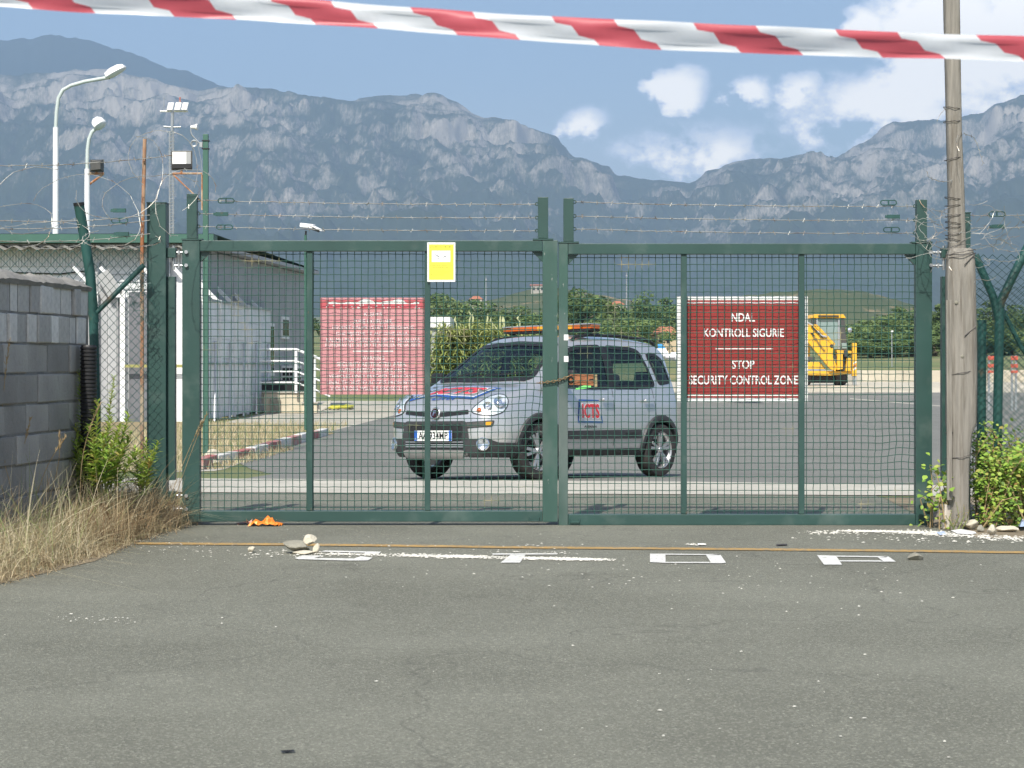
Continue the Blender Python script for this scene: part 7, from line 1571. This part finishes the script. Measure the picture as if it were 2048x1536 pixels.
# low concrete wall and light pole beyond the gravel
lwall = thing('retaining_wall', (gx(1850, 105), 105, .1), 'low concrete retaining wall beyond the gravel strip at the right', 'wall')
for i in range(12): x = gx(1640, 105) + i * 2.2; MB().box(x, x + 2.17, 105, 105.25, -.05, .72 + random.uniform(-.02, .02)).build('wall_section', m_sand if i % 3 else m_path, lwall)
lp_ = thing('light_pole', (gx(1784, 125), 125, .8), 'thin white post standing in the grass right of the digger', 'post'); MB().tube([(gx(1784, 125), 125, .8), P(1783.5, 664, 125)], .035, 6).build('pole', m_galv, lp_); MB().box(gx(1782, 125), gx(1786, 125), 124.9, 125.1, gzp(664, 125), gzp(661, 125)).build('lamp', m_white, lp_)
for i, (px, y0, y1, D) in enumerate(((972, 553, 600, 900), (1253, 545, 590, 950))):
    mst = thing('radio_mast', (gx(px, D), D, gzp(y1 + 30, D)), ['pale lattice mast on the slope left of the meeting stiles', 'faint pale mast on the slope right of the meeting stiles'][i], 'mast', 'distant masts'); MB().tube([P(px, y1 + 30, D), P(px, y0, D)], [.35, .16], 6).build('tower', m_cladding, mst); MB().box(gx(px - 1.5, D), gx(px + 1.5, D), D - .4, D + .4, gzp(y0 + 8, D), gzp(y0 + 5, D)).build('antenna', m_cladding, mst)

# ------------------------------------------------------------ light aircraft behind the car (nose towards the right)
AD = 74.0; air = thing('light_aircraft', (gx(1350, AD), AD, gz(AD)), 'white light aircraft with blue-tipped tail fin beyond the rear of the car', 'aircraft')
m_airwhite = mat('aircraft_white', (.82, .83, .84), .3, 0, .03, 2, coat=.6); m_airblue = mat('aircraft_blue', (.05, .30, .62), .3, 0, .03, 2, coat=.6)
def fus(sec):
    mb = MB(); n = 14; vs = []
    for px, zc, w, h in sec: vs += [(gx(px + 20, AD), AD + w * math.cos(6.283 * j / n), zc + h * math.sin(6.283 * j / n)) for j in range(n)]
    mb.add(vs, [(i*n+j, i*n+(j+1) % n, (i+1)*n+(j+1) % n, (i+1)*n+j) for i in range(len(sec)-1) for j in range(n)] + [tuple(range(n)), tuple(range((len(sec)-1)*n, len(sec)*n))]); return mb
z7 = gzp(714, AD); fus([(1308, z7 + .02, .05, .08), (1325, z7 + .02, .10, .16), (1350, z7 - .02, .18, .22), (1390, z7 - .05, .34, .36), (1430, z7 - .02, .45, .52), (1470, z7 - .05, .48, .52), (1510, z7 - .12, .42, .38), (1545, z7 - .15, .30, .26), (1560, z7 - .15, .10, .10)]).build('fuselage', m_airwhite, air, smooth=True)
fn_ = lambda a, b, t: (gx(a + 20, AD), t, gzp(b, AD))
MB().prism([(1302, 697), (1311, 697), (1322, 714), (1306, 713)], fn_, AD - .04, AD + .04).build('fin', m_airwhite, air, bevel=.01); MB().prism([(1295, 688), (1304, 688), (1311, 696.8), (1296, 696.8)], fn_, AD - .035, AD + .035).build('fin_tip', m_airblue, air, bevel=.01); MB().prism([(1294, 697), (1301.8, 697), (1305.8, 713), (1302, 713)], fn_, AD - .03, AD + .03).build('rudder', m_airwhite, air, bevel=.01)
MB().add([(gx(1325, AD), AD - 1.5, z7 - .02), (gx(1342, AD), AD - 1.4, z7 - .02), (gx(1350, AD), AD, z7 + .0), (gx(1326, AD), AD, z7), (gx(1342, AD), AD + 1.4, z7 - .02), (gx(1325, AD), AD + 1.5, z7 - .02), (gx(1325, AD), AD - 1.5, z7 + .04), (gx(1342, AD), AD - 1.4, z7 + .04), (gx(1350, AD), AD, z7 + .07), (gx(1326, AD), AD, z7 + .07), (gx(1342, AD), AD + 1.4, z7 + .04), (gx(1325, AD), AD + 1.5, z7 + .04)], [(0, 1, 2, 3), (3, 2, 4, 5), (9, 8, 7, 6), (11, 10, 8, 9), (0, 6, 7, 1), (1, 7, 8, 2), (2, 8, 10, 4), (4, 10, 11, 5), (0, 3, 9, 6), (3, 5, 11, 9)]).build('tailplane', m_airwhite, air)
zw = z7 - .38
for s_ in (-1, 1): MB().add([(gx(1425, AD), AD + s_ * .3, zw), (gx(1498, AD), AD + s_ * .3, zw), (gx(1488, AD), AD + s_ * 4.6, zw + .35), (gx(1445, AD), AD + s_ * 4.6, zw + .35), (gx(1425, AD), AD + s_ * .3, zw + .05), (gx(1498, AD), AD + s_ * .3, zw + .12), (gx(1488, AD), AD + s_ * 4.6, zw + .43), (gx(1445, AD), AD + s_ * 4.6, zw + .38)], [(0, 1, 2, 3), (7, 6, 5, 4), (0, 4, 5, 1), (1, 5, 6, 2), (2, 6, 7, 3), (3, 7, 4, 0)]).build('wing', m_airwhite, air)
MB().prism([(1418, 700), (1430, 692), (1460, 690), (1482, 703), (1470, 706), (1425, 706)], fn_, AD - .40, AD + .40).build('canopy', m_darkglass, air, bevel=.05)
MB().prism([(1558, 700), (1561, 700), (1561, 748), (1558, 748)], fn_, AD - .06, AD + .06).build('propeller', m_black, air)
for px, yo in ((1450, -1.0), (1450, 1.0), (1525, 0)):
    MB().tube([(gx(px + 20, AD), AD + yo, gz(AD) + .2), (gx(px + 16, AD), AD + yo * .7, zw)], .04, 6).build('gear_leg', m_airwhite, air); MB().lathe([(.0001, -.05), (.17, -.06), (.20, -.03), (.20, .03), (.17, .06), (.0001, .05)], 16, (gx(px + 20, AD), AD + yo, gz(AD) + .2), (0, 1, 0)).build('wheel', m_rubber, air, smooth=True)

# ------------------------------------------------------------ yellow backhoe loader
DD = 88.0; dg_ = thing('backhoe_loader', (gx(1600, DD), DD, gz(DD)), 'yellow backhoe loader standing beyond the dark red sign', 'digger')
m_yel = mat('digger_yellow', (.72, .40, .025), .45, 0, .1, 1.5, col2=(.45, .26, .04), c2scale=2, c2lo=.6, c2hi=.8); m_dark = mat('digger_dark', (.035, .035, .035), .6, 0, .2, 3); m_cabglass = mat('cab_glass', (.22, .30, .29), .08, 0, .06, .7, spec=.7)
dfn = lambda a, b, t: (gx(a, DD), t, gzp(b, DD))
def dp(nm, poly, y0, y1, m=m_yel, bev=.015, par=dg_): return MB().prism(poly, dfn, DD + y0, DD + y1).build(nm, m, par, bevel=bev)
dp('cab_roof', [(1621, 636), (1628, 628.5), (1688, 628.5), (1693, 636)], .1, 1.9); dp('roof_vent', [(1637, 630.5), (1678, 630.5), (1678, 633.5), (1637, 633.5)], .02, .098, m_dark, 0)
dp('cab_glass', [(1634, 637), (1681, 637), (1683, 698), (1634, 698)], .22, 1.7, m_cabglass); 
for a, b, c, d in ((1624, 1633, 1627, 1632), (1681, 1690, 1683, 1696)): dp('cab_pillar', [(a, 636.2), (b, 636.2), (d, 700), (c, 700)], .15, .33, m_flood)
for a, b in ((1633.5, 1636.5), (1677, 1680.5)): dp('door_frame', [(a, 637), (b, 637), (b, 698), (a, 698)], .13, .21, m_galv, .004)
dp('lower_window', [(1684, 686), (1694, 686), (1695, 697), (1685, 697)], .12, .2, m_cabglass, .004)
dp('boom', [(1604, 648), (1630, 652), (1668, 687), (1664, 695), (1663, 712), (1672, 735), (1668, 743), (1656, 736), (1604, 672)], -.35, -.08); dp('boom_top_plate', [(1624, 649), (1632, 649.5), (1666, 686), (1662, 690)], -.38, -.36, m_yel, .004)
bt = MB(); 
def bfn(u, v):                                                                     # lettering runs down along the boom
    ax_, ay_ = 1616.5, 668.0; dx, dy = 28.0, 38.5; L3 = math.hypot(dx, dy); nx_, ny_ = dy / L3, -dx / L3; return (gx(ax_ + dx * u + nx_ * 7 * v, DD), DD - .392, gzp(ay_ + dy * u + ny_ * 7 * v, DD))
put_text(bt, 'Midpoznok', bfn, 0, 1, 0, 1); bt.build('boom_lettering', m_dark, dg_)
MB().tube([dfn(1602, 640, DD - .2), dfn(1624, 651, DD - .2), dfn(1640, 672, DD - .4), dfn(1650, 674, DD - .4)], .05, 8).build('boom_ram', m_galv, dg_, smooth=True)
MB().tube([dfn(1620, 652, DD - .42), dfn(1643, 676, DD - .42)], .035, 6).build('hose', m_dark, dg_, smooth=True)
for px, py in ((1661, 692), (1676.5, 706), (1667, 714)): MB().lathe([(.0001, .03), (.07, .03), (.09, 0)], 12, dfn(px, py, DD - .36), (0, -1, 0)).build('pivot_pin', m_dark, dg_)
dp('slew_post', [(1671, 704), (1682, 704), (1682, 738), (1671, 740)], -.5, -.15); dp('slew_carriage', [(1690, 716), (1698, 716), (1698, 742), (1688, 742)], -.45, -.1); dp('slew_top', [(1671, 700), (1700, 702), (1700, 708), (1671, 708)], -.4, .2, m_yel); dp('slew_gap', [(1682.5, 709), (1690, 709), (1688, 742), (1682.5, 742)], -.2, .1, m_dark, .004)
dp('hose_bundle', [(1684, 701), (1692, 700), (1692, 714), (1685, 714)], -.52, -.41, m_dark, .02); dp('rear_frame', [(1604, 742), (1702, 742), (1702, 748), (1660, 751), (1604, 750)], -.1, 1.9, m_yel)
dp('stabiliser', [(1704, 686), (1712, 686), (1712, 752), (1703, 752)], -.2, .05); sp4 = dp('stabiliser_leg', [(1705, 752.2), (1712, 752.2), (1712, 770), (1705, 770)], -.15, .0, m_galv)
for i in range(3): dp('warning_stripe', [(1705, 726 + i * 6), (1711, 722 + i * 6), (1711, 725 + i * 6), (1705, 729 + i * 6)], -.215, -.203, m_white if i % 2 == 0 else m_kred, 0)
dp('fender', [(1560, 724), (1640, 724), (1652, 738), (1560, 738)], -.05, 2.0, m_yel); dp('fuel_tank', [(1604, 712), (1630, 714), (1630, 722), (1604, 722)], .0, 1.9, m_flood); dp('step', [(1604, 738.2), (1650, 738.2), (1650, 741.5), (1604, 741.5)], -.1, 1.9, m_galv, 0)
dp('shaded_undercarriage', [(1590, 750.4), (1698, 750.4), (1698, 766), (1590, 766)], .35, 1.5, m_black, 0)  # undercarriage as one black box, the shadow underneath painted into its colour
for px in (1612, 1683):
    MB().lathe([(.0001, -.26), (.30, -.26), (.46, -.24), (.50, -.15), (.50, .15), (.46, .24), (.30, .26), (.0001, .26)], 24, (gx(px, DD), DD + .45, gz(DD) + .5), (1, 0, 0)).build('rear_tyre', m_black, dg_, smooth=True)
dp('engine_hood', [(1500, 688), (1600, 684), (1622, 690), (1622, 738), (1500, 738)], .25, 1.7); dp('front_grille', [(1494, 690), (1499.8, 689), (1499.8, 738), (1494, 738)], .3, 1.65, m_dark)
dp('loader_arm', [(1450, 742), (1462, 738), (1580, 706), (1600, 700), (1604, 708), (1470, 752)], -.05, .2); dp('loader_bucket', [(1430, 735), (1448, 728), (1458, 752), (1452, 768), (1424, 768)], -.2, 2.2)
for px, r_, y0 in ((1520, .45, 0), (1520, .45, 1.6)):
    w_ = thing('wheel', (gx(px, DD), DD + y0, gz(DD) + r_), None, None, world_children=False); w_.parent = dg_; w_.location = Vector(w_.location) - ORG[dg_.name]
    MB().lathe([(r_ * .55, -.02), (r_ * .9, -.04), (r_, .03), (r_, .35), (r_ * .9, .42), (r_ * .55, .40)], 28, (0, 0, 0), (0, 1, 0)).build('tyre', m_rubber, w_, smooth=True, local=True); MB().lathe([(.0001, .06), (r_ * .3, .05), (r_ * .55, .0)], 20, (0, 0, 0), (0, 1, 0)).build('rim', m_yel, w_, smooth=True, local=True)
MB().lathe([(.0001, .02), (.10, .0), (.11, -.02)], 12, dfn(1700, 660, DD + .1), (0, -1, 0)).build('mirror', m_chrome, dg_); MB().tube([dfn(1692, 650, DD + .15), dfn(1700, 660, DD + .12)], .02, 5).build('mirror_arm', m_dark, dg_)
